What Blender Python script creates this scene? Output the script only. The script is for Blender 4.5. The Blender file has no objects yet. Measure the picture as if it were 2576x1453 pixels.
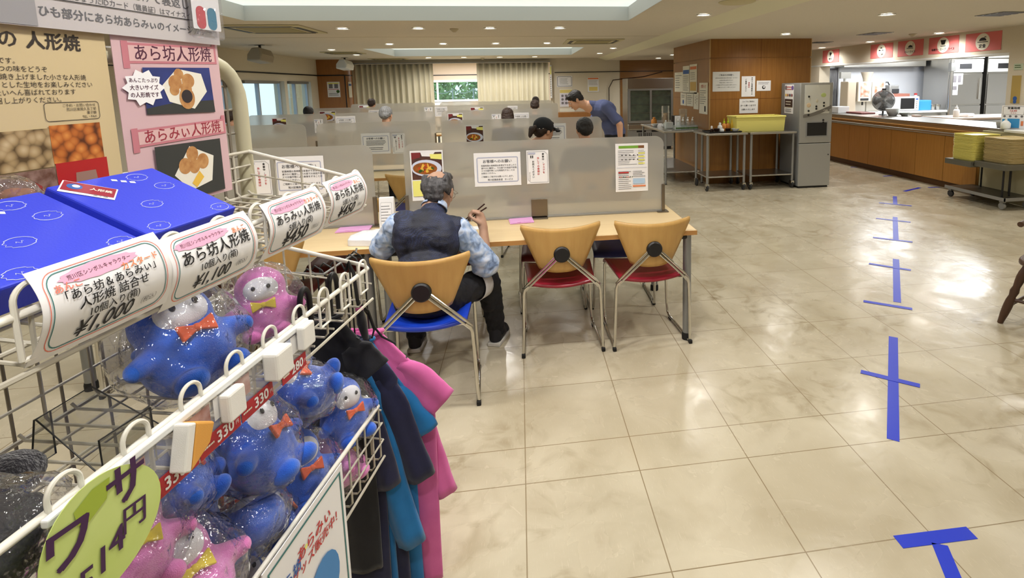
import bpy, bmesh, math, random
from mathutils import Vector, Matrix, noise
PI = math.pi
R = math.radians
random.seed(7)
SC = bpy.context.scene
COL = SC.collection

# ---------------------------------------------------------------- camera, world, exposure
IMG_W, IMG_H = 2576, 1453
cam_d = bpy.data.cameras.new('camera')
cam = bpy.data.objects.new('camera', cam_d)
COL.objects.link(cam)
SC.camera = cam
EYE = 1.60
F_PX, PX, PY = 1340.0, 1498.46, 392.36
pitch, yaw, roll = .1331841, .1387525, -.01743827
fw = Vector((math.sin(yaw)*math.cos(pitch), math.cos(yaw)*math.cos(pitch), -math.sin(pitch)))
rt = Vector((math.cos(yaw), -math.sin(yaw), 0))
up = rt.cross(fw)
rt2 = math.cos(roll)*rt + math.sin(roll)*up
up2 = -math.sin(roll)*rt + math.cos(roll)*up
cam.matrix_world = Matrix(((rt2.x, up2.x, -fw.x, 0), (rt2.y, up2.y, -fw.y, 0), (rt2.z, up2.z, -fw.z, EYE), (0, 0, 0, 1)))
cam_d.sensor_fit = 'HORIZONTAL'
cam_d.sensor_width = 36.0
cam_d.lens = 36.0*F_PX/IMG_W
cam_d.shift_x = -(PX-IMG_W/2)/IMG_W
cam_d.shift_y = (PY-IMG_H/2)/IMG_W
cam_d.clip_start = .02
cam_d.clip_end = 200

w = bpy.data.worlds.new('sky'); SC.world = w; w.use_nodes = True
wn = w.node_tree.nodes; bgn = wn['Background']
bgn.inputs[0].default_value = (.80, .90, 1.0, 1)
bgn.inputs[1].default_value = 1.15

SC.view_settings.view_transform = 'Standard'
SC.view_settings.look = 'None'
SC.view_settings.gamma = 1.0
SC.view_settings.use_curve_mapping = False
SC.view_settings.exposure = 0.42
try:
    SC.cycles.max_bounces = 7; SC.cycles.diffuse_bounces = 3; SC.cycles.glossy_bounces = 3
    SC.cycles.transmission_bounces = 4; SC.cycles.transparent_max_bounces = 16
    SC.cycles.caustics_reflective = False; SC.cycles.caustics_refractive = False
    SC.cycles.sample_clamp_indirect = 6.0
except Exception:
    pass

# ---------------------------------------------------------------- materials
def lin(c):
    o = []
    for v in c[:3]:
        v = v/255.0
        o.append(v/12.92 if v <= .04045 else ((v+.055)/1.055)**2.4)
    return (*o, 1.0)

def mat(name, col, rough=.5, metal=0.0, spec=.5, var=None, bump=None, emit=None, trans=0.0, alpha=1.0, coat=0.0, sheen=0.0, ior=1.45, stretch=None, sss=0.0):
    """procedural principled material. var=(scale, second colour, contrast); bump=(scale, strength)"""
    m = bpy.data.materials.new(name); m.use_nodes = True
    nt = m.node_tree; b = nt.nodes['Principled BSDF']
    I = b.inputs
    I['Base Color'].default_value = lin(col); I['Roughness'].default_value = rough; I['Metallic'].default_value = metal
    I['Specular IOR Level'].default_value = spec; I['Transmission Weight'].default_value = trans; I['Alpha'].default_value = alpha
    I['Coat Weight'].default_value = coat; I['IOR'].default_value = ior
    if coat: I['Coat Roughness'].default_value = .08
    if sheen: I['Sheen Weight'].default_value = sheen
    if sss:
        I['Subsurface Weight'].default_value = sss; I['Subsurface Radius'].default_value = (.02, .008, .004)
    if emit:
        I['Emission Color'].default_value = lin(emit[0]); I['Emission Strength'].default_value = emit[1]
    if var or bump:
        tc = nt.nodes.new('ShaderNodeTexCoord')
        src = tc.outputs['Object']
        if stretch:
            mp = nt.nodes.new('ShaderNodeMapping'); mp.inputs['Scale'].default_value = stretch
            nt.links.new(src, mp.inputs[0]); src = mp.outputs[0]
    if var:
        nz = nt.nodes.new('ShaderNodeTexNoise'); nz.inputs['Scale'].default_value = var[0]; nz.inputs['Detail'].default_value = 5
        nt.links.new(src, nz.inputs['Vector'])
        rp = nt.nodes.new('ShaderNodeValToRGB'); k = var[2] if len(var) > 2 else .5
        rp.color_ramp.elements[0].position = .5-.5*(1-k)*.6; rp.color_ramp.elements[1].position = .5+.5*(1-k)*.6
        rp.color_ramp.elements[0].color = lin(col); rp.color_ramp.elements[1].color = lin(var[1])
        nt.links.new(nz.outputs['Fac'], rp.inputs[0]); nt.links.new(rp.outputs[0], I['Base Color'])
    if bump:
        nb = nt.nodes.new('ShaderNodeTexNoise'); nb.inputs['Scale'].default_value = bump[0]; nb.inputs['Detail'].default_value = 3
        nt.links.new(src, nb.inputs['Vector'])
        bp = nt.nodes.new('ShaderNodeBump'); bp.inputs['Strength'].default_value = bump[1]; bp.inputs['Distance'].default_value = .01
        nt.links.new(nb.outputs['Fac'], bp.inputs['Height']); nt.links.new(bp.outputs[0], I['Normal'])
    return m

def film_mat(name, tint=(255, 255, 255), gloss=.5, rough=.08, bscale=18, bstr=.9, cloud=.04):
    """thin clear plastic film: see-through, with a fresnel shine on its creases"""
    m = bpy.data.materials.new(name); m.use_nodes = True
    nt = m.node_tree; nt.nodes.clear()
    out = nt.nodes.new('ShaderNodeOutputMaterial')
    tr = nt.nodes.new('ShaderNodeBsdfTransparent'); tr.inputs[0].default_value = lin(tint)
    gl = nt.nodes.new('ShaderNodeBsdfGlossy'); gl.inputs['Roughness'].default_value = rough
    df = nt.nodes.new('ShaderNodeBsdfDiffuse'); df.inputs[0].default_value = (.8, .8, .82, 1)
    tc = nt.nodes.new('ShaderNodeTexCoord')
    nz = nt.nodes.new('ShaderNodeTexNoise'); nz.inputs['Scale'].default_value = bscale; nz.inputs['Detail'].default_value = 3
    nt.links.new(tc.outputs['Object'], nz.inputs['Vector'])
    bp = nt.nodes.new('ShaderNodeBump'); bp.inputs['Strength'].default_value = bstr; bp.inputs['Distance'].default_value = .02
    nt.links.new(nz.outputs['Fac'], bp.inputs['Height']); nt.links.new(bp.outputs[0], gl.inputs['Normal'])
    lw = nt.nodes.new('ShaderNodeLayerWeight'); lw.inputs[0].default_value = .5; nt.links.new(bp.outputs[0], lw.inputs['Normal'])
    pw = nt.nodes.new('ShaderNodeMath'); pw.operation = 'POWER'; pw.inputs[1].default_value = 3.5; nt.links.new(lw.outputs['Facing'], pw.inputs[0])
    mu = nt.nodes.new('ShaderNodeMath'); mu.operation = 'MULTIPLY_ADD'; mu.inputs[1].default_value = gloss; mu.inputs[2].default_value = gloss*.09; mu.use_clamp = True
    nt.links.new(pw.outputs[0], mu.inputs[0])
    m1 = nt.nodes.new('ShaderNodeMixShader'); m1.inputs[0].default_value = cloud
    nt.links.new(tr.outputs[0], m1.inputs[1]); nt.links.new(df.outputs[0], m1.inputs[2])
    m2 = nt.nodes.new('ShaderNodeMixShader')
    nt.links.new(mu.outputs[0], m2.inputs[0]); nt.links.new(m1.outputs[0], m2.inputs[1]); nt.links.new(gl.outputs[0], m2.inputs[2])
    nt.links.new(m2.outputs[0], out.inputs[0])
    return m

def wood(name, c1, c2, axis='X', rough=.4, scale=1.0, coat=0.0):
    st = {'X': (1.2*scale, 22*scale, 22*scale), 'Y': (22*scale, 1.2*scale, 22*scale), 'Z': (22*scale, 22*scale, 1.2*scale)}[axis]
    return mat(name, c1, rough, var=(2.2, c2, .1), stretch=st, coat=coat)

# ---------------------------------------------------------------- mesh helpers
class MB:
    """collects shapes and links them as ONE mesh object"""
    def __init__(s):
        s.b = bmesh.new()
    def _add(s, verts, faces):
        vs = [s.b.verts.new(v) for v in verts]
        for f in faces:
            try: s.b.faces.new([vs[i] for i in f])
            except ValueError: pass
        return vs
    def box(s, c, d, rot=None):
        x, y, z = d[0]/2, d[1]/2, d[2]/2
        V = [Vector(p) for p in ((-x,-y,-z),(x,-y,-z),(x,y,-z),(-x,y,-z),(-x,-y,z),(x,-y,z),(x,y,z),(-x,y,z))]
        if rot is not None: V = [rot @ v for v in V]
        s._add([v+Vector(c) for v in V], ((3,2,1,0),(4,5,6,7),(0,1,5,4),(1,2,6,5),(2,3,7,6),(3,0,4,7)))
        return s
    def bx(s, a, b):
        return s.box([(a[i]+b[i])/2 for i in range(3)], [abs(b[i]-a[i]) for i in range(3)])
    def quad(s, *p):
        s._add([Vector(q) for q in p], (tuple(range(len(p))),)); return s
    def tube(s, path, r, n=8, closed=False, caps=True):
        P = [Vector(p) for p in path]; m = len(P)
        rr = r if isinstance(r, (list, tuple)) else [r]*m
        prev = None; rings = []
        for i, p in enumerate(P):
            a = P[(i-1) % m] if (i > 0 or closed) else p
            c = P[(i+1) % m] if (i < m-1 or closed) else p
            t = (c-a)
            if t.length < 1e-9: t = Vector((0, 0, 1))
            t.normalize()
            if prev is None:
                u = t.orthogonal().normalized()
            else:
                u = prev - t*prev.dot(t)
                if u.length < 1e-6: u = t.orthogonal()
                u.normalize()
            prev = u; v = t.cross(u)
            rings.append([s.b.verts.new(p+rr[i]*(math.cos(2*PI*k/n)*u+math.sin(2*PI*k/n)*v)) for k in range(n)])
        for i in range(m if closed else m-1):
            A, B = rings[i], rings[(i+1) % m]
            for k in range(n):
                try: s.b.faces.new((A[k], A[(k+1) % n], B[(k+1) % n], B[k]))
                except ValueError: pass
        if caps and not closed:
            s.b.faces.new(list(reversed(rings[0]))); s.b.faces.new(rings[-1])
        return s
    def cyl(s, a, b, r, r2=None, n=16):
        return s.tube([a, b], [r, r if r2 is None else r2], n)
    def lathe(s, prof, c=(0, 0, 0), n=24, axis='Z', cap=True):
        rings = []
        for r, h in prof:
            ring = []
            for k in range(n):
                a = 2*PI*k/n; x, y = r*math.cos(a), r*math.sin(a)
                p = {'Z': (x, y, h), 'Y': (x, h, y), 'X': (h, x, y)}[axis]
                ring.append(s.b.verts.new(Vector(p)+Vector(c)))
            rings.append(ring)
        for A, B in zip(rings, rings[1:]):
            for k in range(n):
                try: s.b.faces.new((A[k], A[(k+1) % n], B[(k+1) % n], B[k]))
                except ValueError: pass
        if cap:
            for q in (rings[0], rings[-1]):
                try: s.b.faces.new(q)
                except ValueError: pass
        return s
    def ell(s, c, r, n=16, m=10, rot=None, fn=None):
        r = (r, r, r) if not isinstance(r, (tuple, list)) else r
        top = None; rings = []
        def P(th, ph):
            v = Vector((r[0]*math.sin(th)*math.cos(ph), r[1]*math.sin(th)*math.sin(ph), r[2]*math.cos(th)))
            if fn: v = fn(v)
            if rot is not None: v = rot @ v
            return s.b.verts.new(v+Vector(c))
        t = P(0, 0); bo = P(PI, 0)
        for i in range(1, m):
            rings.append([P(PI*i/m, 2*PI*k/n) for k in range(n)])
        for k in range(n):
            s.b.faces.new((t, rings[0][k], rings[0][(k+1) % n])); s.b.faces.new((bo, rings[-1][(k+1) % n], rings[-1][k]))
        for A, B in zip(rings, rings[1:]):
            for k in range(n): s.b.faces.new((A[k], B[k], B[(k+1) % n], A[(k+1) % n]))
        return s
    def cap(s, a, b, ra, rb=None, n=14):
        """a tapered capsule, closed"""
        rb = ra if rb is None else rb
        a, b = Vector(a), Vector(b); t = (b-a); L = t.length
        t = t/L if L > 1e-6 else Vector((0, 0, 1))
        P = []; rr = []
        for i in range(1, 5):
            q = PI/2*i/4.0; P.append(a-t*ra*math.cos(q)); rr.append(ra*math.sin(q))
        for i in range(3, -1, -1):
            q = PI/2*(i if i else .12)/4.0; P.append(b+t*rb*math.cos(q)); rr.append(rb*math.sin(q))
        P[0] = a-t*ra*math.cos(PI/8); 
        return s.tube([a-t*ra*.99]+P, [ra*.12]+rr, n)
    def prism(s, poly, z0, z1, M=None):
        n = len(poly)
        V = [Vector((p[0], p[1], z0)) for p in poly]+[Vector((p[0], p[1], z1)) for p in poly]
        if M is not None: V = [M @ v for v in V]
        F = [tuple(reversed(range(n))), tuple(range(n, 2*n))]+[(i, (i+1) % n, n+(i+1) % n, n+i) for i in range(n)]
        s._add(V, F); return s
    def grid(s, nu, nv, fn, closeu=False):
        g = [[s.b.verts.new(Vector(fn(i/(nu-1) if not closeu else i/nu, j/(nv-1)))) for j in range(nv)] for i in range(nu)]
        for i in range(nu if closeu else nu-1):
            for j in range(nv-1):
                a, b = g[i], g[(i+1) % nu]
                s.b.faces.new((a[j], b[j], b[j+1], a[j+1]))
        return g
    def build(s, name, m, parent=None, smooth=True, bevel=0.0, loc=None, solid=0.0, doubles=0.0, sub=0):
        if doubles: bmesh.ops.remove_doubles(s.b, verts=s.b.verts, dist=doubles)
        bmesh.ops.recalc_face_normals(s.b, faces=s.b.faces)
        me = bpy.data.meshes.new(name)
        s.b.to_mesh(me); s.b.free()
        if smooth and len(me.polygons):
            me.polygons.foreach_set('use_smooth', [True]*len(me.polygons))
            if smooth != 'all':
                try: me.set_sharp_from_angle(angle=R(40))
                except Exception: pass
        ms = m if isinstance(m, (list, tuple)) else [m]
        for q in ms: me.materials.append(q)
        o = bpy.data.objects.new(name, me); COL.objects.link(o)
        if parent is not None: o.parent = parent
        if loc is not None: o.location = loc
        if solid:
            md = o.modifiers.new('thickness', 'SOLIDIFY'); md.thickness = solid; md.offset = 0
        if sub:
            md = o.modifiers.new('smooth', 'SUBSURF'); md.levels = sub; md.render_levels = sub
        if bevel:
            md = o.modifiers.new('bevel', 'BEVEL'); md.width = bevel; md.segments = 2; md.limit_method = 'ANGLE'; md.angle_limit = R(50)
        return o

def tag(o, label=None, cat=None, group=None, kind=None):
    if label: o['label'] = label
    if cat: o['category'] = cat
    if group: o['group'] = group
    if kind: o['kind'] = kind
    return o

def thing(name, label, cat, loc=(0, 0, 0), rz=0.0, group=None, M=None):
    o = bpy.data.objects.new(name, None); COL.objects.link(o)
    o.empty_display_size = .05
    if M is not None: o.matrix_world = M
    else:
        o.location = loc; o.rotation_euler = (0, 0, rz)
    return tag(o, label, cat, group)

def struct(name, mb, m, smooth=False, **k):
    return tag(mb.build(name, m, smooth=smooth, **k), kind='structure')

def kids(o):
    return [c for c in ALLK.get(o.name, [])]

def copy_tree(o, parent=None):
    c = o.copy(); COL.objects.link(c)
    if parent is not None: c.parent = parent
    for ch in list(o.children): copy_tree(ch, c)
    return c

def put(o, loc, rz=0.0, label=None, group=None):
    o.location = loc; o.rotation_euler = (0, 0, rz)
    return tag(o, label, None, group)

def frame(o, ex, ey):
    """matrix whose x, y axes are ex, ey (made square), origin o"""
    x = Vector(ex).normalized(); y = Vector(ey); y = (y-x*y.dot(x)).normalized(); z = x.cross(y)
    return Matrix(((x.x, y.x, z.x, o[0]), (x.y, y.y, z.y, o[1]), (x.z, y.z, z.z, o[2]), (0, 0, 0, 1)))

def blob(mb, name, m, parent=None, voxel=.006, it=6, fac=.5, disp=None):
    """melts overlapping closed shapes into one continuous surface"""
    o = mb.build(name+'_raw', m)
    md = o.modifiers.new('r', 'REMESH'); md.mode = 'VOXEL'; md.voxel_size = voxel
    if it:
        md = o.modifiers.new('s', 'SMOOTH'); md.factor = fac; md.iterations = it
    dg = bpy.context.evaluated_depsgraph_get()
    me = bpy.data.meshes.new_from_object(o.evaluated_get(dg))
    old = o.data
    bpy.data.objects.remove(o); bpy.data.meshes.remove(old)
    me.name = name
    if disp:
        me.update()
        nrm = [v.normal.copy() for v in me.vertices]
        for v, n in zip(me.vertices, nrm): v.co += n*disp(v.co, n)
    me.polygons.foreach_set('use_smooth', [True]*len(me.polygons))
    if not me.materials:
        me.materials.append(m)
    o = bpy.data.objects.new(name, me); COL.objects.link(o)
    if parent is not None: o.parent = parent
    return o

# ---------------------------------------------------------------- writing and printed sheets
_tc = {}
def glyphs(body, bold=0.0, res=2):
    k = (body, bold, res)
    if k in _tc: return _tc[k]
    c = bpy.data.curves.new('t', 'FONT'); c.body = body; c.resolution_u = res; c.offset = bold
    o = bpy.data.objects.new('t', c)
    me = bpy.data.meshes.new_from_object(o)
    V = [v.co.copy() for v in me.vertices]; Fc = [tuple(p.vertices) for p in me.polygons]
    bpy.data.objects.remove(o); bpy.data.curves.remove(c); bpy.data.meshes.remove(me)
    xs = [v.x for v in V] or [0]; ys = [v.y for v in V] or [0]
    _tc[k] = (V, Fc, min(xs), max(xs), min(ys), max(ys))
    return _tc[k]

class Sheet:
    """a printed sheet: root mesh + one child per ink"""
    def __init__(s, name, label, cat, O, ex, ey, w, h, m, th=.0012, group=None, bend=None, dz=.0008, rnd=0.0, parent=None, nu=1):
        s.w, s.h, s.bend, s.dz = w, h, bend, dz
        mb = MB(); hw, hh = w/2, h/2
        if bend:
            for sgn in (0, -th):
                mb.grid(17, 33, lambda u, v: s._b(Vector(((u-.5)*w, (v-.5)*h, sgn))))
        elif rnd:
            mb.prism(rrect(w, h, rnd), -th, 0)
        else:
            mb.bx((-hw, -hh, -th), (hw, hh, 0))
        s.o = mb.build(name, m, smooth=bool(bend), parent=parent)
        if O is not None:
            s.o.matrix_world = frame(O, ex, ey)
        if label: tag(s.o, label, cat, group)
        s.ink = {}; s.lv = {}
    def _b(s, v):
        return s.bend(v) if s.bend else v
    def _mb(s, m, name):
        if (m.name, name) not in s.ink:
            s.ink[(m.name, name)] = (MB(), m); s.lv[(m.name, name)] = 1+len(s.ink)*.5
        return s.ink[(m.name, name)][0], s.dz*s.lv[(m.name, name)]
    def t(s, body, x, y, m, h=None, w=None, bold=0.0, al='C', slant=0.0, rot=0.0, name='lettering', vert=False, res=2):
        if vert:
            n = len(body); st = h*1.12
            for i, ch in enumerate(body):
                if ch.strip(): s.t(ch, x, y-(i+.5)*st, m, h=None, w=None, bold=bold, al='E', name=name, res=res, slant=h)
            return s
        mb, z = s._mb(m, name)
        V, F, x0, x1, y0, y1 = glyphs(body, 0.0, res)
        if not V: return s
        if al == 'E':
            k = slant*.98; ox, oy = -(x0+x1)/2, -.32
            kx = ky = k; slant = 0.0
        else:
            ky = (h/.80) if h else (w/(x1-x0)); kx = (w/(x1-x0)) if w else ky
            ox = {'C': -(x0+x1)/2, 'L': -x0, 'R': -x1}[al]; oy = -.33
        c, sn = math.cos(rot), math.sin(rot)
        s.cnt = getattr(s, 'cnt', 0)+1; z += s.cnt*s.dz*.03
        bd = bold*.8
        for j, (dx, dy) in enumerate(((-bd, -bd*.6), (bd, -bd*.6), (bd, bd*.6), (-bd, bd*.6)) if bold else ((0, 0),)):
            out = []
            for v in V:
                X, Y = (v.x+ox+dx)*kx, (v.y+oy+dy)*ky
                X += slant*Y
                out.append(s._b(Vector((x+X*c-Y*sn, y+X*sn+Y*c, z+j*s.dz*.02))))
            mb._add(out, F)
        return s
    def poly(s, pts, m, name='print'):
        mb, z = s._mb(m, name)
        s.cnt = getattr(s, 'cnt', 0)+1; z += s.cnt*s.dz*.03
        mb._add([s._b(Vector((p[0], p[1], z))) for p in pts], (tuple(range(len(pts))),)); return s
    def rect(s, x0, y0, x1, y1, m, name='print'):
        if s.bend:
            mb, z = s._mb(m, name); mb.grid(6, 6, lambda u, v: s._b(Vector((x0+(x1-x0)*u, y0+(y1-y0)*v, z)))); return s
        return s.poly(((x0, y0), (x1, y0), (x1, y1), (x0, y1)), m, name)
    def circ(s, x, y, r, m, name='print', ry=None, n=20, rot=0):
        ry = ry or r
        return s.poly([(x+r*math.cos(2*PI*i/n)*math.cos(rot)-ry*math.sin(2*PI*i/n)*math.sin(rot), y+r*math.cos(2*PI*i/n)*math.sin(rot)+ry*math.sin(2*PI*i/n)*math.cos(rot)) for i in range(n)], m, name)
    def border(s, x0, y0, x1, y1, t, m, r=0.0, name='border'):
        mb, z = s._mb(m, name)
        w, h = x1-x0, y1-y0; cx, cy = (x0+x1)/2, (y0+y1)/2
        A = thick(rrect(w, h, r, 6)) if r else dense(w, h); B = thick(rrect(w-2*t, h-2*t, max(r-t, .0001), 6)) if r else dense(w-2*t, h-2*t)
        n = len(A)
        vs = [s._b(Vector((cx+p[0], cy+p[1], z))) for p in A]+[s._b(Vector((cx+p[0], cy+p[1], z))) for p in B]
        mb._add(vs, [(i, (i+1) % n, n+(i+1) % n, n+i) for i in range(n)]); return s
    def lines(s, x0, x1, y0, y1, n, m, fill=.5, ragged=.25, seed=1, name='lettering', text=None):
        """small print: rows of characters too small to read"""
        rnd = random.Random(seed); st = (y1-y0)/n
        for i in range(n):
            y = y1-st*(i+.5); h = st*fill*.38; xe = x1-(x1-x0)*ragged*rnd.random()
            x = x0
            while x < xe-h:
                wd = h*(.8+1.2*rnd.random())*1.6
                mb, z = s._mb(m, name)
                mb._add([s._b(Vector((p[0], p[1], z))) for p in ((x, y-h), (min(x+wd, xe), y-h), (min(x+wd, xe), y+h), (x, y+h))], ((0, 1, 2, 3),))
                x += wd+h*.45
        return s
    def done(s):
        for (mn, nm), (mb, m) in s.ink.items():
            mb.build(nm, m, s.o, smooth=False)
        return s.o

def rrect(w, h, r, n=5):
    P = []
    for cx, cy, a0 in ((w/2-r, h/2-r, 0), (-w/2+r, h/2-r, 90), (-w/2+r, -h/2+r, 180), (w/2-r, -h/2+r, 270)):
        for i in range(n+1):
            a = R(a0+90*i/n); P.append((cx+r*math.cos(a), cy+r*math.sin(a)))
    return P
def thick(P, k=12):
    Q = []; n = len(P)
    for i in range(n):
        a, b = P[i], P[(i+1) % n]
        m = k if (i+1) % 7 == 0 else 1
        for j in range(m): Q.append((a[0]+(b[0]-a[0])*j/m, a[1]+(b[1]-a[1])*j/m))
    return Q
def dense(w, h, n=10):
    c = [(-w/2, -h/2), (w/2, -h/2), (w/2, h/2), (-w/2, h/2)]; P = []
    for i in range(4):
        a, b = c[i], c[(i+1) % 4]
        for k in range(n): P.append((a[0]+(b[0]-a[0])*k/n, a[1]+(b[1]-a[1])*k/n))
    return P
# ---------------------------------------------------------------- shared materials
CREAM = (222, 212, 188)
m_ceil = mat('ceiling paint', (224, 218, 206), .9, var=(60, (218, 211, 198), .2))
m_wall = mat('cream wallpaper', (222, 213, 194), .85, var=(90, (215, 205, 184), .2), bump=(300, .05))
m_soff = mat('pale soffit paint', (232, 230, 206), .8)
m_white = mat('white paint', (236, 238, 236), .6)
m_black = mat('black plastic', (22, 22, 24), .45)
m_dark = mat('dark grey plastic', (48, 48, 50), .5)
m_chrome = mat('chrome', (205, 203, 196), .18, 1.0)
m_steel = mat('brushed stainless steel', (176, 174, 168), .3, 1.0, bump=(90, .06), stretch=(1, 30, 30))
m_alu = mat('grey painted metal', (150, 150, 148), .4, .5)
m_panel = wood('brown wood panelling', (148, 98, 52), (168, 114, 62), 'Z', .38)
m_panelx = wood('brown wood counter front', (164, 114, 50), (182, 130, 62), 'Z', .4)
m_maple = wood('pale maple laminate', (226, 198, 150), (236, 211, 166), 'X', .3)
m_edge = wood('brown table edge', (170, 122, 66), (186, 138, 80), 'X', .4)
m_ply = wood('oak plywood chair back', (190, 148, 84), (204, 164, 98), 'Z', .35, .6)
m_paper = mat('white paper', (238, 237, 238), .6)
m_paperc = mat('cream paper', (238, 234, 216), .6)
m_ink = mat('black ink', (26, 24, 26), .6)
m_inkg = mat('grey ink', (104, 104, 108), .6)
m_inkr = mat('red ink', (196, 54, 52), .6)
m_inko = mat('orange ink', (226, 132, 84), .6)
m_inkb = mat('blue ink', (52, 96, 170), .6)
m_frameg = mat('lilac grey ink', (178, 182, 204), .6)
m_lemon = mat('lemon yellow print', (238, 234, 130), .6)
m_pinkp = mat('pink print', (236, 190, 214), .6)
m_rubber = mat('black rubber', (20, 20, 20), .7)

# ---------------------------------------------------------------- lamps of the room
m_lamp = mat('lamp glow', (255, 255, 252), .5, emit=((255, 252, 240), 14))
m_cove = mat('luminous cove panel', (255, 255, 255), .5, emit=((230, 244, 240), .58))
m_ring = mat('lamp ring', (235, 233, 226), .4)
ZC, ZL = 2.34, 2.267
def downlight(x, y, z, label, group, P=30.0):
    t = thing('ceiling_light', label, 'ceiling light', (x, y, z), 0, group)
    MB().lathe([(.062, -.002), (.082, -.003), (.085, -.010), (.078, -.014), (.062, -.008)], n=28, cap=False).build('trim_ring', m_ring, t)
    MB().lathe([(.001, -.006), (.062, -.006), (.062, -.004), (.001, -.003)], n=28).build('diffuser', m_lamp, t)
    d = bpy.data.lights.new('downlight', 'SPOT'); d.energy = P; d.shadow_soft_size = .06; d.spot_size = R(165); d.spot_blend = .8
    d.color = (1.0, .97, .925)
    l = bpy.data.objects.new('bulb', d); COL.objects.link(l); l.parent = t; l.location = (0, 0, -.03)
MAINL = [(-2.12, 7.05), (-1.225, 7.05), (-.345, 7.05), (.54, 7.05), (-2.145, 9.56), (-1.265, 9.56), (-.38, 9.56), (.507, 9.56),
         (-2.233, 14.02), (-1.37, 14.02), (-.475, 14.05), (.42, 14.05), (-3.49, 10.84), (-3.53, 12.54), (1.93, 12.8), (1.948, 11.03), (2.02, 5.74)]
LOWL = [(3.766, 7.256), (3.759, 5.133), (6.16, 7.239), (6.17, 8.828), (6.15, 10.316), (3.684, 14.0), (3.632, 12.449)]
BEHL = [(-.2, 1.2), (.5, 1.6), (-2.1, 2.4), (-1.2, 2.4), (-.35, 2.4), (.54, 2.4), (-3.5, 6.2), (-3.5, 3.6), (2.02, 3.1), (-2.1, .2), (-.3, .2), (1.2, .2)]  # out of view; the first two are added to brighten the rack
BEHLOW = [(3.76, 2.8), (5.4, 2.8), (3.76, .6), (5.9, 5.2)]
for i, (x, y) in enumerate(MAINL):
    downlight(x, y, ZC, 'round recessed downlight in the main cream ceiling', 'downlights of the main ceiling', 34)
for x, y in LOWL:
    downlight(x, y, ZL, 'round recessed downlight in the lowered ceiling by the kitchen', 'downlights of the lowered ceiling', 34)
for k, (x, y) in enumerate(BEHL): downlight(x, y, ZC, 'round recessed downlight in the main cream ceiling', 'downlights of the main ceiling', 20 if k < 2 else 34)
for x, y in BEHLOW: downlight(x, y, ZL, 'round recessed downlight in the lowered ceiling by the kitchen', 'downlights of the lowered ceiling', 34)

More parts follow.
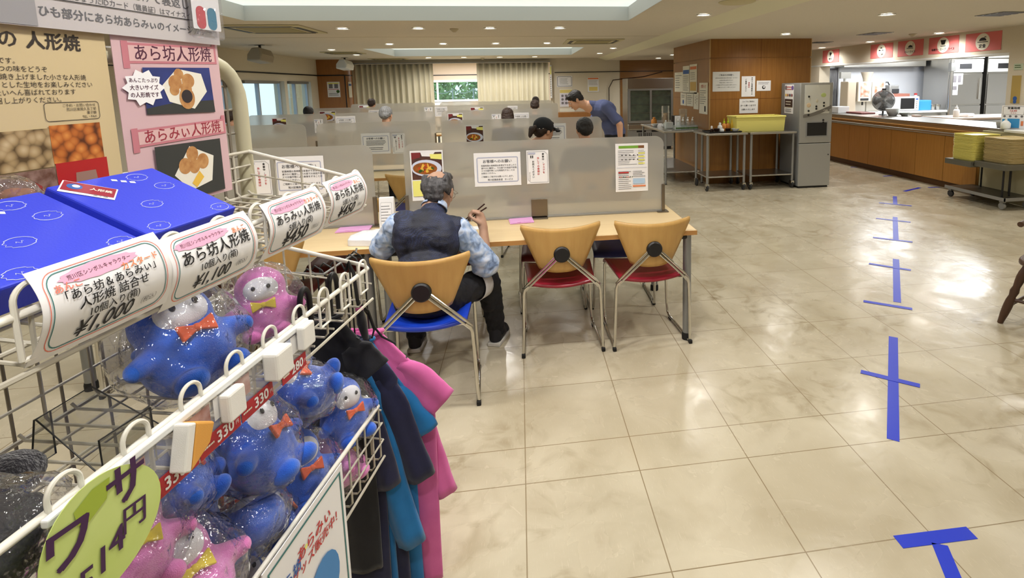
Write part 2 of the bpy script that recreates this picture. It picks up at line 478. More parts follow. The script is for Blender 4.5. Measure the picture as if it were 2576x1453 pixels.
# ---------------------------------------------------------------- the setting
XL, XR, YB, YF = -5.03, 6.15, 15.0, -2.2
def floor_mat():
    m = bpy.data.materials.new('waxed beige vinyl tiles'); m.use_nodes = True
    nt = m.node_tree; b = nt.nodes['Principled BSDF']; L = nt.links.new
    tc = nt.nodes.new('ShaderNodeTexCoord'); sep = nt.nodes.new('ShaderNodeSeparateXYZ'); L(tc.outputs['Object'], sep.inputs[0])
    def math_(op, a, bv, clamp=False):
        n = nt.nodes.new('ShaderNodeMath'); n.operation = op; n.use_clamp = clamp
        for i, q in enumerate((a, bv)):
            if q is None: continue
            if isinstance(q, (int, float)): n.inputs[i].default_value = q
            else: L(q, n.inputs[i])
        return n.outputs[0]
    S = .4735
    fx = math_('FRACT', math_('DIVIDE', math_('ADD', sep.outputs[0], .032+S*40), S), None)
    # the course of cut half tiles lies between y 1.99 and y 2.21
    far = math_('GREATER_THAN', sep.outputs[1], 2.1)
    yy = math_('ADD', sep.outputs[1], math_('MULTIPLY', math_('SUBTRACT', 1, far), .22))
    fy = math_('FRACT', math_('DIVIDE', math_('ADD', yy, -2.21+S*40), S), None)
    def edge(f, wdt):
        return math_('MAXIMUM', math_('LESS_THAN', f, wdt), math_('GREATER_THAN', f, 1-wdt))
    seam = math_('MAXIMUM', edge(fx, .0045), edge(fy, .0045))
    def noi(sc, det, dist=0.0, vec=None):
        n = nt.nodes.new('ShaderNodeTexNoise'); n.inputs['Scale'].default_value = sc; n.inputs['Detail'].default_value = det; n.inputs['Distortion'].default_value = dist
        L(vec or tc.outputs['Object'], n.inputs['Vector']); return n.outputs['Fac']
    def ramp(f, p0, c0, p1, c1):
        r = nt.nodes.new('ShaderNodeValToRGB'); r.color_ramp.elements[0].position = p0; r.color_ramp.elements[1].position = p1
        r.color_ramp.elements[0].color = c0; r.color_ramp.elements[1].color = c1; L(f, r.inputs[0]); return r.outputs[0]
    def mix(f, a, c, bt='MIX'):
        x = nt.nodes.new('ShaderNodeMix'); x.data_type = 'RGBA'; x.blend_type = bt
        if isinstance(f, float): x.inputs[0].default_value = f
        else: L(f, x.inputs[0])
        for i, q in ((6, a), (7, c)):
            if isinstance(q, tuple): x.inputs[i].default_value = q
            else: L(q, x.inputs[i])
        return x.outputs[2]
    base = ramp(noi(2.2, 8, .6), .30, lin((180, 168, 142)), .68, lin((204, 194, 170)))
    grime = ramp(noi(5.5, 10, 1.4), .50, (0, 0, 0, 1), .72, (1, 1, 1, 1))
    patch = ramp(noi(.9, 3, .4), .42, (0, 0, 0, 1), .62, (.85, .85, .85, 1))
    g2 = mix(1.0, grime, patch, 'MULTIPLY')
    c1 = mix(g2, base, lin((150, 134, 104)))
    mp = nt.nodes.new('ShaderNodeMapping'); mp.inputs['Scale'].default_value = (40, 4, 1); L(tc.outputs['Object'], mp.inputs[0])
    scr = ramp(noi(6, 6, .3, mp.outputs[0]), .60, (0, 0, 0, 1), .75, (.35, .35, .35, 1))
    c2 = mix(scr, c1, lin((222, 212, 188)))
    c3 = mix(seam, c2, lin((142, 126, 98)))
    L(c3, b.inputs['Base Color'])
    rr = ramp(noi(3.5, 8, .8), .3, (.15, .15, .15, 1), .75, (.36, .36, .36, 1)); L(rr, b.inputs['Roughness'])
    b.inputs['Specular IOR Level'].default_value = .42
    bp = nt.nodes.new('ShaderNodeBump'); bp.inputs['Strength'].default_value = .10; bp.inputs['Distance'].default_value = .02
    L(math_('ADD', noi(7, 2, .5), math_('MULTIPLY', noi(30, 3), .18)), bp.inputs['Height']); L(bp.outputs[0], b.inputs['Normal'])
    return m
m_floor = floor_mat()
mb = MB(); mb.bx((XL-.1, YF, -.1), (13.2, YB+.1, 0)); struct('floor', mb, m_floor)

# ceiling with the two luminous coffers
xs = [XL, -2.885, 1.30, 2.20]; ys = [YF, 3.62, 6.305, 10.67, 13.29, YB]
mb = MB()
for i in range(3):
    for j in range(5):
        if i == 1 and j in (1, 3): continue
        mb.bx((xs[i], ys[j], ZC), (xs[i+1], ys[j+1], ZC+.06))
struct('ceiling', mb, m_ceil)
mb = MB(); mb.prism([(2.20, ZC), (2.44, ZL), (2.44, ZL+.13), (2.20, ZC+.06)], -YB, -YF, Matrix(((1, 0, 0, 0), (0, 0, -1, 0), (0, 1, 0, 0), (0, 0, 0, 1))))
struct('trim_1', mb, m_soff)
mb = MB(); mb.bx((2.44, YF, ZL), (6.85, YB, ZL+.06)); struct('ceiling_low', mb, m_ceil)
m_cofw = mat('grey white recess paint', (208, 210, 208), .7)
for k, (y0, y1) in enumerate(((3.62, 6.305), (10.67, 13.29))):
    mb = MB(); x0, x1 = -2.885, 1.30; t = .02
    mb.bx((x0, y0, ZC+.0015), (x0+.004, y1, 2.56)).bx((x1-.004, y0, ZC+.0015), (x1, y1, 2.56)).bx((x0+.004, y0, ZC+.0015), (x1-.004, y0+.004, 2.56)).bx((x0+.004, y1-.004, ZC+.0015), (x1-.004, y1, 2.56))
    struct('trim_%d' % (k+2), mb, m_cofw)
    mb = MB(); mb.bx((x0+.005, y0+.005, 2.50), (x1-.005, y1-.005, 2.52))
    tag(mb.build('ceiling_panel', m_cove, smooth=False), ['luminous cool white panel in the ceiling recess nearest the camera', 'luminous cool white panel in the far ceiling recess before the curtains'][k], 'ceiling panel', kind=None)
for k, y in enumerate((8.28,)):
    mb = MB(); mb.bx((XL, y-.004, ZC-.002), (2.2, y+.004, ZC)); struct('trim_4', mb, mat('ceiling joint', (176, 166, 146), .8))

# left wall with windows
wins = [(7.7, 10.24), (10.63, 12.46), (12.60, 13.95)]; z0, z1 = .62, 1.79
mb = MB(); yy = YF
for a, b_ in wins:
    mb.bx((XL-.22, yy, 0), (XL, a, ZC)); mb.bx((XL-.22, a, 0), (XL, b_, z0)); mb.bx((XL-.22, a, z1), (XL, b_, ZC)); yy = b_
mb.bx((XL-.22, yy, 0), (XL, YB, ZC)); struct('wall_left', mb, m_wall)
m_glass = film_mat('window glass', (240, 250, 250), .25, .01, 1, 0, .02)
m_sash = mat('pale window sash', (186, 194, 202), .4, .2)
for k, (a, b_) in enumerate(wins):
    mb = MB(); f = .025; xo = XL-.14
    mb.bx((xo, a, z0), (xo+.05, a+f, z1)).bx((xo, b_-f, z0), (xo+.05, b_, z1)).bx((xo, a, z0), (xo+.05, b_, z0+f)).bx((xo, a, z1-f), (xo+.05, b_, z1))
    mid = a+(b_-a)*.46
    mb.bx((xo-.01, mid-.02, z0), (xo+.06, mid+.02, z1))
    o = struct('window_%d' % (k+1), mb, m_sash)
    g = MB(); g.bx((xo+.02, a+f, z0+f), (xo+.025, b_-f, z1-f)); g.build('pane', m_glass, o, smooth=False)
    mb = MB(); mb.bx((XL-.13, a+.05, z1-.05), (XL+.04, a+(b_-a)*.82, z1-.005)); mb.cyl((XL-.02, a+.05, z1-.035), (XL-.02, a+(b_-a)*.82, z1-.035), .022)
    mb.build('blind_box', m_alu, o)
mb = MB(); mb.bx((XL, YF, 1.935), (XL+.012, 14.42, 1.962)); struct('trim_5', mb, m_black)
# outside the left windows: a sunlit concrete wall and shrubs
m_out = mat('pale sunlit concrete', (214, 218, 226), .9, var=(1.4, (186, 198, 216), .2))
mb = MB(); mb.bx((-8.2, 4, -.2), (-8.0, 17, 4.2)); struct('wall_outside', mb, m_out)
mb = MB(); mb.bx((-8.0, 4, -.3), (XL-.22, 40, -.2)); struct('floor_outside', mb, m_out)
m_leaf = mat('green leaves', (86, 160, 90), .6, var=(6, (190, 222, 160), .1), bump=(30, .8))
m_leafb = mat('bluish leaves', (70, 140, 140), .6, var=(6, (120, 170, 150), .1), bump=(30, .8))
def leafy(name, label, c, r, m, n, seed, sz=.09):
    rnd = random.Random(seed); mb = MB()
    for i in range(n):
        v = Vector((rnd.gauss(0, 1), rnd.gauss(0, 1), rnd.gauss(0, 1))).normalized()*rnd.uniform(.55, 1)
        p = Vector((v.x*r[0], v.y*r[1], v.z*r[2]))
        a = Vector((rnd.gauss(0, 1), rnd.gauss(0, 1), rnd.gauss(0, 1))).normalized(); b2 = a.orthogonal().normalized(); s = sz*rnd.uniform(.6, 1.3)
        mb.quad(p-a*s, p+b2*s*.5, p+a*s, p-b2*s*.5)
    o = mb.build(name, m, smooth=False); o.location = c; tag(o, label, 'bush'); return o
leafy('shrub', 'bluish green shrub outside the left windows', (-6.2, 11.6, .55), (.35, 1.1, .5), m_leafb, 500, 3)

# wood pillar in the left back corner
mb = MB(); mb.bx((XL, 14.4, 0), (-4.37, YB, 1.93)).bx((XL, 14.4, 1.965), (-4.37, YB, ZC)).bx((XL, 14.415, 1.93), (-4.385, YB, 1.965))
struct('wall_pillar_left', mb, m_panel)
mb = MB(); mb.bx((XL, 14.392, 1.935), (-4.36, 14.402, 1.958)).bx((-4.372, 14.4, 1.935), (-4.362, YB, 1.958)).bx((-4.385, 14.393, 0), (-4.363, 14.41, 1.93)); struct('trim_6', mb, m_black)

# back wall: opening to a further room between two drawn curtains
mb = MB(); mb.bx((.86, YB, 0), (2.83, YB+.15, ZC)).bx((XL, YB, 0), (-4.3, YB+.15, ZC)).bx((-4.3, YB, 2.26), (.86, YB+.15, 2.6)); struct('wall_back', mb, m_wall)
mb = MB(); mb.bx((2.83, YB-.02, 0), (6.8, YB+.15, ZL)); struct('wall_back_panel', mb, wood('brown wood wall', (130, 90, 46), (150, 106, 56), 'X', .4))
mb = MB(); mb.bx((.98, YB-.02, 1.945), (4.6, YB-.001, 1.963)).bx((2.83, YB-.034, 1.945), (4.6, YB-.02, 1.963)); struct('trim_7', mb, m_black)
m_cur = mat('beige curtain cloth', (232, 224, 198), .85, sheen=.2)
def curtain(x0, x1, label, ph):
    t = MB(); n = int((x1-x0)/.013)
    def f(u, v):
        x = x0+(x1-x0)*u
        return (x+.012*math.sin(x*9+ph), YB-.10+.045*math.sin(x*2*PI/.145+ph+.8*math.sin(x*3.1)), .03+2.20*v)
    t.grid(n, 4, f)
    tag(t.build('curtain', m_cur, solid=.004), label, 'curtain')
curtain(-4.28, -2.27, 'beige pleated curtain left of the bright opening', 0)
curtain(-1.12, .80, 'beige pleated curtain right of the bright opening', 1.3)
mb = MB(); mb.bx((-4.35, YB-.16, 2.235), (.86, YB-.04, 2.27)); struct('trim_8', mb, m_alu)
# the further room
mb = MB(); mb.bx((-6, YB+.15, -.1), (3, 20.3, 0)); struct('floor_back_room', mb, m_floor)
mb = MB(); mb.bx((-6, YB+.15, 2.45), (3, 20.3, 2.55)); struct('ceiling_back_room', mb, m_ceil)
mb = MB(); mb.bx((-6, 20.1, 0), (3, 20.3, 1.12)).bx((-6, 20.1, 1.80), (3, 20.3, 2.45)).bx((-6, 20.1, 1.12), (-3.6, 20.3, 1.8)).bx((.2, 20.1, 1.12), (3, 20.3, 1.8)); struct('wall_back_room', mb, mat('rosy cream wall', (226, 206, 184), .85))
mb = MB(); mb.bx((-6.1, YB+.15, 0), (-6, 20.3, 2.45)).bx((3, YB+.15, 0), (3.1, 20.3, 2.45)); struct('wall_back_room_side', mb, m_wall)
mb = MB()
for x in (-3.6, -2.98, -.9, .16): mb.bx((x, 20.1, 1.12), (x+.06, 20.2, 1.8))
mb.bx((-3.6, 20.05, 1.08), (.2, 20.2, 1.15)).bx((-3.6, 20.05, 1.78), (.2, 20.2, 1.86)); o = struct('window_4', mb, m_white)
g = MB(); g.bx((-3.6, 20.14, 1.12), (.2, 20.15, 1.8)); g.build('pane', m_glass, o, smooth=False)
mb = MB(); mb.bx((-6, 20.08, 2.02), (3, 20.1, 2.05)); struct('trim_9', mb, m_dark)
for k, x in enumerate((-2.9, -2.1)):
    t = thing('wall_unit', ['left of two white boxed wall units below the far window', 'right of two white boxed wall units below the far window'][k], 'wall unit', (x, 20.02, .9))
    MB().bx((-.33, -.06, -.2), (.33, .07, .16)).build('casing', m_white, t, smooth=False, bevel=.01)
    MB().bx((-.16, -.075, .0), (.12, -.06, .06)).build('grille', mat('taupe grille', (150, 130, 112), .6), t, smooth=False)
mb = MB(); mb.bx((-3.4, 18.2, 2.44), (.6, 18.9, 2.449)); tag(mb.build('ceiling_panel', m_cove, smooth=False), 'luminous strip in the ceiling of the room beyond the curtains', 'ceiling panel')
for x, y in ((-2.9, 16.2), (-1.9, 16.2), (-2.6, 17.4), (-1.4, 17.4)):
    downlight(x, y, 2.45, 'round recessed downlight in the room beyond the curtains', 'downlights beyond the curtains', 40)
d = bpy.data.lights.new('back_room_fill', 'AREA'); d.shape = 'RECTANGLE'; d.size = 3.6; d.size_y = .6; d.energy = 120; d.color = (.97, .98, 1.0)  # unseen area fill added to brighten the further room
l = bpy.data.objects.new('back_room_fill', d); COL.objects.link(l); l.location = (-1.4, 18.55, 2.43)
leafy('hedge', 'green hedge seen through the far window', (-2.0, 23.5, 1.3), (2.6, .8, 1.2), m_leaf, 2600, 5, .14)
mb = MB(); mb.bx((-7, 20.3, -.3), (4, 27, -.2)); struct('floor_garden', mb, m_out)
t = thing('chain_fence', 'pale post and chain fence in front of the hedge outside the far window', 'fence', (-2.2, 21.6, 0))
for k in range(4):
    MB().cyl((-1.2+k*.8, 0, -.2), (-1.2+k*.8, 0, 1.55), .03).build('post', mat('pale post paint', (170, 190, 190), .5) if k == 0 else bpy.data.materials['pale post paint'], t)
for k in range(3):
    MB().tube([(-1.2+k*.8+.8*i/8, 0, 1.5-.14*math.sin(PI*i/8)) for i in range(9)], .014).build('chain', bpy.data.materials['pale post paint'], t)

# right side: header over the kitchen counter, wall beside it, kitchen shell
XH = 6.455
mb = MB(); mb.bx((XH, 6.345, 1.93), (6.8, 12.45, ZL+.06)); struct('wall_header', mb, m_wall)
mb = MB(); mb.bx((XH-.003, 6.345, 1.905), (6.8, 12.45, 1.929)); struct('trim_10', mb, m_white)
mb = MB(); mb.bx((XH, YF, 0), (6.7, 6.345, ZL)); struct('wall_right', mb, m_wall)
mb = MB(); mb.bx((XH, 10.90, 0), (6.7, 12.45, 1.904)); struct('wall_right_far', mb, m_wall)
mb = MB(); mb.bx((XH, 12.45, 0), (6.8, YB, ZL)); struct('wall_right_back', mb, m_wall)
mb = MB(); mb.bx((XL-.2, YF-.1, 0), (6.7, YF, ZC)); struct('wall_front', mb, m_wall)
m_kw = mat('white glazed kitchen wall', (242, 244, 248), .3)
mb = MB(); mb.bx((6.8, 12.5, 0), (13.2, 12.6, 2.4)); struct('wall_kitchen_back', mb, m_kw)
mb = MB(); mb.bx((13.1, 5.8, 0), (13.2, 12.6, 2.4)).bx((6.7, 5.8, 0), (13.1, 5.9, 2.4)); struct('wall_kitchen_side', mb, m_kw)
mb = MB(); mb.bx((6.8, 5.8, 2.4), (13.2, 12.6, 2.46)); struct('ceiling_kitchen', mb, m_white)
m_tube = mat('fluorescent glow', (255, 255, 255), .5, emit=((240, 246, 255), 6))
for k, (x, y) in enumerate(((8.2, 8.6), (10.2, 8.6), (8.2, 10.8), (10.4, 10.8))):
    t = thing('fluorescent_light', ['fluorescent ceiling light over the near kitchen aisle', 'fluorescent ceiling light deep in the near kitchen aisle', 'fluorescent ceiling light by the white kitchen wall', 'fluorescent ceiling light above the clock'][k], 'ceiling light', (x, y, 2.40))
    MB().bx((-.62, -.1, -.05), (.62, .1, 0)).build('housing', m_white, t, smooth=False)
    MB().cyl((-.58, 0, -.065), (.58, 0, -.065), .016).build('tube', m_tube, t)
    d = bpy.data.lights.new('fluorescent', 'AREA'); d.shape = 'RECTANGLE'; d.size = 1.25; d.size_y = .7; d.energy = 48; d.color = (.93, .96, 1.0)
    l = bpy.data.objects.new('lamp', d); COL.objects.link(l); l.parent = t; l.location = (0, 0, -.09)

# square wood-panelled pillar beside the vending machine
mb = MB(); px0, px1, py0, py1 = 2.942, 4.615, 8.05, 10.03
mb.bx((px0, py0, 0), (px1, py1, 1.965)).bx((px0, py0, 1.985), (px1, py1, ZL)).bx((px0+.01, py0+.01, 1.965), (px1-.01, py1-.01, 1.985))
o = struct('wall_pillar', mb, wood('brown pillar panelling', (140, 94, 42), (160, 110, 52), 'Z', .36))
mb = MB()
for x in (px0, px1):
    mb.bx((x-.006, py0-.004, 0), (x+.006, py0+.008, 1.965)); mb.bx((x-.006, py0-.004, 1.985), (x+.006, py0+.008, ZL))
mb.bx((px0-.002, py1-.01, 0), (px0+.006, py1+.004, ZL)); struct('trim_11', mb, mat('pale brass corner strip', (196, 168, 120), .35, .5))
mb = MB(); mb.bx((3.775, py0-.0015, 0), (3.781, py0, ZL)).bx((px0, py0-.0015, 1.335), (px1, py0, 1.340)).bx((px0-.0015, py0, 1.335), (px0, py1, 1.34)); struct('trim_12', mb, mat('panel joint', (112, 66, 26), .5))
# ---------------------------------------------------------------- dining tables, screens, chairs
m_tleg = mat('grey table leg paint', (140, 142, 142), .35, .55)
def table(x0, x1, yc, label, group='dining tables in rows', depth=.92):
    t = thing('dining_table', label, 'table', ((x0+x1)/2, yc, 0), 0, group)
    hw, hd = (x1-x0)/2-.004, depth/2
    MB().bx((-hw, -hd, .687), (hw, hd, .715)).build('tabletop', [m_maple], t, smooth=False, bevel=.003)
    e = MB()
    e.bx((-hw-.001, -hd-.002, .686), (hw+.001, -hd, .713)).bx((-hw-.001, hd, .686), (hw+.001, hd+.002, .713)).bx((-hw-.002, -hd, .686), (-hw, hd, .713)).bx((hw, -hd, .686), (hw+.002, hd, .713))
    e.build('edge_band', m_edge, t, smooth=False)
    for sx in (-1, 1):
        for sy in (-1, 1):
            lx, ly = sx*(hw-.045), sy*(hd-.05)
            g = MB().cyl((lx, ly, .03), (lx, ly, .687), .026, n=20).build('leg', m_tleg, t)
            MB().lathe([(.03, 0), (.031, .03), (.028, .045)], (lx, ly, 0), 20).build('foot_cap', m_rubber, g)
            MB().box((lx-sx*.045, ly, .668), (.09, .05, .03)).build('bracket', m_black, t, bevel=.01)
    MB().bx((-hw+.1, -.02, .64), (hw-.1, .02, .685)).build('stretcher', m_tleg, t, smooth=False)
    return t

def screen_mat():
    m = bpy.data.materials.new('frosted acrylic'); m.use_nodes = True
    nt = m.node_tree; nt.nodes.clear(); L = nt.links.new
    out = nt.nodes.new('ShaderNodeOutputMaterial')
    df = nt.nodes.new('ShaderNodeBsdfDiffuse'); df.inputs[0].default_value = lin((232, 230, 224))
    tl = nt.nodes.new('ShaderNodeBsdfTranslucent'); tl.inputs[0].default_value = lin((244, 242, 236))
    rf = nt.nodes.new('ShaderNodeBsdfRefraction'); rf.inputs['Roughness'].default_value = .36; rf.inputs['IOR'].default_value = 1.06; rf.inputs[0].default_value = lin((248, 246, 242))
    gl = nt.nodes.new('ShaderNodeBsdfGlossy'); gl.inputs['Roughness'].default_value = .35
    a = nt.nodes.new('ShaderNodeMixShader'); a.inputs[0].default_value = .45; L(df.outputs[0], a.inputs[1]); L(tl.outputs[0], a.inputs[2])
    b = nt.nodes.new('ShaderNodeMixShader'); b.inputs[0].default_value = .60; L(a.outputs[0], b.inputs[1]); L(rf.outputs[0], b.inputs[2])
    c = nt.nodes.new('ShaderNodeMixShader'); c.inputs[0].default_value = .03; L(b.outputs[0], c.inputs[1]); L(gl.outputs[0], c.inputs[2])
    L(c.outputs[0], out.inputs[0]); return m
m_frost = screen_mat()
m_foot = mat('bent steel foot', (128, 118, 104), .32, .8)
def screen(x0, x1, y, label, feet=True, mid=None):
    """frosted screen standing on a table, z = .715"""
    t = thing('table_screen', label, 'screen', ((x0+x1)/2, y, .715), 0, 'frosted screens on the dining tables')
    hw, h = (x1-x0)/2, .530; r = .06
    P = [(-hw, .012), (hw, .012)]+[(hw-r+r*math.cos(R(a)), h-r+r*math.sin(R(a))) for a in range(0, 91, 15)]+[(-hw+r+r*math.cos(R(a)), h-r+r*math.sin(R(a))) for a in range(90, 181, 15)]
    MB().prism(P, -.0025, .0025, Matrix(((1, 0, 0, 0), (0, 0, -1, 0), (0, 1, 0, 0), (0, 0, 0, 1)))).build('panel', m_frost, t, smooth=False)
    MB().bx((-hw, -.010, .0005), (hw, .010, .014)).build('base_rail', m_alu, t, smooth=False, bevel=.002)
    for s in (-1, 1):
        f = MB(); f.box((s*(hw-.012), 0, .004), (.08, .075, .006)); f.build('foot_plate', m_foot, t, smooth=False, bevel=.004)
        f = MB(); f.box((s*(hw-.005), -.008, .10), (.022, .008, .19)).box((s*(hw-.005), .008, .10), (.022, .008, .19)); f.build('upright', m_foot, t, smooth=False, bevel=.002)
    if mid is not None:
        f = MB(); f.box((mid-(x0+x1)/2, -.008, .066), (.108, .004, .128)); f.box((mid-(x0+x1)/2, .008, .066), (.108, .004, .128))
        f.box((mid-(x0+x1)/2, -.028, .0035), (.108, .05, .005)); f.box((mid-(x0+x1)/2, .028, .0035), (.108, .05, .005)); f.build('clip', m_foot, t, smooth=False, bevel=.004)
    return t

TR = [3.54, 5.95, 8.38, 10.83, 13.2]
row_names = ['nearest row', 'second row', 'third row', 'fourth row', 'rearmost row']
table(-.835, 1.04, 3.49, 'long pale maple table in the nearest row where the man in the vest eats')
table(-2.42, -.84, 3.49, 'pale maple table behind the wire rack, left of the eating man')
table(-.90, .96, 5.95, 'long pale maple table of the second row, before the person in the black cap')
table(-2.22, -.93, 5.95, 'pale maple table in the middle of the second row')
table(-3.70, -2.235, 5.95, 'pale maple table at the left end of the second row')
table(-1.22, .56, 8.38, 'long pale maple table at the right of the third row')
table(-2.80, -1.235, 8.38, 'pale maple table in the middle of the third row, before the grey-haired person')
table(-4.00, -2.815, 8.38, 'pale maple table at the left end of the third row')
table(-2.0, .80, 10.83, 'long pale maple table at the right of the fourth row')
table(-4.05, -2.02, 10.83, 'pale maple table at the left of the fourth row')
table(-1.95, .82, 13.2, 'pale maple table at the right of the rearmost row by the curtain')
table(-3.98, -1.97, 13.2, 'pale maple table at the left of the rearmost row by the curtain')

S11 = screen(-.755, .968, 3.54, 'wide frosted screen in front of the eating man with food poster and menus', mid=.105)
S12 = screen(-2.10, -.945, 3.54, 'frosted screen behind the wire rack with two notices')
S21 = screen(-.857, .905, 5.95, 'frosted screen behind the black cap, with a food picture and one notice')
S22 = screen(-2.13, -.965, 5.95, 'frosted screen of the second row with a framed notice at its right end')
S23 = screen(-3.60, -2.235, 5.95, 'bare frosted screen at the left end of the second row', mid=-2.1 if False else None)
S31 = screen(-1.19, .50, 8.38, 'frosted screen of the third row with a food picture and a dark head before it')
S32 = screen(-2.74, -1.29, 8.38, 'frosted screen of the third row just left of the grey-haired head', mid=-2.86 if False else None)
S33 = screen(-3.92, -2.84, 8.38, 'frosted screen at the left end of the third row by the windows', mid=-2.97)
S41 = screen(-1.95, .76, 10.83, 'frosted screen at the right of the fourth row')
S42 = screen(-3.98, -2.07, 10.83, 'frosted screen at the left of the fourth row below the wood pillar')
S51 = screen(-1.9, .77, 13.2, 'frosted screen of the rearmost row before the right curtain')
S52 = screen(-3.92, -2.02, 13.2, 'frosted screen of the rearmost row before the left curtain')

# ---- notices taped to the screens
def on_screen(y, xa, za, xb, zb, name, label, cat, m=m_paper, grp=None, back=.0055, th=.0008):
    return Sheet(name, label, cat, ((xa+xb)/2, y-back, (za+zb)/2), (1, 0, 0), (0, 0, 1), abs(xb-xa), abs(za-zb), m, th=th, group=grp, dz=.0007)
m_plate = mat('printed white plate', (206, 212, 232), .6)
m_soup = mat('printed brown sauce', (120, 66, 26), .6, var=(40, (168, 96, 30), .3))
m_orange = mat('printed orange carrot', (206, 92, 30), .6, var=(60, (170, 60, 24), .4))
m_green = mat('printed green leaf', (70, 104, 30), .6, var=(60, (40, 70, 20), .4))
m_noodle = mat('printed yellow noodle', (226, 182, 70), .6)
m_tbl = mat('printed dark table', (96, 58, 44), .6, var=(20, (60, 40, 40), .4))
m_redp = mat('printed dark red', (122, 40, 44), .6)
m_maroonp = mat('printed grey shade', (120, 116, 120), .6)
def food_poster(y, x0, z0, x1, z1, label, full=True):
    s = on_screen(y, x0, z0, x1, z1, 'food_poster', label, 'poster', grp='food posters on the screens')
    w, h = s.w, s.h; q = w*.46
    yb = h/2-.012-w*.86 if full else -h/2+.006; yt = h/2-.012
    s.rect(-q, yb, q, yt, m_tbl, 'picture')
    cy = yb+(yt-yb)*.42
    s.poly([(-q, yt-.0), (-q, yt-w*.22), (-q+w*.26, yt-w*.16), (-q+w*.28, yt)], m_redp, 'picture')
    s.poly([(-q+w*.28, yt), (-q+w*.32, yt-w*.12), (q-w*.3, yt-w*.14), (q-w*.2, yt)], m_paper, 'picture')
    s.poly([(q-w*.36, yt-w*.06), (q, yt-w*.06), (q, yt-w*.24), (q-w*.34, yt-w*.2)], m_lemon, 'picture')
    def el(cx, c2, rx, ry, m, rot=0):
        n = 24; P = []
        for i in range(n):
            a = 2*PI*i/n; X, Y = rx*math.cos(a), ry*math.sin(a)
            px = cx+X*math.cos(rot)-Y*math.sin(rot); py = c2+X*math.sin(rot)+Y*math.cos(rot)
            P.append((max(-q, min(q, px)), max(yb, min(yt, py))))
        s.poly(P, m, 'picture')
    el(-w*.02, cy, w*.47, w*.265, m_plate, -.05); 
    el(-w*.02, cy+w*.005, w*.43, w*.235, m_paper, -.05)
    el(-w*.06, cy-w*.01, w*.37, w*.19, m_soup, -.05)
    rnd = random.Random(5)
    for k, mm in enumerate((m_green, m_orange, m_noodle)):
        for i in range((9, 6, 9)[k]):
            a = rnd.uniform(0, 2*PI); rr = rnd.uniform(0, .8)
            el(-w*.06+w*.30*rr*math.cos(a), cy-w*.01+w*.14*rr*math.sin(a), w*rnd.uniform(.04, .11), w*rnd.uniform(.018, .05), mm, rnd.uniform(-1.5, 1.5))
    if full:
        s.rect(-q, -h/2+.03, q, yb-.006, m_lemon, 'panel')
        s.lines(-q+.012, q-.01, -h/2+.06, yb-.012, 4, m_ink, .45, .5, 3)
    return s.done()
ASK = ['営業時間の長時間は食事がすみましたら', '速やかに離席し、その席での会話や読書、', 'スマホ操作等による食後をすることは', 'お控えください。', 'ご理解とご協力をお願いいたします。']
def ask_notice(y, x0, z0, x1, z1, label, small=False):
    s = on_screen(y, x0, z0, x1, z1, 'request_notice', label, 'notice', grp='framed request notices on the screens')
    w, h = s.w, s.h
    s.border(-w*.445, -h*.39, w*.445, h*.37, w*.022, m_frameg, w*.04)
    s.t('お客様へのお願い', 0, h*.24, m_inkg, h=h*.085, bold=.02)
    if small:
        s.lines(-w*.33, w*.36, -h*.1, h*.16, 4, m_inkg, .55, .12, 4); s.lines(-w*.3, w*.3, -h*.32, -h*.16, 2, m_inkg, .5, .2, 9)
    else:
        for i, tx in enumerate(ASK): s.t(tx, -w*.35, h*(.115-.075*i-(.03 if i == 4 else 0)), m_inkg, h=h*.046, al='L', bold=.015)
        s.t('荒川区職員食堂   サービス', w*.05, -h*.31, m_inkg, h=h*.05, bold=.02)
    return s.done()
def mask_notice(y, x0, z0, x1, z1, label, small=False):
    s = on_screen(y, x0, z0, x1, z1, 'mask_notice', label, 'notice', m_paper, 'vertical mask notices on the screens')
    w, h = s.w, s.h; c = w*.13
    P = [(-w*.45, -h*.46+c), (-w*.45+c, -h*.46), (w*.45, -h*.46), (w*.45, h*.46-c), (w*.45-c, h*.46), (-w*.45, h*.46)]
    for i in range(6):
        a, b = Vector(P[i]), Vector(P[(i+1) % 6]); d = (b-a).normalized(); n = Vector((-d.y, d.x))*w*.006
        s.poly([a-n, b-n, b+n, a+n], m_inkg, 'border')
    th = h*.070
    s.t('食事中、', w*.25, h*.42, m_ink, h=th, vert=True, bold=.03); s.t('マスクを', w*.27, h*.42-th*1.12*4, m_inkr, h=th, vert=True, bold=.02)
    s.t('外しての会話は', w*.03, h*.30, m_inkr, h=th, vert=True, bold=.03)
    s.t('お控えください', -w*.20, h*.20, m_ink, h=th*.98, vert=True, bold=.02)
    s.rect(-w*.42, h*.385, -w*.1, h*.43, m_frameg, 'print')
    s.circ(-w*.30, h*.33, w*.03, m_ink); s.circ(-w*.22, h*.33, w*.03, m_ink); s.rect(-w*.325, h*.275, -w*.275, h*.305, m_ink); s.rect(-w*.245, h*.275, -w*.195, h*.305, m_ink)
    s.lines(-w*.39, -w*.34, -h*.40, -h*.14, 8, m_ink, .4, 0, 2)
    return s.done()
food_poster(3.54, -.714, 1.198, -.508, .870, 'stir-fry food poster on the screen just above the eating man')
ask_notice(3.54, -.313, 1.169, -.010, .946, 'framed A4 request notice right of the eating man on the near wide screen')
mask_notice(3.54, .029, 1.175, .175, .950, 'vertical red and black mask notice on the near wide screen')
s = on_screen(3.54, .629, 1.200, .855, .868, 'allergy_chart', 'two-part chart with green heading at the right end of the near screen', 'notice')
w_, h_ = s.w, s.h
s.rect(-w_*.40, h_*.40, w_*.20, h_*.455, mat('green print', (120, 168, 60), .6), 'heading'); s.rect(w_*.20, h_*.40, w_*.38, h_*.455, mat('brown print', (128, 84, 48), .6), 'heading')
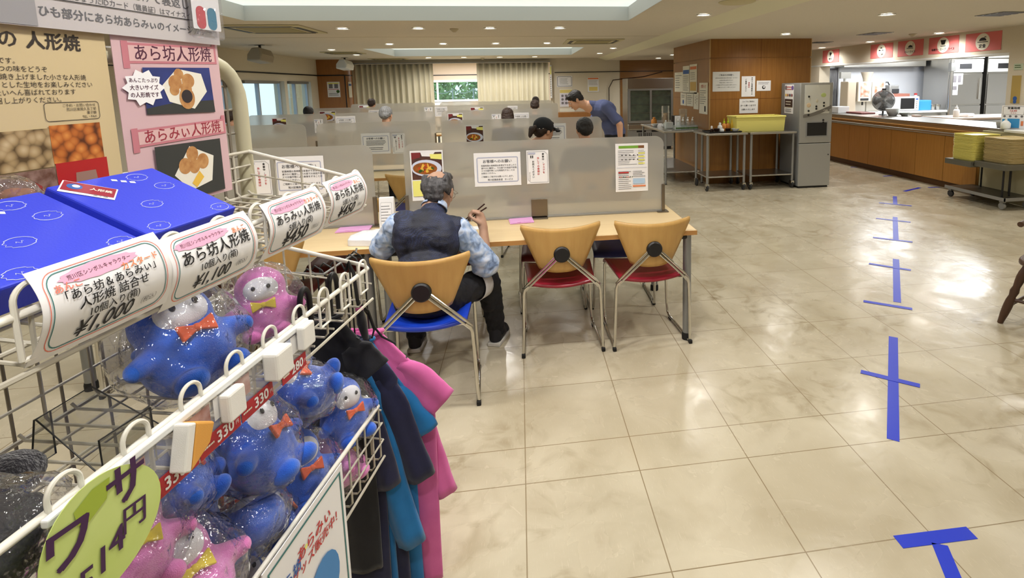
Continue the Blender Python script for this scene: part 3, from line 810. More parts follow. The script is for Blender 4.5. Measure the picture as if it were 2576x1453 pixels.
s.lines(-w_*.42, w_*.16, h_*.05, h_*.37, 9, m_inkg, .35, .4, 11); s.lines(w_*.2, w_*.42, h_*.05, h_*.37, 9, m_inkg, .3, .4, 12, name='right_column')
for i in range(4): s.rect(w_*.20, h_*(.28-.07*i), w_*.40, h_*(.31-.07*i), m_lemon, 'print')
for i in range(10): s.circ(-w_*.3+w_*.12*(i % 5), h_*(.26-.09*(i//5)), w_*.018, m_ink)
s.rect(-w_*.46, -h_*.002, w_*.46, h_*.004, m_frameg, 'fold')
s.lines(-w_*.42, 0, -h_*.46, -h_*.06, 10, m_inkg, .35, .3, 13, name='lower_column'); s.rect(w_*.03, -h_*.34, w_*.40, -h_*.23, mat('pale blue print', (176, 204, 232), .6), 'print')
s.rect(-w_*.42, -h_*.11, -w_*.1, -h_*.085, m_inkr, 'print'); s.lines(w_*.03, w_*.42, -h_*.20, -h_*.06, 4, m_inkg, .4, .3, 15, name='lower_right_column'); s.rect(w_*.02, -h_*.40, w_*.42, -h_*.37, m_inko, 'print')
for i in range(8): s.circ(-w_*.38+w_*.055*i, -h_*.19, w_*.016, (m_inkr, m_inko, m_ink, m_green)[i % 4])
s.done()
mask_notice(3.54, -1.700, 1.172, -1.555, .950, 'vertical mask notice behind the wire rack basket')
ask_notice(3.54, -1.533, 1.188, -1.240, .945, 'framed A4 request notice seen through the wire rack')
ask_notice(5.95, -1.690, 1.128, -1.395, .905, 'framed request notice on the second-row screen beside the vertical notice', True)
mask_notice(5.95, -1.375, 1.118, -1.240, .900, 'vertical mask notice at the right end of the second-row screen')
food_poster(5.95, -.600, 1.186, -.405, .960, 'food picture on the screen left of the black cap', False)
ask_notice(5.95, .200, 1.180, .500, .953, 'framed request notice beside the peak of the black cap', True)
food_poster(8.38, -3.598, 1.197, -3.399, .98, 'food picture on the third-row screen in front of the windows', False)
mask_notice(8.38, -3.021, 1.164, -2.898, .965, 'vertical mask notice in the gap of the third-row screens')
ask_notice(8.38, -2.72, 1.201, -2.44, .974, 'framed request notice on the third-row screen left of the grey head', True)
food_poster(8.38, -1.099, 1.206, -.874, .98, 'food picture on the third-row screen at the middle of the hall', False)
mask_notice(8.38, -.44, 1.178, -.30, .97, 'vertical mask notice left of the long dark hair in the third row', True)
ask_notice(8.38, -.10, 1.190, .13, .97, 'framed request notice right of the long dark hair in the third row', True)
mask_notice(10.83, -1.86, 1.22, -1.70, 1.0, 'vertical mask notice on the fourth-row screen before the opening', True)
ask_notice(10.83, -1.66, 1.225, -1.42, 1.03, 'framed request notice on the fourth-row screen before the opening', True)
food_poster(10.83, -.98, 1.20, -.72, 1.0, 'food picture on the fourth-row screen before the right curtain', False)
ask_notice(10.83, -.25, 1.21, -.05, 1.03, 'framed request notice on the fourth-row screen near a dark head', True)
food_poster(10.83, -3.80, 1.185, -3.50, 1.0, 'food picture on the fourth-row screen under the wood pillar', False)
ask_notice(10.83, -2.90, 1.19, -2.55, 1.0, 'framed request notice at the middle of the fourth-row left screen', True)
food_poster(13.2, -3.75, 1.21, -3.45, 1.0, 'food picture on the rearmost screen by the left curtain', False)

# ---- stacking chairs
m_red = mat('red moulded seat', (150, 28, 48), .3, coat=.2)
m_maroon = mat('maroon padded seat', (110, 34, 40), .45)
m_blue = mat('blue moulded seat', (26, 64, 190), .3, coat=.2)
m_navy = mat('navy padded seat', (44, 50, 110), .45)
def make_chair(seatm, label, group):
    t = thing('stacking_chair', label, 'chair', (0, 0, 0), 0, group)
    # moulded seat, front towards +y
    def top(u, v):
        x = (u-.5)*.44; y = -.215+v*.43
        wx = x*(1.0-.10*(1-v))
        sag = -.022*math.cos((u-.5)*PI)*(.55+.45*(1-v))
        z = .445+sag-.03*max(0, (v-.85)/.15)**2
        return (wx, y-.018*math.cos((u-.5)*PI)*(1-v), z)
    sb = MB(); sb.grid(13, 11, top)
    sb.build('seat', seatm, t, smooth='all', solid=.016)
    # plywood back: wide shoulders, narrow foot, dished
    def out(v):
        return .128+.112*v**.95
    def bk(u, v):
        s = (u-.5)*2
        zt = .785+.022*abs(s)**2.2; zb = .517+.018*abs(s)**3
        wv = v
        hw = out(wv)-.010*max(0, (v-.95)/.05)**2
        z = zb+(zt-zb)*v
        return (s*hw, -.255+.05*s*s-.035*(z-.52)/.28+.012, z)
    b = MB(); b.grid(17, 13, bk); b.build('backrest', m_ply, t, smooth='all', solid=.013)
    MB().lathe([(.001, -.014), (.040, -.014), (.047, -.006), (.047, .016), (.001, .017)], (0, -.273, .632), 28, 'Y').build('hub', m_black, t)
    for s in (-1, 1):
        a = MB()
        for k in (-.008, .008):
            a.tube([(s*(.035+k*.5), -.268, .608+k), (s*(.10+k*.5), -.262, .545+k), (s*(.195+k*.5), -.245, .450+k), (s*(.222+k*.3), -.232, .415+k)], .0075, 8)
        a.build('back_strut', m_chrome, t)
        l = MB()
        l.tube([(s*.195, -.245, .447), (s*.218, -.238, .425), (s*.226, -.236, .39), (s*.236, -.232, .12), (s*.240, -.228, .022), (s*.238, -.200, .012), (s*.232, .05, .012), (s*.225, .14, .014), (s*.222, .17, .035), (s*.220, .185, .10), (s*.213, .195, .40), (s*.20, .185, .425), (s*.18, .15, .43)], .0095, 10)
        o = l.build('leg_frame', m_chrome, t)
        MB().box((s*.240, -.232, .012), (.022, .026, .024)).build('glide', m_rubber, o, bevel=.004)
        MB().box((s*.227, .12, .008), (.022, .05, .016)).build('glide', m_rubber, o, bevel=.004)
    MB().tube([(-.19, .16, .424), (.19, .16, .424)], .009).build('crossbar', m_chrome, t)
    MB().tube([(-.205, -.18, .418), (.205, -.18, .418)], .009).build('crossbar', m_chrome, t)
    return t
GRP = 'stacking chairs with plywood backs'
c_red = make_chair(m_red, 'red-seated plywood chair in the middle of the near table', GRP)
c_blue = make_chair(m_blue, 'blue-seated plywood chair the man in the vest sits on', GRP)
c_mar = make_chair(m_maroon, 'maroon-seated plywood chair at the left table behind the wire rack', GRP)
c_nav = make_chair(m_navy, 'navy-seated plywood chair on the far side of the near table, right', GRP)
def chair(src, x, y, rz, label, first=False):
    o = src if first else copy_tree(src)
    return put(o, (x, y, 0), R(rz), label)
chair(c_red, .208, 3.245, 0, 'red-seated plywood chair in the middle of the near table', True)
chair(c_red, .746, 3.24, 2, 'red-seated plywood chair at the right end of the near table')
chair(c_blue, -.508, 2.80, 2, 'blue-seated plywood chair the man in the vest sits on', True)
chair(c_mar, -1.43, 3.22, 3, 'maroon-seated plywood chair behind the wire rack, back to the camera', True)
chair(c_nav, .69, 3.76, 180, 'navy-seated plywood chair across the near table at its right', True)
chair(c_mar, .19, 3.77, 180, 'maroon-seated plywood chair across the near table, middle')
chair(c_mar, -.52, 3.78, 178, 'maroon-seated plywood chair opposite the eating man')
chair(c_mar, -1.22, 3.80, 183, 'maroon-seated plywood chair across the left table')
chair(c_nav, -1.98, 3.82, 183, 'navy-seated plywood chair across the left table at its far left')
chair(c_mar, -2.0, 3.2, 0, 'maroon-seated plywood chair hidden low behind the rack posters')
chair(c_nav, -1.06, 5.40, 4, 'navy-seated plywood chair seen through the gap between the near screens')
chair(c_mar, -1.0, 6.62, 180, 'plywood chair seen in the gap between the second-row screens')
# ---------------------------------------------------------------- stainless tables by the pillar
def work_table(x0, x1, y0, y1, z, label, wheels=True, shelf=.22):
    t = thing('steel_table', label, 'work table', ((x0+x1)/2, (y0+y1)/2, 0), 0, 'stainless work tables by the pillar')
    hw, hd = (x1-x0)/2, (y1-y0)/2
    MB().bx((-hw, -hd, z-.035), (hw, hd, z)).build('worktop', m_steel, t, smooth=False, bevel=.012)
    zb = .115 if wheels else 0
    for sx in (-1, 1):
        for sy in (-1, 1):
            lx, ly = sx*(hw-.04), sy*(hd-.045)
            g = MB().cyl((lx, ly, zb), (lx, ly, z-.035), .019, n=16).build('leg', m_alu, t)
            if wheels:
                MB().lathe([(.004, -.014), (.052, -.014), (.058, -.010), (.058, .010), (.052, .014), (.004, .014)], (lx, ly-.02*sy, .058), 20, 'X').build('caster_wheel', m_dark, g)
                MB().box((lx, ly, .095), (.045, .05, .035)).box((lx+.021, ly-.01*sy, .07), (.004, .03, .06)).box((lx-.021, ly-.01*sy, .07), (.004, .03, .06)).build('caster_fork', m_chrome, g, smooth=False)
            else:
                MB().cyl((lx, ly, 0), (lx, ly, .03), .022, .015).build('foot', m_rubber, g)
    MB().bx((-hw+.03, -hd+.03, shelf-.02), (hw-.03, hd-.03, shelf)).build('lower_shelf', m_steel, t, smooth=False, bevel=.004)
    return t
work_table(2.665, 3.312, 7.42, 8.02, .865, 'wheeled steel table at the pillar corner carrying the condiment tray')
work_table(3.335, 4.075, 7.41, 8.0, .865, 'wheeled steel table under the yellow crate beside the vending machine')
work_table(2.22, 2.90, 8.10, 9.75, .86, 'long steel table along the left face of the pillar with oil bottles', False, .20)

m_yel = mat('butter yellow plastic', (236, 226, 128), .4)
t = thing('storage_crate', 'pale yellow plastic crate on the right steel table', 'crate', (3.56, 7.72, .866))
b = MB(); W, D, Hh_ = .37, .17, .215
b.prism([(-W, -D), (W, -D), (W, D), (-W, D)], 0, .008)
for p in (((-W, -D), (W, -D)), ((W, -D), (W, D)), ((W, D), (-W, D)), ((-W, D), (-W, -D))):
    (ax, ay), (bx_, by) = p; k = 1.04
    b.quad((ax, ay, 0), (bx_, by, 0), (bx_*k, by*k, Hh_), (ax*k, ay*k, Hh_))
b.build('body', m_yel, t, smooth=False, solid=.006)
b = MB(); k = 1.05
b.tube([(-W*k, -D*k, Hh_), (W*k, -D*k, Hh_), (W*k, D*k, Hh_), (-W*k, D*k, Hh_)], .013, 8, closed=True); b.tube([(-W*1.03, -D*1.03, Hh_-.045), (W*1.03, -D*1.03, Hh_-.045), (W*1.03, D*1.03, Hh_-.045), (-W*1.03, D*1.03, Hh_-.045)], .006, 6, closed=True)
b.build('rim', m_yel, t)
t = thing('serving_tray', 'black tray of sauces on the left wheeled steel table', 'tray', (2.98, 7.62, .866))
MB().bx((-.24, -.15, 0), (.24, .15, .006)).bx((-.25, -.16, .004), (.25, -.15, .02)).bx((-.25, .15, .004), (.25, .16, .02)).bx((-.25, -.15, .004), (-.24, .15, .02)).bx((.24, -.15, .004), (.25, .15, .02)).build('base', m_black, t, smooth=False)
TZ = .873
m_clear = film_mat('clear plastic', (246, 250, 248), .55, .05, 4, .1, .12)
m_sauce = mat('dark soy sauce', (46, 26, 18), .2)
m_ora = mat('orange dressing', (226, 150, 70), .35)
m_lime = mat('lime green cap', (196, 214, 40), .4)
m_ywc = mat('yellow cap', (238, 200, 60), .4)
def bottle(name, label, x, y, z, r, h, body, capm, cap_h=.03, nozzle=True, grp=None):
    t = thing(name, label, 'bottle', (x, y, z), 0, grp)
    MB().lathe([(r*.9, 0), (r, .006), (r, h*.72), (r*.85, h*.84), (r*.45, h*.95), (r*.42, h)], n=18).build('body', body, t)
    c = MB(); c.lathe([(r*.5, h-.004), (r*.5, h+cap_h*.6), (r*.25, h+cap_h*.75)], n=14)
    if nozzle: c.lathe([(r*.22, h+cap_h*.7), (r*.10, h+cap_h*2.0)], n=10)
    c.build('cap', capm, t); return t
bottle('dressing_bottle', 'small white-capped seasoning jar at the left of the black tray', 2.82, 7.62, TZ, .028, .05, m_sauce, m_white, .05, False)
bottle('dressing_bottle', 'white plastic dressing bottle in the middle of the black tray', 2.965, 7.66, TZ, .034, .10, m_white, m_white, .04, False)
bottle('dressing_bottle', 'clear squat jar before the white dressing bottle on the tray', 2.955, 7.55, TZ, .03, .05, m_white, m_clear, .02, False)
bottle('dressing_bottle', 'orange dressing bottle with a lime nozzle on the black tray', 3.045, 7.70, TZ, .032, .12, m_ora, m_lime, .035)
bottle('dressing_bottle', 'second orange dressing bottle with lime nozzle nearer the crate', 3.115, 7.72, TZ, .032, .12, m_ora, m_lime, .035)
bottle('dressing_bottle', 'pale sauce bottle with tall yellow nozzle nearest the crate', 3.175, 7.71, TZ, .026, .13, m_ywc, m_ywc, .04)
def cup(name, label, cat, x, y, z, r, h, m, inner=None):
    t = MB(); t.lathe([(r*.55, 0), (r*.6, .004), (r*.9, h*.6), (r, h), (r*.95, h), (r*.82, h*.6), (r*.5, .010), (.001, .008)], (0, 0, 0), 20)
    o = t.build(name, m); o.location = (x, y, z); return tag(o, label, cat)
cup('sauce_bowl', 'white bowl at the right of the black tray', 'bowl', 3.17, 7.57, TZ, .06, .045, m_white)
cup('sauce_pot', 'dark sauce pot between the jars on the black tray', 'pot', 2.885, 7.58, TZ, .045, .05, m_sauce)
cup('sauce_pot', 'small dark pot in front of the orange bottles on the black tray', 'pot', 3.06, 7.58, TZ, .045, .045, m_sauce)
# on the long steel table
t = thing('bottle_caddy', 'low clear caddy of pump bottles at the near end of the long steel table', 'caddy', (2.62, 8.28, .861))
MB().bx((-.18, -.09, 0), (.18, .09, .004)).bx((-.18, -.09, 0), (.18, -.086, .07)).bx((-.18, .086, 0), (.18, .09, .07)).bx((-.18, -.09, 0), (-.176, .09, .07)).bx((.176, -.09, 0), (.18, .09, .07)).build('body', m_clear, t, smooth=False)
MB().bx((-.183, -.093, .02), (.183, -.0905, .04)).build('green_band', m_green, t, smooth=False)
for k, xx in enumerate((-.12, -.04, .04, .12)):
    t = thing('pump_bottle', ['leftmost', 'second from left', 'third from left', 'rightmost'][k]+' of the four clear pump bottles in the caddy', 'bottle', (2.62+xx, 8.28, .866), 0, 'pump bottles in the caddy')
    MB().lathe([(.032, 0), (.034, .01), (.034, .10), (.018, .13), (.014, .14)], n=16).build('body', m_clear, t)
    MB().lathe([(.016, .135), (.016, .16), (.006, .165), (.006, .185)], n=12).box((0, -.015, .188), (.012, .045, .010)).build('pump', m_white, t)
for k, (xx, yy, hh) in enumerate(((2.335, 8.62, .36), (2.70, 8.34, .0))):
    pass
def cup_tube(x, y, label, h=.34):
    t = thing('cup_dispenser', label, 'dispenser', (x, y, .861))
    MB().bx((-.06, -.06, 0), (.06, .06, .04)).build('base', m_white, t, smooth=False, bevel=.006)
    MB().bx((-.055, -.055, .04), (.055, .055, h)).build('hood', m_clear, t, smooth=False, bevel=.008)
    c = MB()
    for i in range(8): c.lathe([(.036, .06+.022*i), (.042, .08+.022*i)], n=14, cap=False)
    c.build('cups', mat('stacked paper cups', (226, 190, 150), .6) if 'stacked paper cups' not in bpy.data.materials else bpy.data.materials['stacked paper cups'], t)
cup_tube(2.48, 8.95, 'tall clear cup dispenser at the back of the long steel table', .36)
cup_tube(2.64, 8.46, 'clear cup dispenser behind the pump bottles', .32)
def boxed(name, label, cat, x, y, z, d, m, bev=.006, rz=0):
    o = MB().box((0, 0, d[2]/2), d).build(name, m, smooth=False, bevel=bev); o.location = (x, y, z); o.rotation_euler = (0, 0, R(rz)); return tag(o, label, cat)
boxed('black_bin', 'black plastic box between the two cup dispensers on the long steel table', 'box', 2.60, 8.72, .861, (.12, .16, .20), m_black)
boxed('tissue_box', 'white tissue box left of the black box on the long steel table', 'box', 2.44, 8.60, .861, (.13, .10, .10), m_white)
boxed('card_stand', 'white tent card at the near edge of the long steel table', 'card', 2.50, 8.30, .861, (.10, .012, .22), m_paper, .001, 10)
boxed('card_stand', 'white printed card leaning beside the pump bottles', 'card', 2.70, 8.62, .861, (.09, .012, .22), m_paper, .001, -6)
bottle('oil_bottle', 'orange-capped bottle at the far end of the long steel table', 2.34, 9.2, .861, .05, .13, m_ora, m_ora, .03, False)
cup('small_bowl', 'small white bowl at the far left of the long steel table', 'bowl', 2.30, 9.0, .861, .06, .05, m_white)
bottle('oil_bottle', 'clear oil bottle left of the tissue box on the long steel table', 2.36, 8.50, .861, .03, .12, m_clear, m_white, .03, False)

# ---------------------------------------------------------------- cup vending machine
vm = thing('vending_machine', 'grey cup drinks vending machine at the right corner of the pillar', 'vending machine', (4.09, 7.38, 0))
m_vgrey = mat('metallic grey vending paint', (168, 168, 164), .42, .35)
m_vside = mat('grey vending side', (146, 148, 148), .45, .3)
m_vpanel = mat('pearl panel', (214, 214, 204), .4)
MB().bx((.02, .02, 0), (.49, .57, .03)).build('plinth', m_black, vm, smooth=False)
MB().bx((0, .03, .03), (.51, .59, 1.572)).build('cabinet', m_vside, vm, smooth=False, bevel=.006)
MB().bx((0, 0, .03), (.51, .028, .672)).build('lower_door', m_vgrey, vm, smooth=False, bevel=.006)
up_ = MB().bx((0, 0, .684), (.51, .028, 1.572)).build('upper_door', m_vgrey, vm, smooth=False, bevel=.006)
def face(x0, z0, x1, z1, m, name, y=-.002, par=None):
    return MB().bx((x0, y, z0), (x1, 0, z1)).build(name, m, par or up_, smooth=False)
face(.065, 1.12, .46, 1.54, m_vpanel, 'selection_panel', -.004)
sw = MB()
sw._add([Vector((.05+.44*i/12, -.0055, 1.06+.13*(i/12)**1.6+.0)) for i in range(13)]+[Vector((.05+.44*i/12, -.0055, 1.10+.14*(i/12)**1.3)) for i in range(12, -1, -1)], [tuple(range(26))])
sw.build('grey_swoosh', mat('grey swoosh print', (116, 112, 104), .45), up_, smooth=False)
Q = Sheet('brand_lettering', None, None, None, None, None, .12, .03, mat('clear print base', (122, 118, 110), .45), th=.0005, parent=up_)
Q.o.matrix_parent_inverse = Matrix(); Q.o.matrix_basis = frame((.40, -.0075, 1.165), (1, 0, 0), (0, 0, 1)); Q.t('Cafe', 0, 0, m_paperc, h=.03, slant=.3); Q.done()
for i, (x, z) in enumerate(((.13, 1.37), (.13, 1.16), (.13, 1.10), (.25, 1.19), (.25, 1.225), (.37, 1.23), (.37, 1.275), (.37, 1.02), (.37, .985))):
    MB().lathe([(.001, -.006), (.014, -.006), (.015, 0), (.001, 0)], (x, -.004, z), 14, 'Y').build('button', m_black, up_)
for (x, z, rx, rz, cc) in ((.13, 1.245, .035, .035, (220, 196, 160)), (.36, 1.39, .042, .032, (190, 206, 130)), (.26, 1.31, .02, .03, (206, 200, 180))):
    MB().ell((x, -.004, z), (rx, .002, rz), 18, 6).build('drink_picture', mat('drink picture', cc, .5), up_)
face(.115, .79, .43, .985, mat('dispenser recess', (30, 30, 32), .3), 'cup_window', -.004)
MB().bx((.10, -.006, .775), (.445, -.001, .79)).bx((.10, -.006, .985), (.445, -.001, 1.0)).bx((.10, -.006, .79), (.115, -.001, .985)).bx((.43, -.006, .79), (.445, -.001, .985)).build('window_frame', m_vside, up_, smooth=False)
MB().lathe([(.001, -.01), (.009, -.01), (.009, 0)], (.47, 0, .50), 12, 'Y').build('lock', m_dark, vm)
s = Sheet('vending_poster', 'white poster with drink pictures on the left side of the vending machine', 'poster', (4.0885, 7.72, 1.33), (0, -1, 0), (0, 0, 1), .27, .44, m_paper, th=.0012)
s.circ(-.10, .17, .035, m_maroonp); s.circ(.10, .17, .035, mat('violet print', (110, 84, 150), .6)); s.lines(-.08, .08, .13, .2, 2, m_inkr, .5, .1, 2)
for k in range(4): s.circ(-.09+.06*k, .06, .022, (m_noodle, m_soup, m_ink, m_redp)[k])
s.rect(-.12, -.12, .12, .0, mat('dark brown print', (62, 44, 40), .6)); s.lines(-.09, .09, -.10, -.02, 2, m_paperc, .4, .2, 5); s.lines(-.1, .1, -.20, -.14, 2, m_inkg, .5, .3, 7); s.done()

# ---------------------------------------------------------------- notices on the pillar
def wall_sheet(O, ex, w, h, name, label, cat='notice', m=m_paper, grp=None):
    return Sheet(name, label, cat, O, ex, (0, 0, 1), w, h, m, th=.0012, group=grp, dz=.0012)
def pf(x0, z0, x1, z1, *a, **k): return wall_sheet(((x0+x1)/2, 8.0455, (z0+z1)/2), (1, 0, 0), x1-x0, abs(z1-z0), *a, **k)
def ps(y0, z0, y1, z1, *a, **k): return wall_sheet((2.9365, (y0+y1)/2, (z0+z1)/2), (0, -1, 0), abs(y1-y0), abs(z1-z0), *a, **k)
s = pf(2.985, 1.46, 3.43, 1.765, 'pillar_notice', 'largest white notice on the front of the pillar', 'notice', mat('grey white paper', (214, 214, 210), .6))
s.t('ご来店のお客様へ', 0, .10, m_inkg, h=.025, bold=.02)
for i, tx in enumerate(('当食堂は感染症拡大防止対策を実施しております', 'お食事の際は会話を控えめに', '手指の消毒にご協力ください', 'ご利用後は速やかにお席をお譲りください', 'ご理解のほどよろしくお願いいたします')): s.t(tx, 0, .055-.036*i, m_inkg, w=(.36, .22, .22, .34, .30)[i])
s.done()
s = pf(3.46, 1.37, 3.685, 1.69, 'pillar_notice', 'vertical notice with one red line on the front of the pillar')
s.t('店内では携帯電話での', .06, .145, m_ink, h=.025, vert=True, bold=.03); s.t('会話は', .01, .07, m_inkr, h=.028, vert=True, bold=.03); s.t('ご遠慮ください', -.04, .12, m_ink, h=.026, vert=True, bold=.03); s.done()
s = pf(3.71, 1.457, 3.946, 1.618, 'pillar_notice', 'small white notice with a round symbol at the right of the pillar front')
s.lines(-.09, .09, .02, .06, 2, m_inkg, .4, .1, 4); s.circ(0, -.025, .028, m_ink); s.circ(.004, -.02, .016, m_paper); s.done()
s = pf(3.43, 1.11, 3.74, 1.336, 'pillar_notice', 'three-line notice on the pillar just above the yellow crate')
for i, tx in enumerate(('コップのご使用は', 'お一人様一つまでで', 'お願いいたします')): s.t(tx, -.008, .07-.062*i, m_inkg, w=(.20, .25, .22)[i], bold=.03)
s.done()
s = ps(9.95, 1.44, 9.44, 1.80, 'pillar_notice', 'cream sheet furthest left on the upper row of the pillar side', 'notice', m_paperc); s.lines(-.2, .2, -.12, .14, 6, m_inkg, .3, .4, 31); s.done()
s = ps(9.435, 1.42, 9.06, 1.90, 'pillar_notice', 'cream sheet with a blue band on the pillar side', 'notice', m_paperc); s.rect(-.17, .10, .17, .17, m_inkb); s.lines(-.15, .15, -.2, .08, 8, m_inkg, .3, .4, 32); s.done()
s = ps(9.04, 1.42, 8.65, 1.915, 'pillar_notice', 'cream sheet with an orange band on the pillar side', 'notice', m_paperc); s.rect(-.17, .16, .17, .21, m_inko); s.lines(-.15, .15, -.02, .12, 4, m_inkg, .3, .4, 33); s.rect(-.16, -.2, .16, -.05, mat('ochre print', (214, 180, 100), .6)); s.done()
s = ps(9.57, 1.20, 9.23, 1.43, 'pillar_notice', 'small cream sheet with blue emblem, lower left on the pillar side', 'notice', m_paperc); s.circ(0, -.05, .04, m_inkb); s.lines(-.1, .1, .02, .08, 2, m_inkg, .4, .2, 34); s.done()
s = ps(9.21, 1.20, 8.84, 1.43, 'pillar_notice', 'small cream text sheet in the lower row of the pillar side', 'notice', m_paperc); s.lines(-.14, .14, -.08, .08, 5, m_inkg, .35, .3, 35); s.done()
s = ps(8.82, 1.16, 8.56, 1.44, 'pillar_notice', 'narrow cream sheet with vertical writing in the lower row of the pillar side', 'notice', m_paperc); s.t('お静かに', .05, .1, m_ink, h=.04, vert=True); s.t('お席は', -.03, .08, m_ink, h=.04, vert=True); s.done()
s = ps(8.53, 1.10, 8.13, 1.60, 'pillar_notice', 'tall cream sheet with red heading at the near edge of the pillar side', 'notice', m_paperc); s.t('お知らせ', 0, .19, m_inkr, h=.05); s.lines(-.16, .16, -.1, .14, 7, m_inkg, .3, .4, 36); s.rect(.06, -.21, .12, -.12, m_ink); s.done()
# notices at the far wall
def bw(x0, z0, x1, z1, y, *a, **k): return wall_sheet(((x0+x1)/2, y, (z0+z1)/2), (1, 0, 0), x1-x0, abs(z1-z0), *a, **k)
s = bw(-4.808, 1.40, -4.505, 1.785, 14.39, 'pillar_poster', 'poster with two portraits on the left wood pillar', 'poster'); s.rect(-.11, .03, -.02, .14, m_maroonp); s.rect(.02, .03, .11, .14, m_maroonp); s.rect(-.13, .14, .13, .17, m_lemon); s.rect(-.13, .0, .13, .01, m_inkr); s.lines(-.12, .12, -.16, -.08, 2, m_ink, .4, .2, 41); s.circ(.10, -.05, .04, m_green); s.done()
s = Sheet('paper_strip', 'narrow cream strip on the right side of the left wood pillar', 'notice', (-4.357, 14.72, 1.58), (0, 1, 0), (0, 0, 1), .26, .40, m_paperc, th=.0012, dz=.002); s.rect(-.11, .10, .11, .15, m_inkb); s.done()
s = bw(1.035, 1.55, 1.47, 1.855, 14.99, 'wall_notice', 'framed white notice at the left of the rear cream wall'); s.border(-.20, -.135, .20, .135, .012, m_inkg, .02); s.lines(-.14, .14, -.09, .09, 5, m_inkg, .35, .3, 42); s.done()
s = bw(1.90, 1.40, 2.22, 1.80, 14.99, 'wall_notice', 'notice with orange top and yellow foot on the rear cream wall'); s.rect(-.15, .15, .15, .19, m_inko); s.lines(-.13, .13, -.02, .13, 4, m_inkg, .3, .2, 43); s.rect(-.12, -.17, .12, -.06, mat('ochre print pale', (226, 204, 120), .6)); s.done()
s = bw(1.11, 1.00, 1.46, 1.49, 14.99, 'wall_poster', 'yellow-headed poster left of the bending man', 'poster'); s.rect(-.17, .14, .17, .23, mat('straw print', (226, 206, 120), .6)); s.rect(-.16, -.2, .16, .12, mat('lilac print', (218, 214, 226), .6))
for i in range(6): s.circ(-.10+.1*(i % 2), .06-.1*(i//2), .035, m_maroonp)
s.done()
s = bw(1.10, .60, 1.52, .95, 14.99, 'wall_notice', 'pale cream notice low on the rear wall beside the bending man', 'notice', m_paperc); s.lines(-.15, .15, -.1, .1, 4, m_inkg, .3, .3, 44); s.done()
s = Sheet('wall_notice', 'yellow vertical strip at the edge of the right curtain', 'notice', (.868, 14.93, 1.70), (.4, -1, 0), (0, 0, 1), .12, .9, m_paper, th=.0012); s.rect(-.05, .2, .05, .42, m_lemon); s.lines(-.03, .03, -.4, .15, 9, m_inkg, .5, .2, 3); s.done()
boxed('side_cabinet', 'low brown wooden cabinet against the rear cream wall', 'cabinet', 1.55, 14.74, 0, (1.1, .42, .86), m_panel, .004)

# ---------------------------------------------------------------- glass showcase fridge by the far right
t = thing('display_fridge', 'stainless glass-door showcase fridge left of the pillar', 'fridge', (3.12, 12.6, 0))
MB().bx((-.53, .06, 0), (.53, .58, .08)).build('plinth', m_black, t, smooth=False)
MB().bx((-.57, .02, .08), (.57, .62, 1.73)).build('cabinet', m_steel, t, smooth=False, bevel=.01)
MB().bx((-.57, -.03, 1.48), (.57, .02, 1.73)).build('header_panel', m_steel, t, smooth=False, bevel=.006)
MB().bx((-.50, .012, .70), (.50, .018, 1.47)).build('interior', mat('dark fridge interior', (62, 62, 54), .4, var=(9, (120, 116, 92), .2)), t, smooth=False)
b = MB()
for z in (.90, 1.10, 1.30): b.bx((-.49, -.004, z), (.49, .010, z+.012))
b.build('shelf', m_steel, t, smooth=False)
b = MB(); b.bx((-.55, -.03, .66), (.55, .0, .72)).bx((-.55, -.03, 1.44), (.55, 0, 1.48)).bx((-.55, -.03, .72), (-.50, 0, 1.44)).bx((.50, -.03, .72), (.55, 0, 1.44)).bx((-.025, -.03, .72), (.025, 0, 1.44)); b.build('door_frame', m_alu, t, smooth=False)
MB().bx((-.50, -.02, .72), (.50, -.015, 1.44)).build('door_glass', m_glass, t, smooth=False)
MB().bx((-.57, -.05, .50), (.57, .02, .64)).build('ledge', m_steel, t, smooth=False, bevel=.02)
MB().bx((-.55, -.01, .08), (.55, .02, .5)).build('lower_panel', m_alu, t, smooth=False)
b = MB()
for i in range(7): b.bx((-.30+.05*i, -.018, .2), (-.28+.05*i, -.01, .42))
b.build('vent', m_dark, t, smooth=False)
MB().bx((-.35, -.014, .44), (-.12, -.01, .48)).bx((.02, -.014, .44), (.2, -.01, .48)).build('control_panel', m_black, t, smooth=False)
MB().tube([(2.50, 14.96, .0), (2.5, 14.96, 1.5), (2.62, 14.96, 1.72), (2.9, 14.965, 1.75), (3.5, 14.965, 1.80), (4.05, 14.965, 1.93)], .012, 6).build('cable', m_sauce); tag(bpy.data.objects['cable'], 'dark cable sagging along the rear wood wall above the fridge', 'cable')

# ---------------------------------------------------------------- kitchen counter and signs
c = thing('serving_counter', 'long wood-fronted serving counter with stainless top below the pink signs', 'counter', (6.15, 0, 0))
edges = [6.40, 6.98, 7.55, 8.12, 8.70, 9.28, 9.86, 10.45]
for a, b_ in zip(edges, edges[1:]):
    MB().bx((.0, a+.003, .10), (.02, b_-.003, .77)).build('front_panel', m_panelx, c, smooth=False, bevel=.002)
MB().bx((.05, 6.40, 0), (.10, 10.45, .10)).build('kick_board', mat('dark brown kick board', (84, 56, 26), .5), c, smooth=False)
MB().bx((.02, 6.40, .10), (.90, 10.45, .86)).build('carcass', m_panelx, c, smooth=False)
MB().bx((-.03, 6.395, .775), (.10, 10.45, .82)).build('tray_rail', m_steel, c, smooth=False, bevel=.012)
MB().bx((.10, 6.395, .80), (.12, 10.45, .90)).build('riser', m_steel, c, smooth=False)
MB().bx((.10, 6.06, .90), (.95, 10.8, .935)).build('worktop', m_steel, c, smooth=False, bevel=.01)
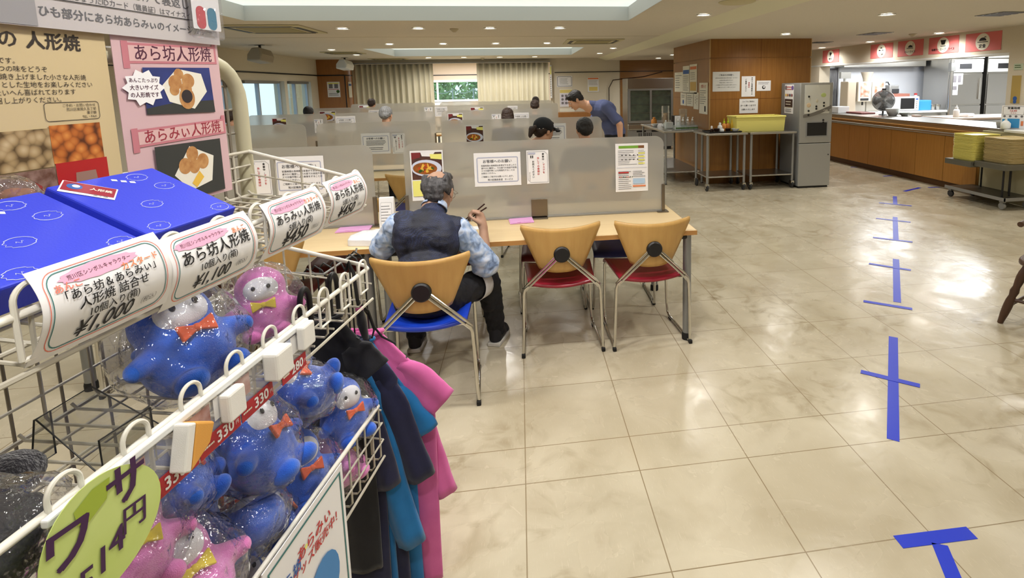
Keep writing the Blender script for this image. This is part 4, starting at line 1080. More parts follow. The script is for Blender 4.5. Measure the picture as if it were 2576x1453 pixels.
c2 = MB().bx((6.19, 5.60, 0), (6.45, 6.39, .898)).build('counter_end', mat('olive cream laminate', (196, 188, 150), .5), smooth=False, bevel=.003); tag(c2, 'cream counter end panel right of the wood serving counter', 'counter')
MB().bx((6.17, 5.58, .90), (6.45, 6.055, .935)).build('white_top', m_white, c2, smooth=False, bevel=.006)
MB().bx((6.186, 6.10, .80), (6.19, 6.12, .86)).bx((6.186, 6.2, .80), (6.19, 6.22, .86)).build('slot', m_black, c2, smooth=False)
m_sign = mat('coral pink sign board', (222, 118, 116), .55)
def menu_sign(y0, y1, z0, z1, label, fn):
    s = Sheet('menu_sign', label, 'sign', (XH-.005, (y0+y1)/2, (z0+z1)/2), (0, -1, 0), (0, 0, 1), abs(y0-y1), abs(z1-z0), m_sign, th=.004, group='pink menu signs over the counter', dz=.0015)
    s.circ(0, 0, s.h*.46, m_paperc, 'disc', n=32); fn(s, s.h); s.done()
def ic_cup(s, h):
    s.poly([(-.13*h, .30*h), (.11*h, .30*h), (.08*h, .05*h), (-.10*h, .05*h)], m_ink, 'icon'); s.rect(.10*h, .15*h, .17*h, .25*h, m_ink, 'icon'); s.rect(-.16*h, -.03*h, .14*h, .0, m_ink, 'icon')
def ic_bowl(s, h):
    s.poly([(-.22*h, .30*h), (.22*h, .30*h), (.12*h, .02*h), (-.12*h, .02*h)], m_ink, 'icon'); s.rect(-.20*h, -.08*h, .20*h, -.04*h, m_ink, 'icon')
def dome(s, x, y, r, m=None):
    s.poly([(x+r*math.cos(PI*i/10), y+r*.75*math.sin(PI*i/10)) for i in range(11)], m or m_ink, 'icon')
def f1(s, h): ic_cup(s, h); s.t('喫茶', 0, -.22*h, m_ink, h=.16*h, bold=.03)
def f2(s, h):
    dome(s, 0, .17*h, .11*h); dome(s, -.16*h, .0, .11*h); dome(s, .16*h, .0, .11*h, m_inkg); s.t('小鉢', 0, -.24*h, m_ink, h=.17*h, bold=.02)
def f3(s, h):
    dome(s, .02*h, .04*h, .20*h); s.rect(-.3*h, -.03*h, .28*h, .01*h, m_ink, 'icon'); s.rect(.24*h, .06*h, .27*h, .32*h, m_ink, 'icon'); s.t('カレーライス', 0, -.24*h, m_ink, w=.95*h, bold=.03)
def f4(s, h): ic_bowl(s, h); s.t('味噌汁・スープ・ライス', 0, -.26*h, m_ink, w=1.75*h, bold=.03)
def f5(s, h):
    dome(s, 0, .05*h, .24*h); s.rect(-.34*h, -.03*h, .34*h, .01*h, m_ink, 'icon'); dome(s, .16*h, .22*h, .08*h, m_inkg); s.t('定食', 0, -.24*h, m_ink, h=.18*h, bold=.03)
menu_sign(10.787, 10.194, 1.972, 2.232, 'smallest-looking pink sign with a cup, furthest left over the counter', f1)
menu_sign(9.203, 8.605, 1.985, 2.237, 'pink sign with three small bowls over the counter', f2)
menu_sign(8.479, 7.892, 1.983, 2.240, 'pink curry rice sign over the counter', f3)
menu_sign(7.774, 7.190, 1.983, 2.236, 'pink soup and rice sign with a black bowl over the counter', f4)
menu_sign(7.066, 6.476, 1.974, 2.229, 'largest-looking pink sign with a set meal, nearest over the counter', f5)
# things on the wall right of the opening
s = Sheet('wood_plaque', 'tall ochre wooden plaque on the wall right of the kitchen opening', 'plaque', (XH-.004, 6.205, 1.443), (0, -1, 0), (0, 0, 1), .13, .36, mat('ochre wood', (186, 160, 92), .5), th=.01); s.circ(0, -.12, .03, m_inkb); s.circ(0, -.16, .025, m_inkb); s.done()
s = Sheet('wall_sign', 'small pale green sign above the ochre plaque', 'sign', (XH-.004, 6.195, 1.736), (0, -1, 0), (0, 0, 1), .13, .08, mat('pale green board', (200, 214, 190), .5), th=.004); s.lines(-.05, .05, -.02, .03, 2, m_green, .5, .2, 5); s.done()
s = Sheet('hours_notice', 'white and blue hand-cleaning notice on the counter end', 'notice', (6.36, 6.12, 1.087), (.6, -.8, 0), (0, 0, 1), .25, .30, m_paper, th=.003)
s.border(-.11, .03, .11, .14, .003, m_ink, .012); s.t('営業時間', 0, .115, m_ink, h=.026, bold=.04); s.t('12:30', 0, .082, m_inkr, h=.028, bold=.02); s.t('ラスト', 0, .05, m_inkr, h=.018)
for i in range(4): s.circ(-.09+.06*i, .01, .014, m_maroonp)
s.rect(-.11, -.14, .07, -.02, mat('sky blue print', (60, 150, 206), .5)); s.rect(.085, -.11, .11, -.05, m_inko); s.done()
t = thing('pump_sanitizer', 'white hand sanitizer pump bottle before the blue notice', 'bottle', (6.27, 6.13, .936))
MB().lathe([(.05, 0), (.055, .01), (.055, .07), (.03, .10), (.014, .11), (.014, .13)], n=18).build('body', m_white, t)
MB().box((-.03, 0, .138), (.09, .016, .012)).cyl((0, 0, .12), (0, 0, .14), .008).build('pump', m_white, t)
cup('paper_cup', 'white paper cup left of the hand sanitizer', 'cup', 6.40, 6.36, .936, .035, .07, m_white)

# ---------------------------------------------------------------- inside the kitchen
t = thing('louvre_door', 'dark louvred door panel at the far left of the kitchen', 'door', (7.66, 12.495, 0))
MB().bx((-.22, -.03, .9), (.22, 0, 1.9)).build('panel', mat('dark louvre', (70, 66, 72), .4, .3), t, smooth=False)
b = MB()
for i in range(12): b.bx((-.2+.034*i, -.036, .95), (-.185+.034*i, -.03, 1.85))
b.build('louvre', m_alu, t, smooth=False)
MB().bx((-.25, -.04, .0), (-.22, 0, 1.92)).bx((.22, -.04, 0), (.25, 0, 1.92)).build('frame', m_alu, t, smooth=False)
t = thing('back_counter', 'white-topped kitchen work counter along the white kitchen wall', 'counter', (8.68, 11.78, 0))
MB().bx((-1.36, -.42, .81), (1.36, .42, .86)).build('worktop', m_white, t, smooth=False, bevel=.006)
MB().bx((-1.34, -.38, 0), (1.34, .40, .80)).build('carcass', m_steel, t, smooth=False)
t = thing('drink_dispenser', 'cream drink dispenser with two red and white posters in the kitchen', 'dispenser', (7.92, 11.62, .861))
m_enam = mat('cream enamel', (214, 208, 196), .4)
MB().bx((-.44, -.2, 0), (-.22, .10, .71)).build('side_cabinet', mat('beige enamel', (188, 174, 154), .45), t, smooth=False, bevel=.02)
MB().bx((-.20, -.24, .24), (.13, .12, .70)).bx((-.20, -.05, 0), (.13, .12, .24)).build('left_unit', m_enam, t, smooth=False, bevel=.015)
MB().bx((.15, -.24, .24), (.48, .12, .70)).bx((.15, -.05, 0), (.48, .12, .24)).build('right_unit', m_enam, t, smooth=False, bevel=.015)
for xx in (-.14, .21):
    MB().bx((xx, -.246, .36), (xx+.22, -.241, .68)).build('poster', mat('coral white print', (236, 206, 196), .5, var=(9, (226, 110, 80), .5)) if 'coral white print' not in bpy.data.materials else bpy.data.materials['coral white print'], t, smooth=False)
    MB().bx((xx, -.248, .27), (xx+.20, -.241, .32)).build('display', m_dark, t, smooth=False)
    MB().cyl((xx+.10, -.17, .16), (xx+.10, -.17, .24), .018).build('tap', m_black, t)
MB().lathe([(.08, 0), (.085, .06), (.13, .20), (.135, .22)], (.20, .05, .70), 20).build('hopper', mat('taupe funnel', (176, 166, 150), .5), t)
MB().bx((-.36, .2, .78), (-.11, .3, .93)).bx((-.25, .22, .70), (-.22, .28, .78)).build('bracket', m_steel, t, smooth=False)
t = thing('microwave_oven', 'white microwave oven with black door in the kitchen', 'microwave', (8.965, 11.63, .861))
MB().bx((-.33, -.24, .01), (.33, .24, .335)).build('body', m_white, t, smooth=False, bevel=.012)
MB().bx((-.15, -.246, .05), (.205, -.24, .30)).build('door_window', m_black, t, smooth=False)
MB().bx((.235, -.246, .26), (.30, -.24, .29)).build('display', m_inkb, t, smooth=False)
for k in range(4): MB().cyl((.265, -.248, .21-.045*k), (.265, -.24, .21-.045*k), .012).build('button', m_alu, t)
boxed('tray_stack', 'stack of brown trays on top of the microwave', 'trays', 8.84, 11.63, 1.197, (.50, .36, .07), mat('red brown tray', (150, 96, 82), .5))
t = thing('desk_scale', 'grey digital scale on the trays above the microwave', 'scale', (8.74, 11.63, 1.268)); MB().box((0, 0, .10), (.24, .2, .2)).build('body', m_alu, t, bevel=.02); MB().box((.03, -.103, .06), (.18, .006, .1)).build('display', m_dark, t); MB().tube([(-.06, 0, .2), (-.10, 0, .27), (-.16, 0, .27), (-.18, 0, .22)], .014).build('arm', m_dark, t)
boxed('storage_box', 'bright blue plastic box right of the microwave', 'box', 9.49, 11.60, .861, (.36, .30, .24), mat('bright blue plastic', (60, 150, 226), .4), .02)
bottle('soap_bottle', 'pale soap bottle standing behind the blue box', 9.60, 11.90, .861, .07, .36, mat('pale peach plastic', (226, 206, 200), .4), m_inkr, .05, False)
for k, xx in enumerate((9.78, 9.92)): cup('stock_pot', ['left', 'right'][k]+' of two steel pots beside the blue box', 'pot', xx, 11.56, .861, .07, .13, m_steel)
t = thing('prep_table', 'low brown-edged prep table in the middle of the kitchen', 'table', (8.35, 8.82, 0))
MB().bx((-.75, -.4, .86), (.95, .4, .90)).build('top', mat('tan worktop', (186, 166, 148), .4), t, smooth=False, bevel=.005); MB().bx((-.73, -.38, 0), (.93, .38, .85)).build('carcass', m_steel, t, smooth=False)
t = thing('wall_clock', 'round white wall clock at the top right of the white kitchen wall', 'clock', (10.70, 12.495, 1.735))
MB().lathe([(.20, .002), (.20, -.035), (.175, -.04)], n=36, axis='Y', cap=False).build('rim', m_white, t)
MB().lathe([(.001, -.02), (.18, -.02), (.18, 0), (.001, 0)], n=36, axis='Y').build('dial', m_paper, t)
b = MB()
for i in range(12): a = 2*PI*i/12; b.box((.15*math.sin(a), -.022, .15*math.cos(a)), (.018, .003, .018))
b.build('hour_marks', m_ink, t, smooth=False)
for a, L_ in ((R(-82), .14), (R(48), .09)): MB().tube([(0, -.026, 0), (L_*math.sin(a), -.026, L_*math.cos(a))], .007, 6).build('hand', m_black, t)
t = thing('hood_panel', 'stainless extractor hood along the top of the white kitchen wall', 'hood', (8.6, 12.2, 0)); MB().bx((-.8, -.1, 1.91), (1.40, .28, 2.39)).build('body', m_steel, t, smooth=False, bevel=.01)
for k, xx in enumerate((10.51, 11.53)):
    t = thing('kitchen_fridge', ['left steel kitchen fridge with notices', 'right steel kitchen fridge beside the opening edge'][k], 'fridge', (xx, 11.45, 0), 0, 'steel kitchen fridges')
    MB().bx((-.44, .0, .0), (.45, .8, 2.16)).build('cabinet', m_steel, t, smooth=False, bevel=.008)
    MB().bx((-.43, -.03, .06), (.44, -.001, .95)).build('lower_door', m_steel, t, smooth=False, bevel=.006)
    MB().bx((-.43, -.03, .98), (.44, -.001, 1.70)).build('upper_door', m_steel, t, smooth=False, bevel=.006)
    u = MB().bx((-.43, -.04, 1.74), (.44, -.001, 2.04)).build('control_unit', m_white, t, smooth=False, bevel=.006)
    MB().bx((-.2, -.046, 1.82), (.12, -.04, 1.94)).build('display', m_dark, u, smooth=False)
    MB().bx((-.43, -.05, 2.07), (.44, -.001, 2.15)).build('top_grille', m_white, t, smooth=False)
    MB().bx((.34, -.06, 1.1), (.37, -.03, 1.6)).build('handle', m_chrome, t, smooth=False)
s = Sheet('fridge_notice', 'white sheet with two portraits on the left steel fridge', 'notice', (10.27, 11.415, 1.585), (1, 0, 0), (0, 0, 1), .30, .26, m_paper, th=.002, dz=.002); s.rect(-.10, -.08, -.02, .08, m_maroonp); s.rect(.02, -.08, .10, .08, m_maroonp); s.done()
s = Sheet('fridge_notice', 'narrow white sheet below the portraits on the left steel fridge', 'notice', (10.22, 11.415, 1.33), (1, 0, 0), (0, 0, 1), .17, .24, m_paper, th=.002, dz=.002); s.rect(-.05, 0, .05, .09, m_maroonp); s.done()
t = thing('steel_post', 'upright steel pipe between the clock and the fridges', 'pipe', (9.97, 11.25, .0)); MB().cyl((0, 0, .0), (0, 0, 2.4), .04).build('pipe', m_steel, t); MB().box((0, 0, 1.86), (.12, .1, .2)).build('valve', m_alu, t, bevel=.01)
# on the serving counter
t = thing('desk_fan', 'round grey desk fan on the serving counter', 'fan', (6.80, 9.25, .936), R(-38))
MB().lathe([(.07, 0), (.075, .01), (.05, .02), (.018, .03)], n=24).cyl((0, 0, .02), (0, 0, .22), .016).build('stand', m_black, t)
g = MB()
for rr in (.05, .10, .15, .19): g.tube([(rr*math.cos(2*PI*i/28), -.04+.02*(rr/.19)**2, .27+rr*math.sin(2*PI*i/28)) for i in range(28)], 0.0022 if rr < .19 else .007, 6, closed=True)
for k in range(48): a = 2*PI*k/48; g.tube([(.02*math.cos(a), -.042, .27+.02*math.sin(a)), (.19*math.cos(a), -.02, .27+.19*math.sin(a))], .0018, 5)
g.build('grille', m_alu, t)
MB().lathe([(.004, -.012), (.10, -.008), (.185, .004), (.19, .012), (.185, .02), (.10, .032), (.004, .036)], (0, 0, .27), 40, 'Y').build('guard', mat('smoky guard', (150, 152, 154), .25, alpha=.62), t)
b = MB()
for k in range(4):
    a = PI/2*k
    b.quad((.02*math.cos(a), -.015, .27+.02*math.sin(a)), (.175*math.cos(a-.5), -.02, .27+.175*math.sin(a-.5)), (.18*math.cos(a+.1), -.01, .27+.18*math.sin(a+.1)), (.17*math.cos(a+.6), 0, .27+.17*math.sin(a+.6)))
b.ell((0, -.01, .27), .03); b.build('blades', mat('smoky blades', (110, 112, 114), .4), t, solid=.003)
MB().ell((0, .05, .27), (.045, .06, .045)).box((0, .03, .475), (.07, .03, .05)).build('motor', m_dark, t)
cup('rice_pot', 'grey-white pot beside the desk fan', 'pot', 6.83, 9.02, .936, .12, .13, m_white)
cup('small_bowl', 'small bowl right of the grey-white pot on the serving counter', 'bowl', 6.95, 8.86, .936, .09, .06, mat('celadon glaze', (196, 206, 200), .3))
boxed('white_box', 'white container at the far end of the serving counter', 'box', 6.56, 10.25, .936, (.25, .26, .13), m_white)
boxed('tray_stack', 'brown tray lying next to the white container', 'trays', 6.75, 9.85, .936, (.3, .5, .03), mat('dark tray', (120, 60, 54), .5))
bottle('sauce_bottle', 'white squeeze bottle standing on the prep table', 7.86, 8.70, .901, .05, .16, m_white, m_white, .03)
boxed('napkin_pile', 'pile of white paper napkins right of the squeeze bottle', 'napkins', 8.08, 8.72, .901, (.22, .18, .06), m_paper, .015, 20)
boxed('paper_slip', 'pale pink slip of paper on the serving counter', 'paper', 6.98, 8.60, .936, (.10, .12, .03), mat('peach paper', (232, 206, 190), .6), .002)

# ---------------------------------------------------------------- tray trolley
t = thing('tray_trolley', 'low tray trolley on casters at the right edge before the counter', 'trolley', (5.74, 5.54, 0))
MB().bx((0, 0, .125), (.42, .90, .15)).build('deck', mat('dark steel deck', (86, 82, 72), .4, .6), t, smooth=False, bevel=.004)
MB().bx((-.012, -.012, .118), (0, .91, .158)).bx((-.012, -.012, .118), (.42, .0, .158)).build('deck_rim', m_alu, t, smooth=False)
for (x, y) in ((.045, .07), (.045, .86), (.38, .07), (.38, .86)):
    w_ = MB().lathe([(.004, -.014), (.042, -.014), (.047, 0), (.042, .014), (.004, .014)], (x, y, .047), 20, 'X').build('caster', m_alu if y < .4 else m_dark, t)
    MB().box((x, y, .106), (.045, .05, .036)).build('caster_fork', m_alu, w_)
for (x, y) in ((.36, .72), (.06, .10), (.20, .14), (.36, .30)):
    MB().cyl((x, y, .15), (x, y, .50), .011).build('post', m_black, t)
m_shelf = mat('grey shelf metal', (116, 114, 102), .4, .6)
MB().bx((-.10, .42, .475), (.40, .84, .545)).build('shelf', m_shelf, t, smooth=False, bevel=.004)
MB().bx((-.06, -.03, .495), (.40, .41, .565)).build('shelf', m_shelf, t, smooth=False, bevel=.004)
def trays(label, x, y, z, n, mats, w, d):
    for i in range(n):
        o = MB(); hw, hd = w/2, d/2
        o.prism(rrect(w*.92, d*.92, .04), 0, .006)
        P0, P1 = rrect(w*.92, d*.92, .04), rrect(w, d, .05); m_ = len(P0)
        o._add([Vector((p[0], p[1], .0)) for p in P0]+[Vector((p[0], p[1], .022)) for p in P1], [(k, (k+1) % m_, m_+(k+1) % m_, m_+k) for k in range(m_)])
        o = o.build('meal_tray', mats, smooth=False, solid=.003); o.location = (x+random.uniform(-.003, .003), y+random.uniform(-.003, .003), z+i*.0165)
        tag(o, label, 'tray', label)
trays('yellow meal tray in the tall stack on the trolley', 5.87, 6.14, .547, 20, m_yel, .40, .36)
trays('beige meal tray in the stack at the right edge of the trolley', 5.95, 5.72, .567, 18, mat('beige tray plastic', (202, 182, 130), .5), .42, .40)

# ---------------------------------------------------------------- dark wooden chair at the right edge
t = thing('wooden_chair', 'dark turned-leg wooden chair cut off by the right edge of the picture', 'chair', (3.44, 2.746, 0), R(-60))
m_dw = wood('dark stained wood', (64, 42, 30), (84, 58, 40), 'Z', .35)
MB().prism(rrect(.57, .50, .10), .41, .45).build('seat', m_dw, t, bevel=.012)
def turned(a, b_, name='leg'):
    a, b_ = Vector(a), Vector(b_); n = 14; P = []; rr = []
    prof = [.016, .019, .023, .025, .026, .025, .02, .026, .02, .024, .026, .024, .018, .016]
    for i in range(n): P.append(a.lerp(b_, i/(n-1))); rr.append(prof[i])
    MB().tube(P, rr, 12).build(name, m_dw, t)
turned((-.34, -.22, 0), (-.235, -.175, .42)); turned((.30, -.24, 0), (.17, -.15, .42)); turned((-.28, .25, 0), (-.16, .16, .42)); turned((.28, .25, 0), (.16, .16, .42))
MB().cyl((-.31, -.205, .12), (-.25, .22, .14), .011).build('stretcher', m_dw, t); MB().cyl((.25, -.2, .14), (.24, .22, .14), .011).build('stretcher', m_dw, t); MB().cyl((-.30, -.20, .17), (.25, -.2, .17), .011).build('stretcher', m_dw, t)
MB().tube([(-.29, -.17, .665), (-.28, .0, .665), (-.22, .16, .67), (0, .24, .68), (.22, .16, .67), (.28, 0, .665), (.29, -.17, .665)], .018, 10).build('armrest', m_dw, t)
for x in (-.17, -.08, .0, .08, .17): MB().cyl((x, .19-.3*x*x, .44), (x*1.15, .22-.6*x*x, .67), .009).build('spindle', m_dw, t)

# ---------------------------------------------------------------- blue floor tape
m_tape = mat('blue floor tape', (22, 52, 196), .35)
def tape(a, b_, w_, label, grp='blue queue tape on the floor'):
    a, b_ = Vector(a), Vector(b_); d = (b_-a); L = d.length; ang = math.atan2(d.y, d.x)
    o = MB().box((L/2, 0, .0007), (L, w_, .0012)).build('floor_tape', m_tape, smooth=False); o.location = (a.x, a.y, .0002+.0013*(w_ < .045)); o.rotation_euler = (0, 0, ang)
    tag(o, label, 'floor tape', grp)
tape((1.60, 1.99), (2.265, 2.87), .05, 'longest blue tape strip in the foreground crossed by a short one')
tape((1.815, 2.535), (2.03, 2.355), .04, 'short blue cross strip over the foreground tape')
tape((2.655, 3.346), (3.295, 4.20), .05, 'second long blue tape strip from the front')
tape((2.43, 3.405), (2.675, 3.22), .04, 'short blue strip just below the second long strip')
tape((2.985, 4.135), (3.22, 3.92), .04, 'short blue strip across the top of the second long strip')
tape((3.68, 4.707), (4.31, 5.55), .05, 'third long blue tape strip from the front')
tape((3.53, 4.85), (3.80, 4.628), .04, 'short blue strip across the lower part of the third long strip')
tape((4.06, 5.541), (4.315, 5.304), .04, 'short blue strip across the top of the third long strip')
tape((4.753, 6.131), (5.08, 6.57), .05, 'rearmost upright blue strip near the tray trolley')
tape((4.615, 6.256), (4.89, 6.009), .04, 'short blue strip below the rearmost upright strip')
tape((5.44, 6.847), (5.84, 7.035), .05, 'slanted blue strip near the trolley and counter')
tape((5.96, 7.016), (6.14, 7.004), .035, 'thin blue strip at the counter foot just left of the trolley')
tape((5.97, 8.027), (6.14, 8.029), .035, 'thin blue strip at the counter foot in the middle')
tape((6.03, 9.011), (6.15, 8.99), .035, 'thin blue strip at the counter foot nearest the vending machine')
tape((1.252, 1.503), (1.535, 1.497), .052, 'blue bar of the T-shaped tape at the lower right')
tape((1.386, 1.472), (1.27, 1.21), .05, 'blue stem of the T-shaped tape at the lower right')

# ---------------------------------------------------------------- ceiling fittings
m_acb = mat('ivory air conditioner panel', (206, 198, 160), .5)
def cassette(x, y, w_, d, label, z=ZC):
    t = thing('ceiling_air_conditioner', label, 'air conditioner', (x, y, z))
    MB().box((0, 0, -.008), (w_, d, .014)).build('panel', m_acb, t, smooth=False, bevel=.005)
    MB().box((0, 0, -.017), (w_*.62, d*.52, .006)).build('intake_grille', mat('khaki grille', (160, 150, 104), .6) if 'khaki grille' not in bpy.data.materials else bpy.data.materials['khaki grille'], t, smooth=False)
    for sx, sy, a, b_ in ((0, -1, w_*.76, .06), (0, 1, w_*.76, .06), (-1, 0, .06, d*.66), (1, 0, .06, d*.66)):
        MB().box((sx*w_*.40, sy*d*.38, -.0165), (a, b_, .004)).build('louvre', m_black, t, smooth=False)
cassette(-2.95, 7.12, .95, .95, 'ceiling air conditioner at the upper left of the main ceiling')
cassette(1.27, 9.25, .95, .95, 'ceiling air conditioner right of centre near the soffit')
cassette(-3.25, 14.3, .9, .5, 'ceiling air conditioner before the left curtain')
cassette(-3.55, 11.75, .7, .7, 'ceiling air conditioner by the left windows')
def detector(x, y, z, label):
    t = thing('smoke_detector', label, 'detector', (x, y, z)); MB().lathe([(.055, 0), (.055, -.012), (.035, -.03), (.018, -.045), (.001, -.046)], n=20).build('body', mat('detector ivory', (196, 186, 160), .5) if 'detector ivory' not in bpy.data.materials else bpy.data.materials['detector ivory'], t)
detector(-.80, 7.15, ZC, 'smoke detector in the main ceiling between two downlights'); detector(5.82, 7.345, ZL, 'smoke detector in the low ceiling above the pink signs'); detector(-.92, 14.3, ZC, 'small detector near the curtain opening')
t = thing('ceiling_vent', 'round ivory vent in the ceiling at the top edge of the picture', 'vent', (2.03, 4.86, ZC)); MB().lathe([(.001, -.012), (.15, -.012), (.17, -.004), (.17, 0)], n=32).build('grille', m_acb, t)
def vent(x, y, w_, d, label):
    t = thing('slot_vent', label, 'vent', (x, y, ZL)); MB().box((0, 0, -.004), (w_, d, .006)).build('frame', m_alu, t, smooth=False)
    b = MB()
    for i in range(4): b.box((0, -d*.36+d*.24*i, -.0085), (w_*.92, d*.14, .003))
    b.build('slot', m_black, t, smooth=False)
vent(5.14, 7.26, .30, .42, 'dark slot vent in the low ceiling above the vending machine'); vent(5.25, 8.85, .30, .3, 'dark slot vent behind the pillar edge in the low ceiling'); vent(5.05, 5.1, .3, .35, 'dark slot vent at the top right edge of the picture')
def hung_speaker(x, y, label, rz):
    t = thing('hanging_speaker', label, 'speaker', (x, y, ZC), R(rz))
    MB().cyl((0, 0, 0), (0, 0, -.1), .02).box((0, 0, -.003), (.16, .06, .006)).build('bracket', m_dark, t)
    b = MB(); P = [(-.16, -.09), (.16, -.09), (.17, .02), (.08, .13), (-.08, .13), (-.17, .02)]
    b.prism(P, -.12, .12, Matrix.Translation((0, 0, -.19)) @ Matrix.Rotation(R(78), 4, 'X')); b.build('cabinet', mat('speaker beige', (176, 166, 146), .6) if 'rear' not in label else m_white, t, bevel=.02)
hung_speaker(-4.2, 9.6, 'beige speaker hanging from the ceiling near the left wall', -30)
hung_speaker(-4.1, 13.6, 'white speaker hanging in front of the rear left wood pillar', -30)
# ---------------------------------------------------------------- wire display rack, seen along its front
RE = Vector((.1635676, .98653213, 0)); RN = Vector((.98653213, -.1635676, 0))
# the rack and its goods are scaled by KR about the camera; before scaling: n across (front lip at -.80), s along, z up (floor at ZF)
KR = .8125
ZF = -.369
RBASE = Vector((-1.0, 1.0, ZF))
R3 = Matrix(((RN.x, RE.x, 0, 0), (RN.y, RE.y, 0, 0), (0, 0, 1, 0), (0, 0, 0, 1)))
RFOOT = Vector((-.6686, .9344, 0))  # foot point chosen so the scaling centres on the camera
RM = Matrix.Translation(RFOOT) @ R3 @ Matrix.Scale(KR, 4) @ Matrix.Translation(-RBASE)
KS = Matrix.Scale(KR, 4)
def rk(n, s, z): return RM @ Vector((n, s, z))
rack = thing('display_rack', 'white wire display rack with three basket tiers at the left', 'rack', M=RM @ Matrix.Translation(RBASE))
m_wire = mat('white coated wire', (228, 224, 212), .4)
m_wireg = mat('warm grey wire', (190, 184, 168), .42)  # greyer than the lip wire: shade within the tiers put into the colour
m_wired = mat('ivory coated tube', (190, 184, 156), .42)
def rb(mb, name, m=None, par=rack): return mb.build(name, m or m_wire, par, loc=-RBASE)
NB = -1.19
S0, S1 = .16, 1.70
b = MB(); r = .13; zt = 1.69
P = [(NB, S1, ZF+.07), (NB, S1, zt-r)]+[(NB, S1-r+r*math.cos(R(a)), zt-r+r*math.sin(R(a))) for a in range(15, 91, 15)]
P += [(NB, S0+r-r*math.sin(R(a)), zt-r+r*math.cos(R(a))) for a in range(0, 91, 15)]+[(NB, S0, ZF+.07)]
b.tube(P, .022, 14); rb(b, 'upright_frame', m_wired)
for s_ in (S0+.03, S1-.03):
    b = MB(); b.tube([(NB, s_, ZF+.085), (-.66, s_, ZF+.085)], .02, 12); rb(b, 'base_foot', m_wired)
    for n_ in (NB, -.70):
        b = MB(); b.lathe([(.004, -.012), (.034, -.012), (.034, .012), (.004, .012)], (n_, s_, ZF+.0345), 18, 'X'); rb(b, 'caster', m_dark)
b = MB(); b.tube([(NB, S0, ZF+.085), (NB, S1, ZF+.085)], .016, 10); rb(b, 'base_bar', m_wired)
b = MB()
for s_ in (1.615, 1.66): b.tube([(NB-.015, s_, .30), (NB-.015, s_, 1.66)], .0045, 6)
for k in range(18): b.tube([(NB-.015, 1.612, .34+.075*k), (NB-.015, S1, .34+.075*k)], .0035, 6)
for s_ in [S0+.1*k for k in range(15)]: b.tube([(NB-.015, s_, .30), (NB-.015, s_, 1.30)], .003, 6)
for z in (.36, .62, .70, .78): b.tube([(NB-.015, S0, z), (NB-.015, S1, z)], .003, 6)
rb(b, 'back_grid', mat('wire darkened for shade', (140, 132, 118), .5))  # shade below the boxed goods is painted into this taupe
def basket(zl, zb, zf, zr, lipr, name, sa=S0, sb_=S1-.01, loops=True, frontgrid=False, dark=False):
    """zl lip height, zb/zf floor height at back/front, zr height of the back rail"""
    b = MB(); n0, n1 = NB+.02, -.80
    lip = MB(); lip.tube([(n0, sa, zr), (n1-.02, sa, zl+.004), (n1, sa+.02, zl), (n1, sb_-.02, zl), (n1-.02, sb_, zl+.004), (n0, sb_, zr)], lipr, 10)
    b.tube([(n0, sa, zr), (n0, sb_, zr)], lipr*.8, 8)
    w_ = .0032
    # floor
    k = 0; s = sa
    while s <= sb_+.001:
        b.tube([(n0, s, zr), (n0, s, zb+.015), (n0+.012, s, zb), (n1-.012, s, zf), (n1-.002, s, zf+.012), (n1, s, zl)] if (k % 2 == 0 or frontgrid) else [(n0, s, zb+.012), (n0+.012, s, zb), (n1-.012, s, zf)], w_, 6)
        s += .052; k += 1
    for q in range(6):
        u = q/5.0; b.tube([(n0+(n1-n0)*u, sa, zb+(zf-zb)*u-.003), (n0+(n1-n0)*u, sb_, zb+(zf-zb)*u-.003)], w_ if 0 < q < 5 else w_*1.4, 6)
    for z in (zb+(zr-zb)*.36, zb+(zr-zb)*.68): b.tube([(n0, sa, z), (n0, sb_, z)], w_, 6)
    for ss in (sa, sb_):
        for u in (.22, .45, .68, .88):
            nn = n0+(n1-n0)*u; b.tube([(nn, ss, zr+(zl-zr)*u), (nn, ss, zb+(zf-zb)*u)], w_, 6)
        for v in ((.45,) if not frontgrid else (.3, .6, .85)): b.tube([(n0, ss, zb+(zr-zb)*v), (n1, ss, zf+(zl-zf)*v)], w_, 6)
    if frontgrid:
        for v in (.3, .62): b.tube([(n1, sa, zf+(zl-zf)*v), (n1, sb_, zf+(zl-zf)*v)], w_, 6)
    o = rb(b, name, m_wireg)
    lip.build('lip_rail', m_wire, o)
    if loops:
        s = sa+.05
        while s < sb_-.03:
            h = .042; ww = .024; lp = MB()
            lp.tube([(n1+.004, s-ww, zl-.062), (n1+.004, s-ww, zl+h-ww)]+[(n1+.004, s-ww*math.cos(R(a)), zl+h-ww+ww*math.sin(R(a))) for a in range(15, 180, 15)]+[(n1+.004, s+ww, zl+h-ww), (n1+.004, s+ww, zl-.062), (n1+.004, s-ww, zl-.062)], .0038, 8)
            lp.build('hook_loop', m_wire, o); s += .118
    return o
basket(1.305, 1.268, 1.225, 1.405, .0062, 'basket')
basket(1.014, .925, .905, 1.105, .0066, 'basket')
basket(.527, .345, .330, .66, .0066, 'basket', loops=False, frontgrid=True)

